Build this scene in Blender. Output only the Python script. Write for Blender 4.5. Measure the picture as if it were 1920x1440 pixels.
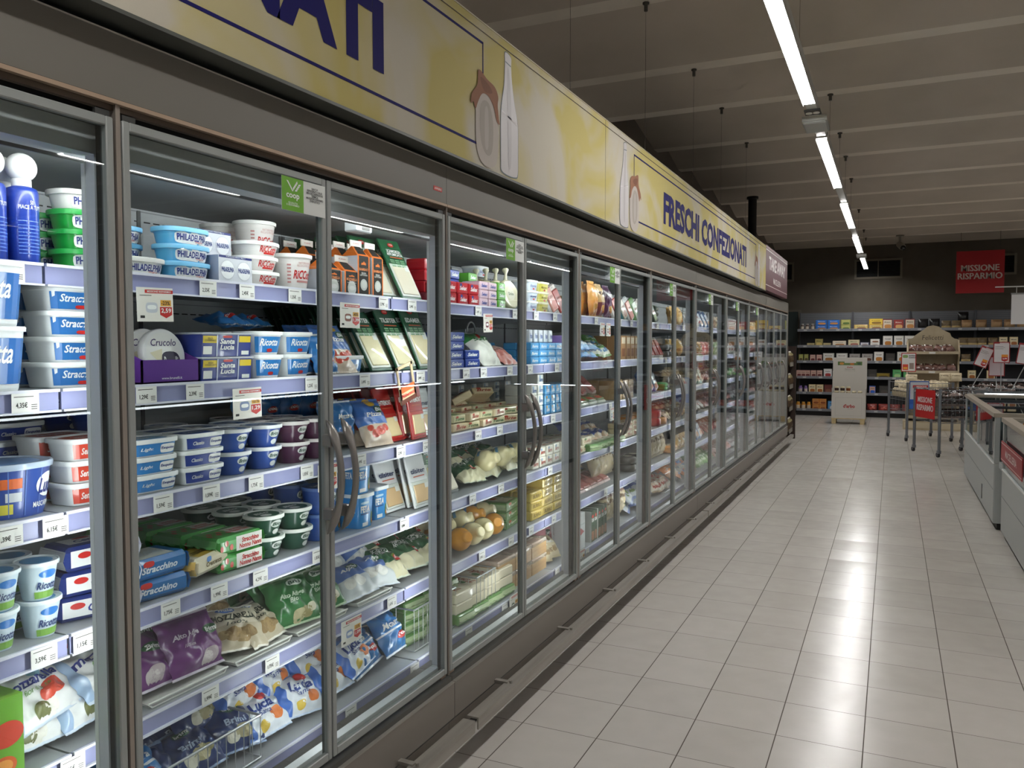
import bpy, math, random
from mathutils import Vector, Matrix
from mathutils.geometry import tessellate_polygon
C = bpy.context.scene
for o in list(bpy.data.objects):
    bpy.data.objects.remove(o)
PI = math.pi
rnd = random.Random(7)

# ------------------------------------------------------------------ camera
CAM = Vector((1.33272, 0.0, 1.37114))
yaw, pitch, roll, FPX = 0.43743, 0.04689, -0.00116, 1524.0
cy, sy, cp, sp, cr, sr = math.cos(yaw), math.sin(yaw), math.cos(pitch), math.sin(pitch), math.cos(roll), math.sin(roll)
fwd = Vector((-sy*cp, cy*cp, -sp)); r0 = Vector((cy, sy, 0)); u0 = r0.cross(fwd)
rt = cr*r0 + sr*u0; up = -sr*r0 + cr*u0
cd = bpy.data.cameras.new('camera'); cam = bpy.data.objects.new('camera', cd); C.collection.objects.link(cam)
m = Matrix.Identity(4)
for i in range(3):
    m[i][0], m[i][1], m[i][2], m[i][3] = rt[i], up[i], -fwd[i], CAM[i]
cam.matrix_world = m
cd.sensor_width = 36.0; cd.lens = 36.0*FPX/1920.0; cd.clip_start = 0.05; cd.clip_end = 200
C.camera = cam

# ------------------------------------------------------------------ world, exposure
w = bpy.data.worlds.new('world'); C.world = w; w.use_nodes = True
w.node_tree.nodes['Background'].inputs[0].default_value = (0.8, 0.86, 1.0, 1)
w.node_tree.nodes['Background'].inputs[1].default_value = 0.0
C.view_settings.view_transform = 'Standard'; C.view_settings.look = 'None'
C.view_settings.exposure = 0.0; C.view_settings.gamma = 1.0
C.view_settings.use_curve_mapping = False
TUBE = 72.0      # radiance of the ceiling tubes
STRIP = 36.0     # radiance of the LED strips inside the fridges
C.cycles.max_bounces = 12; C.cycles.transparent_max_bounces = 24
C.cycles.diffuse_bounces = 4; C.cycles.glossy_bounces = 4
C.cycles.sample_clamp_indirect = 4.0
C.cycles.caustics_reflective = False; C.cycles.caustics_refractive = False

# ------------------------------------------------------------------ materials
MATS = {}
def srgb(c):
    return tuple(((v/12.92) if v <= 0.04045 else ((v+0.055)/1.055)**2.4) for v in c)
def hexc(h):
    h = h.lstrip('#')
    return srgb(tuple(int(h[i:i+2], 16)/255 for i in (0, 2, 4)))
def mat(h, rough=0.45, metal=0.0, spec=0.5, coat=0.0, key=None):
    k = key or (h, rough, metal, spec, coat)
    if k in MATS: return MATS[k]
    mt = bpy.data.materials.new('surface_' + h.lstrip('#')); mt.use_nodes = True
    b = mt.node_tree.nodes['Principled BSDF']
    b.inputs['Base Color'].default_value = (*hexc(h), 1)
    b.inputs['Roughness'].default_value = rough; b.inputs['Metallic'].default_value = metal
    b.inputs['Specular IOR Level'].default_value = spec
    b.inputs['Coat Weight'].default_value = coat
    MATS[k] = mt
    return mt
def film(h): return mat(h, 0.28, 0, 0.6, 0.25)      # glossy plastic film
def plast(h): return mat(h, 0.35, 0, 0.5)
def card(h): return mat(h, 0.6, 0, 0.3)
def noisy(name, h1, h2, scale, rough=0.5, detail=4, metal=0, lo=.35, hi=.65, bump=0, stretch=None, r2=None):
    if name in MATS: return MATS[name]
    mt = bpy.data.materials.new(name); mt.use_nodes = True; nt = mt.node_tree; b = nt.nodes['Principled BSDF']
    tc = nt.nodes.new('ShaderNodeTexCoord'); n = nt.nodes.new('ShaderNodeTexNoise'); r = nt.nodes.new('ShaderNodeValToRGB')
    mp = nt.nodes.new('ShaderNodeMapping'); nt.links.new(tc.outputs['Object'], mp.inputs[0]); nt.links.new(mp.outputs[0], n.inputs[0])
    if stretch: mp.inputs['Scale'].default_value = stretch
    n.inputs['Scale'].default_value = scale; n.inputs['Detail'].default_value = detail
    r.color_ramp.elements[0].position = lo; r.color_ramp.elements[1].position = hi
    r.color_ramp.elements[0].color = (*hexc(h1), 1); r.color_ramp.elements[1].color = (*hexc(h2), 1)
    nt.links.new(n.outputs['Fac'], r.inputs[0]); nt.links.new(r.outputs[0], b.inputs['Base Color'])
    b.inputs['Roughness'].default_value = rough; b.inputs['Metallic'].default_value = metal
    if bump:
        bp = nt.nodes.new('ShaderNodeBump'); bp.inputs['Strength'].default_value = bump; bp.inputs['Distance'].default_value = .003
        nt.links.new(n.outputs['Fac'], bp.inputs['Height']); nt.links.new(bp.outputs[0], b.inputs['Normal'])
    MATS[name] = mt
    return mt
def emis(name, col, s):
    if name in MATS: return MATS[name]
    mt = bpy.data.materials.new(name); mt.use_nodes = True; nt = mt.node_tree
    nt.nodes.remove(nt.nodes['Principled BSDF']); e = nt.nodes.new('ShaderNodeEmission')
    e.inputs[0].default_value = (*col, 1); e.inputs[1].default_value = s
    nt.links.new(e.outputs[0], nt.nodes['Material Output'].inputs[0]); MATS[name] = mt
    return mt
def glass(name='pane_glass', tint=(.90, .94, .93), base=.045, gr=0.0):
    if name in MATS: return MATS[name]
    mt = bpy.data.materials.new(name); mt.use_nodes = True; nt = mt.node_tree
    nt.nodes.remove(nt.nodes['Principled BSDF'])
    t = nt.nodes.new('ShaderNodeBsdfTransparent'); g = nt.nodes.new('ShaderNodeBsdfGlossy'); mx = nt.nodes.new('ShaderNodeMixShader')
    t.inputs[0].default_value = (*tint, 1); g.inputs['Roughness'].default_value = gr
    lw = nt.nodes.new('ShaderNodeLayerWeight'); lw.inputs['Blend'].default_value = .5
    pw = nt.nodes.new('ShaderNodeMath'); pw.operation = 'POWER'; pw.inputs[1].default_value = 5
    ma = nt.nodes.new('ShaderNodeMath'); ma.operation = 'MULTIPLY_ADD'; ma.inputs[1].default_value = 1-base; ma.inputs[2].default_value = base
    nt.links.new(lw.outputs['Facing'], pw.inputs[0]); nt.links.new(pw.outputs[0], ma.inputs[0])
    nt.links.new(ma.outputs[0], mx.inputs[0]); nt.links.new(t.outputs[0], mx.inputs[1]); nt.links.new(g.outputs[0], mx.inputs[2])
    nt.links.new(mx.outputs[0], nt.nodes['Material Output'].inputs[0]); MATS[name] = mt
    return mt
def clearfilm(name, tint, amt):
    """see-through plastic: part clear, part glossy film"""
    if name in MATS: return MATS[name]
    mt = bpy.data.materials.new(name); mt.use_nodes = True; nt = mt.node_tree
    b = nt.nodes['Principled BSDF']; b.inputs['Base Color'].default_value = (*hexc(tint), 1); b.inputs['Roughness'].default_value = .15
    b.inputs['Alpha'].default_value = amt
    MATS[name] = mt
    return mt

# ------------------------------------------------------------------ mesh builder
class MB:
    def __init__(s): s.v = []; s.f = []; s.mi = []; s.sm = []; s.mats = []
    def m(s, mt):
        if mt not in s.mats: s.mats.append(mt)
        return s.mats.index(mt)
    def add(s, vs, fs, mt, smooth=False):
        o = len(s.v); k = s.m(mt); s.v += [tuple(p) for p in vs]
        for f in fs: s.f.append(tuple(i+o for i in f)); s.mi.append(k); s.sm.append(smooth)
    def box(s, x0, x1, y0, y1, z0, z1, mt, M=None, mts=None):
        """mts: optional dict face->material (faces x-,x+,y-,y+,z-,z+)"""
        p = [(x0,y0,z0),(x1,y0,z0),(x1,y1,z0),(x0,y1,z0),(x0,y0,z1),(x1,y0,z1),(x1,y1,z1),(x0,y1,z1)]
        if M: p = [M @ Vector(q) for q in p]
        fs = {'z-':(0,3,2,1),'z+':(4,5,6,7),'y-':(0,1,5,4),'x+':(1,2,6,5),'y+':(2,3,7,6),'x-':(3,0,4,7)}
        o = len(s.v); s.v += [tuple(q) for q in p]
        for k, f in fs.items():
            s.f.append(tuple(i+o for i in f)); s.mi.append(s.m((mts or {}).get(k, mt))); s.sm.append(False)
    def rbox(s, x0, x1, y0, y1, z0, z1, mt, r=.004, M=None):
        """box with chamfered edges"""
        vs = []; 
        for sx in (0,1):
            for sy_ in (0,1):
                for sz in (0,1):
                    X, Y, Z = (x0,x1)[sx], (y0,y1)[sy_], (z0,z1)[sz]; ax, ay, az = (1,-1)[sx]*r, (1,-1)[sy_]*r, (1,-1)[sz]*r
                    vs += [(X, Y+ay, Z+az), (X+ax, Y, Z+az), (X+ax, Y+ay, Z)]
        idx = lambda a,b,c,k: ((a*2+b)*2+c)*3+k
        fs = []
        for a in (0,1):
            q = [idx(a,0,0,0), idx(a,1,0,0), idx(a,1,1,0), idx(a,0,1,0)]; fs.append(q if a else q[::-1])
            q = [idx(0,a,0,1), idx(1,a,0,1), idx(1,a,1,1), idx(0,a,1,1)]; fs.append(q[::-1] if a else q)
            q = [idx(0,0,a,2), idx(1,0,a,2), idx(1,1,a,2), idx(0,1,a,2)]; fs.append(q if a else q[::-1])
        for a in (0,1):
            for b in (0,1):
                q = [idx(a,b,0,0), idx(a,b,1,0), idx(a,b,1,1), idx(a,b,0,1)]; fs.append(q if (a+b) % 2 == 0 else q[::-1])
                q = [idx(a,0,b,0), idx(a,1,b,0), idx(a,1,b,2), idx(a,0,b,2)]; fs.append(q[::-1] if (a+b) % 2 == 0 else q)
                q = [idx(0,a,b,1), idx(1,a,b,1), idx(1,a,b,2), idx(0,a,b,2)]; fs.append(q if (a+b) % 2 == 0 else q[::-1])
                for c in (0,1):
                    q = [idx(a,b,c,0), idx(a,b,c,1), idx(a,b,c,2)]; fs.append(q if (a+b+c) % 2 else q[::-1])
        if M: vs = [M @ Vector(q) for q in vs]
        s.add(vs, fs, mt)
    def tube(s, pts, r, mt, n=8, cap=True, smooth=True):
        """round bar through points; r a number or a list"""
        pts = [Vector(p) for p in pts]; vs = []; fs = []
        for i, p in enumerate(pts):
            d = (pts[min(i+1, len(pts)-1)] - pts[max(i-1, 0)]).normalized()
            a = d.orthogonal() if i == 0 else (a - a.dot(d)*d)
            a = a.normalized(); b = d.cross(a); rr = r[i] if isinstance(r, (list, tuple)) else r
            for k in range(n): t = 2*PI*k/n; vs.append(p + (a*math.cos(t) + b*math.sin(t))*rr)
        for i in range(len(pts)-1):
            for k in range(n): fs.append((i*n+k, i*n+(k+1) % n, (i+1)*n+(k+1) % n, (i+1)*n+k))
        s.add(vs, fs, mt, smooth)
        if cap:
            s.add(vs[:n], [tuple(range(n))[::-1]], mt); s.add(vs[-n:], [tuple(range(n))], mt)
    def lathe(s, prof, mt, n=24, cx=0, cy_=0, smooth=True, mts=None, M=None):
        """prof: list of (r,z) from bottom to top"""
        vs = []
        for r, z in prof:
            for k in range(n): t = 2*PI*k/n; vs.append((cx+r*math.cos(t), cy_+r*math.sin(t), z))
        if M: vs = [M @ Vector(q) for q in vs]
        o = len(s.v); s.v += [tuple(q) for q in vs]
        for i in range(len(prof)-1):
            for k in range(n):
                s.f.append((o+i*n+k, o+i*n+(k+1) % n, o+(i+1)*n+(k+1) % n, o+(i+1)*n+k)); s.mi.append(s.m(mts[i] if mts else mt)); s.sm.append(smooth)
        if prof[0][0] > 1e-5: s.f.append(tuple(o+k for k in range(n))[::-1]); s.mi.append(s.m(mts[0] if mts else mt)); s.sm.append(False)
        if prof[-1][0] > 1e-5: s.f.append(tuple(o+(len(prof)-1)*n+k for k in range(n))); s.mi.append(s.m(mts[-1] if mts else mt)); s.sm.append(False)
    def prism(s, poly, a0, a1, mt, axis='y', smooth=False):
        """extrude a 2D polygon: axis y -> poly in (x,z); axis x -> poly in (y,z); axis z -> poly in (x,y)"""
        n = len(poly)
        def P(p, a): return {'y': (p[0], a, p[1]), 'x': (a, p[0], p[1]), 'z': (p[0], p[1], a)}[axis]
        vs = [P(p, a0) for p in poly] + [P(p, a1) for p in poly]
        fs = [(i, (i+1) % n, n+(i+1) % n, n+i) for i in range(n)]
        s.add(vs, fs, mt, smooth); s.add(vs, [tuple(range(n))[::-1], tuple(range(n, 2*n))], mt)
    def text(s, string, surf, uc, vc, w_, h_, mt, bold=.02, shear=0, fit=True):
        """lettering laid on surf(u,v) inside a w x h frame centred at uc,vc"""
        vs2, fs = get_text(string, bold, shear)
        xs = [p[0] for p in vs2]; ys = [p[1] for p in vs2]
        if not xs: return
        x0, x1, y0, y1 = min(xs), max(xs), min(ys), max(ys)
        kx = w_/(x1-x0); ky = h_/(y1-y0)
        if not fit: kx = ky = min(kx, ky)
        s.add([surf(uc+(x-(x0+x1)/2)*kx, vc+(y-(y0+y1)/2)*ky) for x, y in vs2], fs, mt)
    def patch(s, surf, u0, u1, v0, v1, mt, nu=6, nv=3, rnd_=0.0):
        """printed panel on surf; rnd_ rounds it towards an ellipse"""
        vs = []; fs = []
        uc, vc, hu, hv = (u0+u1)/2, (v0+v1)/2, (u1-u0)/2, (v1-v0)/2
        if rnd_ <= 0:
            for j in range(nv+1):
                for i in range(nu+1): vs.append(surf(u0+(u1-u0)*i/nu, v0+(v1-v0)*j/nv))
            for j in range(nv):
                for i in range(nu): a = j*(nu+1)+i; fs.append((a, a+1, a+nu+2, a+nu+1))
        else:
            N = 20; R = 3; vs = [surf(uc, vc)]
            for r in range(1, R+1):
                for k in range(N):
                    t = 2*PI*k/N; c, d = math.cos(t), math.sin(t); e = 2/(2+4*(1-rnd_))
                    vs.append(surf(uc+hu*r/R*math.copysign(abs(c)**e, c), vc+hv*r/R*math.copysign(abs(d)**e, d)))
            for k in range(N): fs.append((0, 1+k, 1+(k+1) % N))
            for r in range(R-1):
                for k in range(N): a = 1+r*N+k; b = 1+r*N+(k+1) % N; fs.append((a, a+N, b+N, b))
        s.add(vs, fs, mt)
    def poly(s, surf, pts, mt):
        """flat printed outline"""
        tri = tessellate_polygon([[Vector((p[0], p[1], 0)) for p in pts]])
        s.add([surf(*p) for p in pts], [tuple(t) for t in tri], mt)
    def mesh(s, name):
        me = bpy.data.meshes.new(name); me.from_pydata(s.v, [], s.f)
        for mt in s.mats: me.materials.append(mt)
        me.polygons.foreach_set('material_index', s.mi); me.polygons.foreach_set('use_smooth', s.sm); me.update()
        return me
    def obj(s, name, parent=None, **props):
        o = bpy.data.objects.new(name, s.mesh(name)); C.collection.objects.link(o)
        if parent: o.parent = parent
        for k, v in props.items(): o[k] = v
        return o
TXT = {}
def get_text(string, bold=.02, shear=0):
    k = (string, bold, shear)
    if k in TXT: return TXT[k]
    cu = bpy.data.curves.new('t', 'FONT'); cu.body = string; cu.size = 1; cu.offset = bold; cu.shear = shear; cu.resolution_u = 2
    cu.space_line = .85; cu.align_x = 'CENTER'
    o = bpy.data.objects.new('t', cu); C.collection.objects.link(o)
    dg = bpy.context.evaluated_depsgraph_get(); me = bpy.data.meshes.new_from_object(o.evaluated_get(dg))
    vs = [(v.co.x, v.co.y) for v in me.vertices]; fs = [tuple(p.vertices) for p in me.polygons]
    bpy.data.objects.remove(o); bpy.data.curves.remove(cu); bpy.data.meshes.remove(me)
    TXT[k] = (vs, fs)
    return TXT[k]
def smooth(pts, n=5):
    """closed outline rounded through its points"""
    out = []; N = len(pts)
    for i in range(N):
        p0, p1, p2, p3 = pts[i-1], pts[i], pts[(i+1) % N], pts[(i+2) % N]
        for k in range(n):
            t = k/n; out.append(tuple(.5*(2*p1[j]+(p2[j]-p0[j])*t+(2*p0[j]-5*p1[j]+4*p2[j]-p3[j])*t*t+(3*p1[j]-p0[j]-3*p2[j]+p3[j])*t**3) for j in (0, 1)))
    return out
def empty(name, loc, label=None, cat=None, group=None):
    o = bpy.data.objects.new(name, None); C.collection.objects.link(o); o.location = loc; o.empty_display_size = .1
    if label: o['label'] = label
    if cat: o['category'] = cat
    if group: o['group'] = group
    return o
def FX(x, yc=0, zc=0):   # surface facing +x (towards the aisle): u -> +y, v -> +z
    return lambda u, v: (x, yc+u, zc+v)
def FY(y, xc=0, zc=0):   # surface facing -y: u -> +x
    return lambda u, v: (xc+u, y, zc+v)
def FZ(z, xc=0, yc=0):   # surface facing up, read from the aisle: u -> +y, v -> -x
    return lambda u, v: (xc-v, yc+u, z)
# ------------------------------------------------------------------ the room
XL, XR, Y0, YB, ZC = -6.0, 12.0, -5.0, 17.6, 3.36
def floor_mat():
    mt = bpy.data.materials.new('floor_tiles'); mt.use_nodes = True; nt = mt.node_tree; b = nt.nodes['Principled BSDF']
    N = nt.nodes.new; L = nt.links.new
    tc = N('ShaderNodeTexCoord'); sx = N('ShaderNodeSeparateXYZ'); L(tc.outputs['Object'], sx.inputs[0])
    def grid(out, off, size, width):
        a = N('ShaderNodeMath'); a.operation = 'SUBTRACT'; L(out, a.inputs[0]); a.inputs[1].default_value = off
        d = N('ShaderNodeMath'); d.operation = 'DIVIDE'; L(a.outputs[0], d.inputs[0]); d.inputs[1].default_value = size
        f = N('ShaderNodeMath'); f.operation = 'FRACT'; L(d.outputs[0], f.inputs[0])
        s = N('ShaderNodeMath'); s.operation = 'SUBTRACT'; L(f.outputs[0], s.inputs[0]); s.inputs[1].default_value = .5
        ab = N('ShaderNodeMath'); ab.operation = 'ABSOLUTE'; L(s.outputs[0], ab.inputs[0])
        g = N('ShaderNodeMath'); g.operation = 'GREATER_THAN'; L(ab.outputs[0], g.inputs[0]); g.inputs[1].default_value = .5-width/size/2
        fl = N('ShaderNodeMath'); fl.operation = 'FLOOR'; L(d.outputs[0], fl.inputs[0])
        return g.outputs[0], fl.outputs[0], f.outputs[0]
    gx, ix, fx = grid(sx.outputs[0], 1.26767, .28239, .0038)
    gy, iy, fy = grid(sx.outputs[1], 3.2223, .28995, .0026)
    mx = N('ShaderNodeMath'); mx.operation = 'MAXIMUM'; L(gx, mx.inputs[0]); L(gy, mx.inputs[1])
    cb = N('ShaderNodeCombineXYZ'); L(ix, cb.inputs[0]); L(iy, cb.inputs[1])
    wn = N('ShaderNodeTexWhiteNoise'); wn.noise_dimensions = '2D'; L(cb.outputs[0], wn.inputs[0])
    no = N('ShaderNodeTexNoise'); no.inputs['Scale'].default_value = 9; no.inputs['Detail'].default_value = 6; L(tc.outputs['Object'], no.inputs[0])
    ad = N('ShaderNodeMath'); ad.operation = 'MULTIPLY_ADD'; L(wn.outputs[0], ad.inputs[0]); ad.inputs[1].default_value = .35; 
    m2 = N('ShaderNodeMath'); m2.operation = 'MULTIPLY'; L(no.outputs['Fac'], m2.inputs[0]); m2.inputs[1].default_value = .6; L(m2.outputs[0], ad.inputs[2])
    cr_ = N('ShaderNodeValToRGB'); cr_.color_ramp.elements[0].color = (*hexc('#b0aba4'), 1); cr_.color_ramp.elements[1].color = (*hexc('#c4bfb8'), 1)
    L(ad.outputs[0], cr_.inputs[0])
    mc = N('ShaderNodeMix'); mc.data_type = 'RGBA'; L(mx.outputs[0], mc.inputs[0]); L(cr_.outputs[0], mc.inputs[6]); mc.inputs[7].default_value = (*hexc('#4c443c'), 1)
    L(mc.outputs[2], b.inputs['Base Color'])
    r = N('ShaderNodeMath'); r.operation = 'MULTIPLY_ADD'; L(no.outputs['Fac'], r.inputs[0]); r.inputs[1].default_value = .14; r.inputs[2].default_value = .16
    rr = N('ShaderNodeMath'); rr.operation = 'MAXIMUM'; 
    g6 = N('ShaderNodeMath'); g6.operation = 'MULTIPLY'; L(mx.outputs[0], g6.inputs[0]); g6.inputs[1].default_value = .8
    L(r.outputs[0], rr.inputs[0]); L(g6.outputs[0], rr.inputs[1]); L(rr.outputs[0], b.inputs['Roughness'])
    # every tile is laid a touch off level, which breaks up the long reflections
    sb = N('ShaderNodeVectorMath'); sb.operation = 'SUBTRACT'; L(wn.outputs['Color'], sb.inputs[0]); sb.inputs[1].default_value = (.5, .5, .5)
    sc = N('ShaderNodeVectorMath'); sc.operation = 'MULTIPLY'; L(sb.outputs[0], sc.inputs[0]); sc.inputs[1].default_value = (.006, .02, 0)
    ge = N('ShaderNodeNewGeometry'); av = N('ShaderNodeVectorMath'); av.operation = 'ADD'; L(ge.outputs['Normal'], av.inputs[0]); L(sc.outputs[0], av.inputs[1])
    # pillowed tile edges along y
    fs_ = N('ShaderNodeMath'); fs_.operation = 'SUBTRACT'; L(fy, fs_.inputs[0]); fs_.inputs[1].default_value = .5
    p3 = N('ShaderNodeMath'); p3.operation = 'POWER'; L(fs_.outputs[0], p3.inputs[0]); p3.inputs[1].default_value = 3
    p4 = N('ShaderNodeMath'); p4.operation = 'MULTIPLY'; L(p3.outputs[0], p4.inputs[0]); p4.inputs[1].default_value = .12
    cv = N('ShaderNodeCombineXYZ'); L(p4.outputs[0], cv.inputs[1])
    a2 = N('ShaderNodeVectorMath'); a2.operation = 'ADD'; L(av.outputs[0], a2.inputs[0]); L(cv.outputs[0], a2.inputs[1])  # lower back coloured near black for the shade between the shelves
    nn = N('ShaderNodeVectorMath'); nn.operation = 'NORMALIZE'; L(a2.outputs[0], nn.inputs[0]); L(nn.outputs[0], b.inputs['Normal'])
    b.inputs['Specular IOR Level'].default_value = .42
    return mt
b = MB(); b.box(XL, XR, Y0, YB, -.1, 0, floor_mat()); b.obj('floor', kind='structure')

# precast ribbed ceiling: flat rib soffit, a sharp step up, then a long slope down to the next rib
ceil_m = noisy('ceiling_concrete', '#b5ab9e', '#c2b7aa', 1.3, .9, 5)
ribs = [2.30, 3.50, 4.72, 5.98, 7.03, 8.32, 9.36, 10.62, 11.80, 13.06, 14.2, 15.35, 16.52]
ribs = [-4.9+1.2*i for i in range(6)] + ribs
b = MB(); prof = []
prev = Y0
for yr in ribs:
    nearedge = yr-.15
    prof += [(nearedge, ZC), (yr, ZC), (yr+.002, ZC+.22)]
prof = [(Y0, ZC+.1)] + prof + [(YB, ZC-.02)]
vs = []; fs = []
for i, (y, z) in enumerate(prof):
    vs += [(XL, y, z), (XR, y, z)]
    if i: fs.append((2*i-2, 2*i, 2*i+1, 2*i-1))
rib_m = noisy('rib_soffit', '#dcd2c4', '#e8dfd2', 1.5, .9, 5)  # soffits coloured lighter than the slopes, standing in for bounced floor light
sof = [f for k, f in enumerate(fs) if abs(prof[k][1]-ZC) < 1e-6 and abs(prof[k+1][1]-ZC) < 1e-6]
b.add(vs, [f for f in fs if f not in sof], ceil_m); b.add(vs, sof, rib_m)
b.box(XL, XR, Y0, YB, ZC+.5, ZC+.6, ceil_m)
b.obj('ceiling', kind='structure')
wall_m = noisy('wall_paint', '#524c42', '#5a544a', 2.0, .85, 3)
b = MB(); b.box(-.9, XR, YB, YB+.2, 0, ZC+.5, wall_m); b.obj('wall_back', kind='structure')
b = MB(); b.box(XL, -.9, YB, YB+.2, 0, ZC+.5, wall_m); b.obj('wall_back_left', kind='structure')
dark_m = noisy('dark_wall', '#6e665d', '#776e64', 1.5, .9, 3)
b = MB(); b.box(-1.1, -.9, 7.25, YB-.001, 0, ZC+.45, dark_m); b.obj('wall_left', kind='structure')
b = MB(); b.box(XL-.2, XL, Y0, YB, 0, ZC+.5, dark_m); b.obj('wall_far_left', kind='structure')
b = MB(); b.box(XR, XR+.2, Y0, YB, 0, ZC+.5, wall_m); b.obj('wall_right', kind='structure')
b = MB(); b.box(XL, XR, Y0-.2, Y0, 0, ZC+.5, wall_m); b.obj('wall_front', kind='structure')
# doorway in the back wall at the end of the fridges
b = MB(); teal = mat('#1d2e2c', .5)
b.box(-.86, -.42, YB-.05, YB-.001, 0, 2.06, teal); b.box(-.42, -.37, YB-.07, YB-.001, 0, 2.1, mat('#5d574c', .7)); b.box(-.86, -.42, YB-.07, YB-.001, 2.06, 2.1, mat('#5d574c', .7))
b.obj('door_1', kind='structure')

def vent(x0, x1, label):
    t = empty('wall_vent', ((x0+x1)/2, YB, 2.72), label, 'vent', 'ventilation grilles high on the back wall')
    f = MB(); fr = mat('#6f685b', .7); z0, z1 = 0, .31; a, c = (x0-x1)/2, (x1-x0)/2
    f.box(a-.04, c+.04, -.03, -.001, z1, z1+.04, fr); f.box(a-.04, c+.04, -.03, -.001, z0-.04, z0, fr)
    f.box(a-.04, a, -.03, -.001, z0, z1, fr); f.box(c, c+.04, -.03, -.001, z0, z1, fr); f.box(-.008, .008, -.03, -.001, z0, z1, fr)
    f.obj('frame', t)
    g = MB(); g.box(a, c, -.006, -.002, z0, z1, mat('#0b0b0b', .9))
    for k in range(12): g.box(a, c, -.022, -.010, z0+.008+k*.0255, z0+.012+k*.0255, mat('#1b1a19', .6))
    g.obj('louvre', t)
vent(.66, 1.44, 'dark wide ventilation grille high on the back wall behind the last ceiling tube')
vent(2.95, 3.34, 'small dark grille high on the back wall just right of the red hanging sign')
vent(-.95+.12, -.56, 'dark grille high on the back wall beside the maroon take away sign')

# ------------------------------------------------------------------ ceiling lights
tube_m = emis('tube_light', (1.0, .985, .965), TUBE)
hous = plast('#b9b8b2')
def luminaire(x, y0, y1, label, group, wires=True, z=2.835):
    t = empty('tube_light', (x, (y0+y1)/2, z), label, 'ceiling light', group); h = (y1-y0)/2
    a = MB(); [a.box(sg*.0365-.0015, sg*.0365+.0015, -h, h, -.014, .004, hous) for sg in (-1, 1)]; a.prism([(-.035, .002), (.035, .002), (.045, .03), (.03, .06), (-.03, .06), (-.045, .03)], -h, h, hous); a.obj('housing', t)
    d = MB(); d.box(-.033, .033, -h+.01, h-.01, -.003, .002, tube_m); d.obj('diffuser', t)
    if wires:
        for yy in [r for r in ribs if y0-.1 < r-.04 < y1+.1]:
            q = MB(); yy -= (y0+y1)/2+.04
            q.tube([(0, yy, .06), (0, yy, ZC-z-.001)], .0012, mat('#6a625a', .5), 5)
            q.lathe([(.012, ZC-z-.05), (.012, ZC-z-.014), (.022, ZC-z-.012), (.022, ZC-z-.001)], mat('#4a463f', .5, .5), 8, 0, yy); q.obj('suspension_wire', t)
    return t
seg = [(-1.0, 1.05), (3.05, 5.30), (6.2, 8.19), (9.12, 11.05), (11.97, 14.0), (14.93, 17.0)]
nm = ['over the viewer', 'nearest and longest in the picture, cut by its upper edge', 'second from the front along the aisle', 'third from the front along the aisle', 'fourth from the front, above the carts', 'last and smallest, before the back wall vent']
for (a_, c_), n_ in zip(seg, nm): luminaire(.85, a_, c_, 'bright white ceiling tube light, '+n_, 'tube lights in a row above the aisle')
# trunking and the small box between the first two tubes
for i in range(1, len(seg)-1):
    a_, c_ = seg[i][1]+.02, seg[i+1][0]-.02
    t = empty('light_trunking', (.85, (a_+c_)/2, 2.835), ['', 'grey trunking link with a square box after the nearest tube light', 'grey trunking link between second and third tube lights', 'grey trunking link between third and fourth tube lights', 'grey trunking link with small box before the last tube light'][i], 'light fitting', 'grey links between the ceiling tubes')
    h = (c_-a_)/2
    q = MB(); q.prism([(-.03, .01), (.03, .01), (.04, .035), (.03, .06), (-.03, .06), (-.04, .035)], -h, h, hous); q.obj('housing', t)
    if i in (1, 4):
        q = MB(); q.rbox(-.075, .075, -.12, .14, -.035, .01, plast('#a8aaa6'), .008); q.box(-.075, .075, -.13, -.12, -.02, .012, plast('#c8c8c2')); q.obj('junction_box', t)
        if i == 1:
            q = MB()
            for sx_ in (-.022, .022): q.lathe([(.02, -.004), (.02, .008)], plast('#d8d6cc'), 12, sx_, -.24)
            q.box(-.048, .048, -.30, -.19, .0, .009, mat('#26231f', .6)); q.obj('socket', t)
# second row, over the freezers to the right (seen mirrored in the fridge doors)
for i, (a_, c_) in enumerate([(-2.2, 0.2), (1.2, 3.2), (4.2, 6.1), (7.1, 9.0), (10.0, 12.0), (13.0, 15.0)]):
    luminaire(4.4, a_, c_, 'ceiling tube light over the freezers, number %d of its row from the front' % (i+1), 'tube lights above the freezers', False)
for i, (a_, c_) in enumerate([(-3, 1), (3, 7), (9, 13)]):
    luminaire(8.3, a_, c_, 'ceiling tube light over the far right aisle, number %d from the front' % (i+1), 'tube lights above the far right aisle', False)
for i, (a_, c_) in enumerate([(-2.5, 1.5), (2.5, 6.8)]):  # unseen row added to brighten the dark left part of the ceiling
    luminaire(-3.4, a_, c_, 'unseen ceiling tube light added behind the fridges, %s' % ['near the viewer', 'farther along'][i], 'added unseen tube lights behind the fridges', False)
# security camera under the ceiling near the back wall
t = empty('security_camera', (1.42, 16.4, ZC), 'small white dome arm security camera under the ceiling by the back wall', 'camera')
q = MB(); q.lathe([(.07, -.02), (.07, -.001)], plast('#8d877c'), 14); q.tube([(0, 0, -.02), (0, 0, -.12), (.04, -.03, -.17)], .02, plast('#8d877c')); q.obj('bracket', t)
q = MB(); q.tube([(-.01, .1, -.15), (.03, -.02, -.2), (.05, -.1, -.235)], [.055, .06, .05], plast('#958f84'), 12); q.lathe([(.0, 0), (.045, 0), (.045, .006), (0, .006)], mat('#0d0d0d', .2), 12, M=Matrix.Translation((.052, -.107, -.238)) @ Matrix.Rotation(1.9, 4, 'X')); q.obj('camera_body', t)
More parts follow.
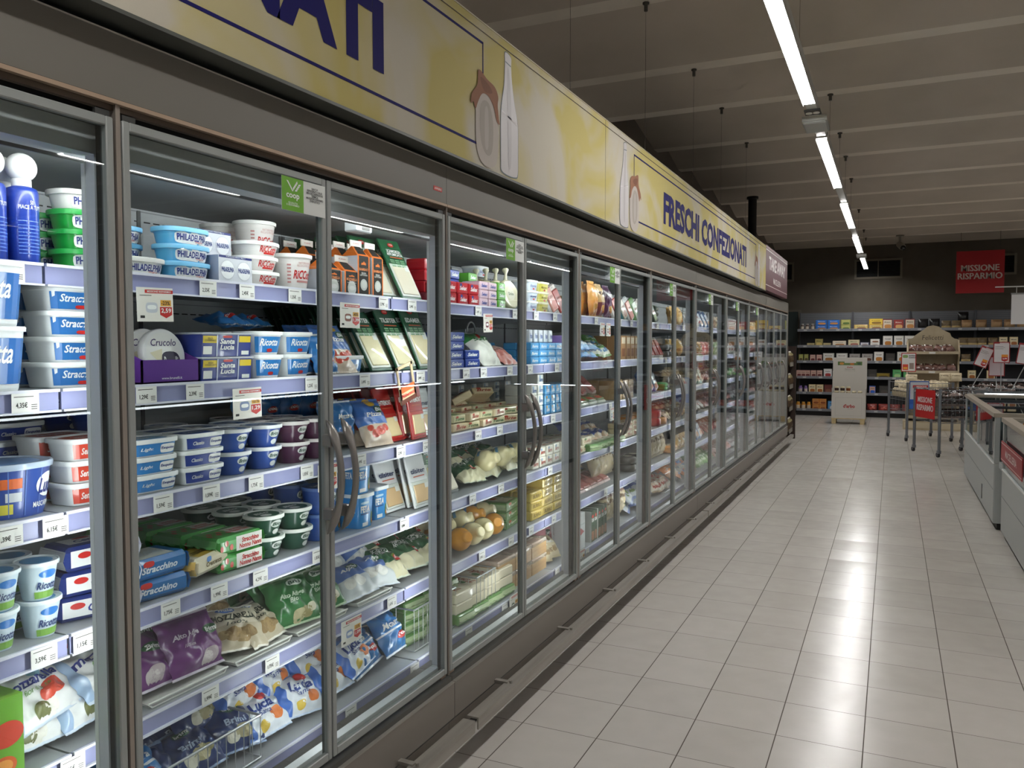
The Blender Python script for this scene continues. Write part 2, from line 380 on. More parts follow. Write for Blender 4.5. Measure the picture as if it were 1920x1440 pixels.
# black pipe above the fridges
q = MB(); q.tube([(-.375, 11.15, 2.02), (-.375, 11.15, ZC-.05)], .055, mat('#15130f', .6), 14); q.lathe([(.075, ZC-.06), (.075, ZC-.03)], mat('#15130f', .6), 14, -.375, 11.15)
o = q.obj('ceiling_pipe', label='black vertical pipe rising above the signs to the ceiling', category='pipe')
# ------------------------------------------------------------------ the refrigerated wall cases
steel = noisy('brushed_steel', '#8f8a82', '#a39e96', 30, .38, 3, metal=.45, stretch=(1, .05, 1))
frame_m = mat('#9b9f9c', .42, .3)
frame_d = mat('#3c3d3b', .5, .2)
black_m = mat('#0e0d0c', .6)
fascia_m = mat('#716d65', .5, .15)
base_m = mat('#7f7871', .42, .25)
inner_m = mat('#b4b7ba', .5)
canopy_m = mat('#83868a', .5)
back_m = mat('#b9bcbf', .45)
shelf_m = mat('#a9acb0', .4, .2)
rail_m = mat('#9799c0', .3)
rail_w = mat('#dfe0ec', .3)
led_m = emis('led_strip_light', (1.0, 1.0, 1.0), STRIP)
glass_m = glass()
grip_m = mat('#8b8783', .32, .55)
P0, BAY = 1.095, 1.25
COLS = {1: (1.536, -.214, .5), 2: (1.284, -.175, .49), 3: (1.034, -.175, .5), 4: (.784, -.17, .5), 5: (.537, -.17, .5), 6: (.293, -.12, .55)}   # shelf: height, front x, depth
ORD = ['', 'first', 'second', 'third', 'fourth', 'fifth', 'sixth', 'seventh', 'eighth', 'ninth', 'tenth', 'eleventh', 'twelfth', 'thirteenth', 'fourteenth', 'fifteenth', 'sixteenth', 'seventeenth', 'eighteenth', 'nineteenth']
DOORS = []      # (number, y0, y1)

def handle_mesh(side):
    b = MB(); pts = []; rr = []
    N = 26
    for i in range(N+1):
        t = i/N; z = .882+.298*t; bow = math.sin(PI*t)**.75
        pts.append((.010+.046*bow, 0, z))
    # flattened bar that widens into leaf-shaped ends
    vs = []; fs = []; K = 8
    for i, p in enumerate(pts):
        t = i/N; e = abs(2*t-1); wd = .0105+.0085*max(0, min(1, (e-.45)/.3)) if e < .78 else .019*max(.05, (1-e)/.22)**.8; th = .008+.003*max(0, e-.5)
        if e > .98: wd = .002; th = .002
        for k in range(K):
            a = 2*PI*k/K; vs.append((p[0]+th*math.cos(a), side*.0+wd*math.sin(a), p[2]))
    for i in range(N):
        for k in range(K): fs.append((i*K+k, i*K+(k+1) % K, (i+1)*K+(k+1) % K, (i+1)*K+k))
    b.add(vs, fs, grip_m, True)
    for z in (.935, 1.127): b.rbox(.0, .032, -.009, .009, z-.016, z+.016, grip_m, .003)
    return b.mesh('handle')
HANDLE = handle_mesh(1)
def sticker_mesh():
    b = MB(); K = .7; FS = lambda x: (lambda u, v: (x, u, v*K)); s = FS(.0006)
    b.box(-.0006, 0, -.0825, .0825, 0, .0805, mat('#e9ece8', .4)); g = mat('#6fae2c', .4); wt = mat('#f2f5ee', .4); bk = mat('#2a2a2a', .5)
    b.patch(s, -.0825, -.003, 0, .115, g, 1, 1)
    s2 = FS(.0011); b.text('coop', s2, -.043, .049, .048, .022, wt, .03)
    b.text('QUALITA\nE RISPARMIO', s2, -.043, .024, .046, .014, wt, .01)
    for k in range(4):     # little ear of wheat and a spoon
        b.poly(s2, [(-.036+.004*k, .070+.007*k), (-.028+.004*k, .071+.007*k), (-.025+.004*k, .077+.007*k), (-.033+.004*k, .076+.007*k)], wt)
        b.poly(s2, [(-.041+.004*k, .072+.007*k), (-.043+.004*k, .080+.007*k), (-.039+.004*k, .086+.007*k), (-.037+.004*k, .078+.007*k)], wt)
    b.poly(s2, [(-.045, .068), (-.062, .096), (-.066, .103), (-.060, .102), (-.041, .070)], wt)
    b.text('BANCHI\nREFRIGERATI CHIUSI\nMINORE DISPERSIONE\nTERMICA\nMAGGIORE RISPARMIO\nENERGETICO', s2, .04, .072, .066, .052, bk, .02)
    return b.mesh('sticker')
STICK = sticker_mesh()
def child(me, name, parent, loc=(0, 0, 0)):
    o = bpy.data.objects.new(name, me); C.collection.objects.link(o); o.parent = parent; o.location = loc
    return o
DZ0, DZ1 = .272, 1.80
def make_door(parent, yw0, yw1, y_unit, hinge, sticker):
    """door leaf: frame part with pane, handle and sticker below it"""
    wd = yw1-yw0; b = MB(); k = .016
    for a, c in ((0, k), (wd-k, wd)):
        b.rbox(-.015, 0, a, c, DZ0, DZ1, frame_m, .002)
    b.rbox(-.015, 0, k, wd-k, DZ0, DZ0+.022, frame_m, .002); b.rbox(-.015, 0, k, wd-k, DZ1-.018, DZ1, frame_m, .002)
    # darker gasket on the inner edges and hinge fittings
    g = mat('#5a5d5b', .5, .2)
    b.box(-.021, -.015, .002, .012, DZ0+.01, DZ1-.01, g); b.box(-.021, -.015, wd-.012, wd-.002, DZ0+.01, DZ1-.01, g)
    hy = .004 if hinge < 0 else wd-.034
    b.box(-.014, -.004, hy, hy+.03, DZ0-.0095, DZ0, mat('#a58f7d', .4, .5)); b.box(-.014, -.006, hy, hy+.03, DZ1, DZ1+.012, frame_d)
    d = b.obj('glass_door', parent); d.location = (0, yw0-y_unit, 0)
    if hinge < 0: b2 = MB(); b2.box(-.026, -.021, wd-.010, wd-.007, DZ0+.01, DZ1-.01, g); b2.obj('led_shield_lip', d)  # fin added to keep the centre LED strip out of view
    elif wd > .3 and parent.get('label', '').find('last') < 0:
        e = MB(); e.prism([(-.024, .006), (-.024, .018), (-.030, .012)], DZ0+.05, DZ1-.05, led_m, 'z'); e.box(-.024, -.021, .003, .020, DZ0+.04, DZ1-.04, mat('#d8dade')); e.obj('led_strip', d)  # hidden strip added behind the centre stile to even out the fridge light
    p = MB(); p.box(-.012, -.005, k-.004, wd-k+.004, DZ0+.018, DZ1-.014, glass_m); p.obj('pane', d)
    h = child(HANDLE, 'handle', d, (0, (wd-.022) if hinge < 0 else .034, 0))
    if sticker: child(STICK, 'sticker', d, (.0012, wd-.088, 1.70))
    return d
RAILS = {}
def rail_section(L):
    """shelf deck and its clear price rail, L long, origin at the front top edge"""
    key = round(L, 3)
    if key in RAILS: return RAILS[key]
    d = MB(); d.box(-.5, -.012, .003, L-.003, -.02, -.001, shelf_m); d.box(-.5, -.49, .003, L-.003, -.001, .02, shelf_m)
    for yy in (.012, L-.014): d.prism([(-.49, -.03), (-.03, -.03), (-.12, -.05), (-.49, -.09)], yy, yy+.002, shelf_m)
    r = MB(); r.box(-.012, -.006, .003, L-.003, -.042, .0, rail_m)
    r.box(-.006, 0, .003, L-.003, -.004, .002, rail_w); r.box(-.006, .002, .003, L-.003, -.044, -.040, rail_w)
    RAILS[key] = (d.mesh('shelf'), r.mesh('price_rail'))
    return RAILS[key]
def fridge(y0, y1, bays, label, shelves=(1, 2, 3, 4, 5, 6), end=False, dn0=1):
    L = y1-y0; t = empty('display_fridge', (0, y0, 0), label, 'fridge', 'wall fridges with glass doors in one long run')
    b = MB()   # body: base front, plinth, floor
    b.box(.0, .022, .0015, L-.0015, .125, .243, base_m); b.prism([(.022, .1249), (-.012, .085), (-.02, .051), (-.04, .051), (-.04, .1249)], .0015, L-.0015, mat('#2b2724', .5))  # curved underside coloured near black for the shade below the bumper rail
    b.box(-.82, 0, .001, L-.001, .05, .24, base_m)
    b.box(0, .024, .0015, L-.0015, .243, .2465, steel); b.box(-.05, .012, .0015, L-.0015, .2465, .262, mat('#4f4f4c', .45, .3)); b.obj('base_panel', t)
    b = MB(); b.box(-.78, -.022, .001, L-.001, 0, .05, black_m); b.obj('plinth', t)  # plinth set forward, its black standing in for the shaded floor
    b = MB(); b.box(-.006, .0, .001, L-.001, 1.836, 1.957, fascia_m); b.box(-.006, .003, .001, L-.001, 1.957, 1.9595, mat('#c9c6bd', .4, .3))
    b.box(-.82, -.006, .001, L-.001, 1.93, 1.957, fascia_m)
    b.box(-.02, .004, .001, L-.001, 1.826, 1.834, mat('#b39c86', .4, .4)); b.box(-.04, .0, .001, L-.001, 1.834, 1.836, black_m)
    b.box(-.05, -.04, .001, L-.001, 1.80, 1.93, black_m)
    b.box(-.02, -.008, .001, L-.001, 1.815, 1.826, mat('#5a4d42', .5, .3)); b.obj('fascia', t)
    b = MB(); b.box(-.82, -.80, .001, L-.001, .24, 1.93, mat('#55524e', .6)); b.box(-.70, -.69, .001, L-.001, .27, 1.775, back_m)
    n = max(1, round(L/.625))
    for k in range(n+1):
        yy = min(max(.004, k*L/n), L-.012); b.box(-.69, -.686, yy-.003, yy+.009, .27, 1.77, mat('#5c5e60', .5))
    for z in (1.737, 1.47, 1.22, .97, .72):
        yy = .02
        while yy < L-.05: b.box(-.69, -.6885, yy, yy+.022, z, z+.0035, mat('#202122', .7)); yy += .034
        b.box(-.69, -.688, .01, L-.01, z+.03, z+.0325, mat('#8e9194', .5))
    b.obj('back_panel', t)
    b = MB(); b.box(-.69, -.10, .001, L-.001, 1.775, 1.79, canopy_m); b.box(-.10, -.045, .001, L-.001, 1.735, 1.79, inner_m); b.box(-.105, -.10, .001, L-.001, 1.728, 1.735, mat('#3a3b3c')); b.obj('canopy', t)
    b = MB(); b.box(-.69, -.045, .001, L-.001, .24, .262, mat('#5a5956', .6)); b.box(-.070, -.042, .001, L-.001, .262, .283, mat('#eef1f4', .35)); b.box(-.118, -.070, .001, L-.001, .262, .268, mat('#4a4845', .6)); b.obj('well', t)
    b = MB(); b.box(-.110, -.105, .02, L-.02, 1.742, 1.772, mat('#cfd2d6')); b.box(-.1108, -.110, .03, L-.03, 1.747, 1.765, led_m); b.obj('led_strip', t)
    posts = sorted({round(v, 3) for ab in bays for v in ab[:2]})
    for yp in posts:
        if yp < y0-.01 or yp > y1+.01: continue
        yy = yp-y0
        if yy > L-.02: continue
        q = MB(); yb = max(yy, .026); yy = max(yy, .0)
        q.box(-.03, -.001, yy+(.001 if yy < .01 else -.0045), yy+.0055, .262, 1.826, mat('#978d84', .4, .4)); q.box(-.045, -.03, max(.001, yy-.014), yy+.014, .262, 1.80, black_m); q.box(-.03, -.016, max(.001, yy-.009), yy+.0098, .262, 1.80, black_m)
        q.box(-.070, -.045, yb-.018, yb+.018, .285, 1.735, mat('#c2c4cd', .35)); q.obj('mullion', t)
        q = MB(); q.box(-.076, -.070, yb-.020, yb+.020, .30, 1.72, mat('#d8dade'))
        for sg in (-1, 1): q.box(-.080, -.076, yb+sg*.019-.001, yb+sg*.019+.001, .30, 1.72, mat('#d8dade'))
        q.prism([(-.076, yb-.006), (-.076, yb+.006), (-.082, yb)], .31, 1.71, led_m, 'z'); q.obj('led_strip', t)
    for i, (a, c, kind) in enumerate(bays):
        if kind == 'pair':
            mid = (a+c)/2
            make_door(t, a+.010, mid-.003, y0, -1, True); make_door(t, mid+.003, c-.010, y0, 1, False)
            DOORS.append((a, mid)); DOORS.append((mid, c))
        elif kind == 'single':
            make_door(t, a+.006, c-.006, y0, 1, False); DOORS.append((a, c))
    # bumper rail on brackets
    b = MB(); b.box(.062, .106, .012, L-.012, .127, .133, steel); b.box(.100, .106, .012, L-.012, .092, .127, steel)
    yy = .3
    while yy < L-.1: b.box(.022, .075, yy, yy+.02, .130, .138, steel); b.tube([(.085, yy+.01, .13), (.085, yy+.01, .142)], .006, steel, 6); b.box(.022, .07, yy+.003, yy+.017, .124, .1299, steel); yy += .62
    b.obj('bumper_rail', t)
    # shelves in 1.25 m lengths
    js = [a for a in (P0+BAY*k-.003 for k in range(-2, 12))]
    for s in shelves:
        z, xf, dep = COLS[s]
        for a in js:
            lo, hi = max(a, y0), min(a+BAY, y1)
            if hi-lo < .3: continue
            me = rail_section(hi-lo); sh = child(me[0], 'shelf', t, (xf, lo-y0, z+.0005)); child(me[1], 'price_rail', sh)
    if end:
        b = MB(); b.rbox(-.82, .004, L, L+.045, .05, 1.96, fascia_m, .004); b.obj('end_panel', t)
    return t
bays = [(P0+BAY*i, P0+BAY*(i+1), 'pair') for i in range(-1, 7)]
f1 = fridge(-1.405, 2.345, bays[0:2], 'nearest wall fridge with glass doors, full of soft cheese tubs and mozzarella bags')
f2 = fridge(2.345, 6.095, [(2.345, 3.595, 'pair'), (3.595, 4.845, 'pair'), (4.845, 6.095, 'pair')], 'second wall fridge with glass doors, full of sliced cheese and butter')
fridge(6.095, 9.845, [(6.095, 7.345, 'pair'), (7.345, 8.595, 'pair'), (8.595, 9.845, 'pair')], 'third wall fridge with glass doors under the words FRESCHI CONFEZIONATI')
fridge(9.845, 11.93, [(9.845, 10.54, 'single'), (10.54, 11.235, 'single'), (11.235, 11.93, 'single')], 'last and shortest wall fridge, under the maroon take away sign', end=True)
b = MB(); b.rbox(-.20, -.15, 2.06+1.405, 2.14+1.405, 1.722, 1.765, mat('#a9adaf', .4), .004); b.box(-.1498, -.149, 2.085+1.405, 2.125+1.405, 1.728, 1.759, mat('#2a2624', .4)); b.box(-.18, -.16, 2.09+1.405, 2.11+1.405, 1.765, 1.776, mat('#8a8c8e')); b.obj('sensor_box', f1)
b = MB(); b.tube([(-.45+.004*k/24, 3.36-2.345+.042*math.cos(2*PI*k/24), 1.44+.042*math.sin(2*PI*k/24)) for k in range(25)]+[(-.46, 1.03, 1.39), (-.47, .97, 1.34), (-.47, .93, 1.33), (-.47, .90, 1.36)], .004, mat('#b9babb', .4), 6); b.obj('cable', f2)
# small red notice stuck on the fascia
b = MB(); b.box(0, .0008, 2.262, 2.315, 1.868, 1.882, mat('#c32a22', .4)); b.text('APRIRE', FX(.0013), 2.288, 1.875, .044, .007, mat('#f0d8d0'), .02)
b.obj('notice_sticker', label='tiny red notice sticker on the grey fascia above the third door', category='sticker')

# ------------------------------------------------------------------ header signs over the fridges
def cream_mat():
    mt = noisy('sign_watercolour', '#bcae6c', '#bfb8a8', 1.5, .7, 3, lo=.42, hi=.60)
    mt.node_tree.nodes['Noise Texture'].inputs['Distortion'].default_value = 1.2; mt.node_tree.nodes['Principled BSDF'].inputs['Specular IOR Level'].default_value = .2
    return mt
navy = mat('#1f1c5c', .75, 0, .15)
def sign_art(b, yc, flip):
    """jar with a cloth cap and a milk bottle; flip puts the bottle first"""
    s = FX(.0012); s2 = FX(.0018); s3 = FX(.0024); f = -1 if flip else 1
    ln = mat('#46565a', .5); gl = mat('#a9a3a3', .5); gl2 = mat('#bab5b5', .5)
    J = lambda pts: [(yc+f*a_, z) for a_, z in pts]
    bot = smooth([(-.02, 2.425), (.028, 2.42), (.030, 2.385), (.036, 2.34), (.055, 2.27), (.080, 2.21), (.088, 2.17), (.088, 2.09), (.086, 2.01), (.06, 1.995), (.0, 1.992), (-.05, 2.0), (-.056, 2.03), (-.056, 2.12), (-.055, 2.20), (-.045, 2.25), (-.028, 2.31), (-.022, 2.38)], 4)
    b.poly(s, J([(.13+(a_-.015)*1.06+.015, 2.21+(z-2.21)*1.018) for a_, z in bot]), ln)
    b.poly(s2, J([(a_+.13, z) for a_, z in bot]), gl2)
    b.poly(s3, J([(.13-.02, 2.395), (.13+.027, 2.39), (.13+.027, 2.386), (.13-.02, 2.391)]), ln)
    b.poly(s3, J(smooth([(.13-.005, 2.36), (.13+.012, 2.36), (.13+.03, 2.22), (.13+.028, 2.04), (.13+.005, 2.03), (.13+.0, 2.2)], 4)), gl)
    b.poly(s3, J([(.13-.05, 2.215), (.13+.083, 2.193), (.13+.083, 2.187), (.13-.05, 2.209)]), mat('#cfcaca', .7))
    jar = smooth([(-.115, 2.20), (-.122, 2.12), (-.115, 2.04), (-.08, 1.998), (-.02, 1.99), (.03, 2.01), (.048, 2.06), (.05, 2.14), (.04, 2.21), (-.03, 2.25), (-.09, 2.235)], 4)
    b.poly(s3, J(jar), mat('#b9b0a8', .8)); s4 = FX(.0030)
    b.poly(s4, J(smooth([(-.085, 2.19), (-.03, 2.21), (.008, 2.15), (.0, 2.05), (-.045, 2.03), (-.088, 2.08)], 4)), mat('#a79e95', .8))
    b.poly(FX(.0034), J(smooth([(-.055, 2.18), (-.03, 2.18), (-.03, 2.06), (-.055, 2.06)], 4)), mat('#b4aca6', .8))
    cap = smooth([(-.105, 2.296), (-.085, 2.302), (-.04, 2.287), (.02, 2.277), (.048, 2.25), (.044, 2.22), (.052, 2.18), (.058, 2.155), (.035, 2.165), (.012, 2.205), (-.03, 2.232), (-.075, 2.228), (-.105, 2.195), (-.125, 2.165), (-.14, 2.185), (-.158, 2.175), (-.150, 2.21), (-.11, 2.25)], 4)
    b.poly(FX(.0036), J(cap), mat('#8d5f45', .8))
    b.poly(FX(.0040), J(smooth([(-.09, 2.28), (-.03, 2.272), (.0, 2.25), (-.06, 2.24)], 4)), mat('#7a4f38', .8))
def header(y0, y1, text_r, frame_r, art_r, art_l, frame_l, label, tl=3.1, gid='cream header signs over the fridges'):
    t = empty('header_sign', (.05, 0, 0), label, 'sign', gid)
    b = MB(); b.box(-.08, 0, y0+.002, y1-.002, 1.983, 2.467, cream_mat(), mts={'y-': mat('#8c8a80'), 'y+': mat('#8c8a80'), 'z-': mat('#14130f', .8), 'x-': mat('#55524c')})
    b.box(0, .003, y0+.002, y1-.002, 2.437, 2.4385, mat('#5a503f')); b.box(-.08, .003, y0+.002, y1-.002, 1.975, 1.983, mat('#585a55', .5, .3)); b.box(-.08, .002, y0+.002, y1-.002, 2.467, 2.471, mat('#b3aa8c', .5))
    b.box(-.11, -.075, y0+.01, y1-.01, 1.958, 1.985, black_m); b.obj('sign_panel', t)
    b = MB(); s = FX(.0012)
    b.text('FRESCHI CONFEZIONATI', s, text_r-tl/2, 2.2135, tl, .198, navy, .045); b.obj('lettering', t)
    b = MB(); h = .004
    b.box(0, .001, frame_l, frame_r, 2.396, 2.404, navy); b.box(0, .001, frame_l, frame_r, 2.05, 2.058, navy)
    b.box(0, .001, frame_r-.006, frame_r, 2.05, 2.404, navy); b.box(0, .001, frame_l, frame_l+.006, 2.05, 2.404, navy); b.obj('frame_line', t)
    b = MB(); sign_art(b, art_r, False); b.obj('bottle_drawing', t)
    if art_l is not None: b = MB(); sign_art(b, art_l, True); b.obj('bottle_drawing', t)
    for yy in [r for r in ribs if y0 < r < y1]:
        q = MB(); q.tube([(-.05, yy-.03, 2.47), (-.05, yy-.03, ZC-.001)], .0010, mat('#6a625a', .5), 5); q.lathe([(.011, ZC-.05), (.011, ZC-.012), (.02, ZC-.01), (.02, ZC-.001)], mat('#4a463f', .5, .5), 8, -.05, yy-.03)
        q.lathe([(.006, 2.471), (.006, 2.49)], mat('#cfcabb'), 8, -.05, yy-.03); q.obj('suspension_wire', t)
header(-1.72, 3.82, 1.911, 2.514, 2.575, None, -1.3, 'cream and yellow header sign cut by the picture edge, ending in NATI')
header(3.82, 9.36, 8.03, 8.64, 8.70, 4.27, 4.30, 'cream and yellow header sign reading FRESCHI CONFEZIONATI in full')
t = empty('header_sign', (.05, 0, 0), 'maroon header sign reading TAKE AWAY at the far end of the fridges', 'sign')
b = MB(); mar = mat('#54222a', .5); b.box(-.08, 0, 9.365, 11.37, 1.99, 2.485, mar); b.box(0, .001, 9.37, 11.36, 2.435, 2.445, mat('#cfc6c2')); b.box(0, .001, 9.37, 11.36, 2.045, 2.053, mat('#cfc6c2'))
b.patch(FX(.0012), 9.37, 11.36, 2.45, 2.484, mat('#6b4044'), 1, 1); b.box(-.11, -.075, 9.38, 11.36, 1.958, 1.992, black_m); b.obj('sign_panel', t)
b = MB(); b.text('TAKE AWAY', FX(.0014), 10.37, 2.31, 1.5, .15, mat('#d9d2cd'), .03); b.text('MACELLERIA', FX(.0014), 10.35, 2.125, .7, .07, mat('#d9d2cd'), .02); b.obj('lettering', t)
# ------------------------------------------------------------------ packaging kinds (front faces +x, u -> +y, origin at bottom centre)
class Tub:
    """tapered tub with superellipse plan; body, printed panels and a lid part"""
    def __init__(s, W, L, h, e=2.6, tap=.16, body=None, lid=None, lidh=.006, over=.003, paint=None, top=None, bands=None, name='tub', liprnd=True):
        s.W, s.L, s.h, s.e, s.tap = W, L, h, e, tap
        N = 40; prof = []; k = 2/e
        def base(t): c, d = math.cos(t), math.sin(t); return (W/2*math.copysign(abs(c)**k, c), L/2*math.copysign(abs(d)**k, d))
        s.base = base
        M_ = 160; s.tab = [(0, 0)]; acc = 0; p = base(0)
        for i in range(1, M_+1):
            t = PI*i/M_; q = base(t); acc += math.hypot(q[0]-p[0], q[1]-p[1]); s.tab.append((acc, t)); p = q
        b = MB(); lv = [0, .03, .06, 1]; zs = [0, .0, h*.05, h]; sc = [1-tap-.08, 1-tap-.02, 1-tap, 1]
        if bands: # list of (fraction, material) from bottom
            zs = [0, .0, h*.05]; sc = [1-tap-.08, 1-tap-.02, 1-tap+tap*.05]; ms = [bands[0][1]]*2; f0 = .05
            for f1, mt in bands:
                zs.append(h*f1); sc.append(1-tap*(1-f1)); ms.append(mt)
        else: ms = [body]*3
        vs = []
        for z, q in zip(zs, sc):
            for i in range(N): x, y = base(2*PI*i/N); vs.append((x*q, y*q, z))
        for r in range(len(zs)-1):
            fs = [(r*N+i, r*N+(i+1) % N, (r+1)*N+(i+1) % N, (r+1)*N+i) for i in range(N)]
            b.add([vs[j] for j in range(len(vs))] if False else vs, fs, ms[min(r, len(ms)-1)], True)
        b.add(vs[:N], [tuple(range(N))[::-1]], ms[0]); b.add(vs[-N:], [tuple(range(N))], ms[-1])
        if paint: paint(b, s.surf)
        s.body = b.mesh(name)
        l = MB(); a = 1+2*over/min(W, L); vs = []
        for z, q in ((h-.004, a), (h+lidh-.002, a+.01), (h+lidh, a-.01), (h+lidh, a-.07), (h+lidh-.0025, a-.10)):
            for i in range(N): x, y = base(2*PI*i/N); vs.append((x*q, y*q, z))
        fs = [(r*N+i, r*N+(i+1) % N, (r+1)*N+(i+1) % N, (r+1)*N+i) for r in range(4) for i in range(N)]
        l.add(vs, fs, lid, True); l.add(vs[-N:], [tuple(range(N))], lid); l.add(vs[:N], [tuple(range(N))[::-1]], lid)
        if top: top(l, FZ(h+lidh-.0019))
        s.lid = l.mesh('lid'); s.parts = [('lid', s.lid)]; s.H = h+lidh-.001; s.me = s.body
        s.ry, s.rx = L/2+over, W/2+over
    def surf(s, u, v, eps=.0007):
        a = abs(u); lo = 0
        for i in range(1, len(s.tab)):
            if s.tab[i][0] >= a: break
        (a0, t0), (a1, t1) = s.tab[i-1], s.tab[i]; t = t0+(t1-t0)*min(1, (a-a0)/max(1e-9, a1-a0)); t = math.copysign(t, u)
        q = 1-s.tap*(1-v/s.h); x, y = s.base(t); n = math.hypot(x/(s.W**2), y/(s.L**2)) or 1
        nx, ny = x/(s.W**2)/n, y/(s.L**2)/n
        return (x*q+nx*eps, y*q+ny*eps, v)
class Pouch:
    """soft filled bag, standing in the yz plane and facing +x"""
    def __init__(s, w, h, t, base, zones=(), blobs=(), paint=None, seed=0, seal=.06, sealmat=None, wr=.0035, nu=30, nv=24, name='bag', flatback=.35, pinch=0.0):
        s.w, s.h, s.t = w, h, t; R = random.Random(seed); s.ph = [R.uniform(0, 6.28) for _ in range(8)]; s.fr = [R.uniform(5, 13) for _ in range(8)]
        s.wr = wr; s.seal = seal; s.fb = flatback; s.pinch = pinch
        b = MB(); 
        for side in (1, -1):
            vs = []; 
            for j in range(nv+1):
                for i in range(nu+1): vs.append(s.pt(-1+2*i/nu, -1+2*j/nv, side))
            groups = {}
            for j in range(nv):
                for i in range(nu):
                    u = -1+2*(i+.5)/nu; v = -1+2*(j+.5)/nv; mt = base
                    for (ua, ub, va, vb, zm) in zones:
                        if ua <= u <= ub and va <= v <= vb: mt = zm
                    if sealmat and abs(v) > 1-2*seal: mt = sealmat
                    a = j*(nu+1)+i; q = (a, a+1, a+nu+2, a+nu+1); groups.setdefault(mt, []).append(q if side == 1 else q[::-1])
            o = len(b.v); b.v += vs
            for mt, fs in groups.items():
                for f in fs: b.f.append(tuple(k+o for k in f)); b.mi.append(b.m(mt)); b.sm.append(True)
        for (bu, bv, br, bm) in blobs:
            bu, bv = bu*.9, bv*.9
            b.patch(lambda U, V: s.surf(U, V, .0009), bu*w/2-br*1.1, bu*w/2+br*1.1, (bv+1)*h/2-br*.85, (bv+1)*h/2+br*.85, bm, 4, 3, .9)
        if paint: paint(b, s.surf)
        s.me = b.mesh(name); s.parts = []; s.H = h; s.ry = w/2; s.rx = t/2
    def pt(s, u, v, side, eps=0):
        a, c = abs(u), abs(v); vv = min(1, c/(1-2*s.seal)) if c < 1-2*s.seal else 1
        d = (max(0, 1-a**2.6)**.55)*(max(0, 1-vv**2.4)**.55)
        wr = sum(math.sin(s.fr[k]*u+s.ph[k]+1.3*math.sin(3*v+k))*math.cos(s.fr[k+4]*v*.8+s.ph[k+4]) for k in range(4))*s.wr*(.35+.65*d if c < .99 else .2)
        wr += (abs(math.sin(5.5*u+4*v+s.ph[1]))**.6-.6)*s.wr*.7+(abs(math.sin(3.5*v-7*u+s.ph[2]))**.6-.6)*s.wr*.6
        k = 1 if side == 1 else -s.fb
        W = s.w*(1-s.pinch*d-.03*math.sin(9*v+s.ph[0])*a); edge = .0006*side
        crim = .0012*math.sin(u*38) if c > 1-2*s.seal else 0
        return (k*s.t*.75*d+wr*(.9 if side == 1 else .8)+edge+eps*side+crim, u*W/2, (v+1)*s.h/2)
    def surf(s, U, V, eps=.0016):
        return s.pt(max(-1, min(1, U*2/s.w)), max(-1, min(1, V*2/s.h-1)), 1, eps)
class Brick:
    """box-shaped pack; optional crimped fins at both ends along y"""
    def __init__(s, D, L, h, m0, mts=None, paint=None, fins=None, r=.003, name='pack', extra=None):
        s.parts = []; s.H = h; s.ry = L/2; s.rx = D/2
        b = MB()
        if mts: b.box(-D/2, D/2, -L/2, L/2, 0, h, m0, mts=mts)
        else: b.rbox(-D/2, D/2, -L/2, L/2, 0, h, m0, min(r, h/3))
        if fins:
            for sg in (-1, 1):
                vs = [(-D/2*.9, sg*L/2*.98, h*.2), (D/2*.9, sg*L/2*.98, h*.2), (D/2*.9, sg*L/2*.98, h*.8), (-D/2*.9, sg*L/2*.98, h*.8)]
                n = 8; q = []
                for k in range(n+1):
                    x = -D/2*1.0+D*k/n; q += [(x, sg*(L/2+.002), h*.5+.002*math.sin(k*2.5)), (x, sg*(L/2+.014), h*.5+.003*math.sin(k*2.5+1))]
                b.add(q, [(2*k, 2*k+1, 2*k+3, 2*k+2) for k in range(n)], fins)
                for zz in (h*.12, h*.88): b.add([(-D/2*.95, sg*L/2*.985, zz), (D/2*.95, sg*L/2*.985, zz), (D/2*.95, sg*(L/2+.005), h*.5), (-D/2*.95, sg*(L/2+.005), h*.5)], [(0, 1, 2, 3)], fins)
        s.fx, s.fy, s.fz = FX(D/2+.0007, 0, 0), FY(-L/2-.0007), FZ(h+.0007)
        if paint: paint(b, s)
        if extra: extra(b)
        s.me = b.mesh(name); s.parts = []; s.H = h; s.ry = L/2; s.rx = D/2
class Raw:
    def __init__(s, b, H, ry, rx, name='pack', parts=()): s.me = b.mesh(name); s.parts = list(parts); s.H, s.ry, s.rx = H, ry, rx

ITEMS = []     # every product placed: (object, description, where, tier, row)
def put(kind, name, cat, x, y, z, desc, where, lean=0, yaw=0, rollv=0, group=None, row=0, tier=0):
    o = bpy.data.objects.new(name, kind.me); C.collection.objects.link(o)
    o.matrix_world = Matrix.Translation((x, y, z)) @ Matrix.Rotation(yaw, 4, 'Z') @ Matrix.Rotation(-lean, 4, 'Y') @ Matrix.Rotation(rollv, 4, 'X')
    for n, me in kind.parts:
        c = bpy.data.objects.new(n, me); C.collection.objects.link(c); c.parent = o
    o['category'] = cat; o['group'] = group or desc
    ITEMS.append((o, desc, where, tier, row, Vector((x, y, z+kind.H/2))))
    return o
def column(kind, name, cat, sh, y, desc, tiers=1, rows=1, gap=.004, backtiers=None, dx=.0, yaw=0, jit=.003, rowstart=0):
    """one facing on a shelf: rows going back, tiers going up"""
    z, xf, dep = COLS[sh]; xf -= .022
    for r in range(rowstart, rows):
        x = xf-kind.rx-r*(2*kind.rx+gap)-dx
        for k in range(tiers if (r == 0 or backtiers is None) else backtiers):
            put(kind, name, cat, x-rnd.uniform(0, jit), y+rnd.uniform(-jit, jit), z+k*kind.H+.0002, desc, sh, yaw=yaw+rnd.uniform(-.03, .03), row=r, tier=k)
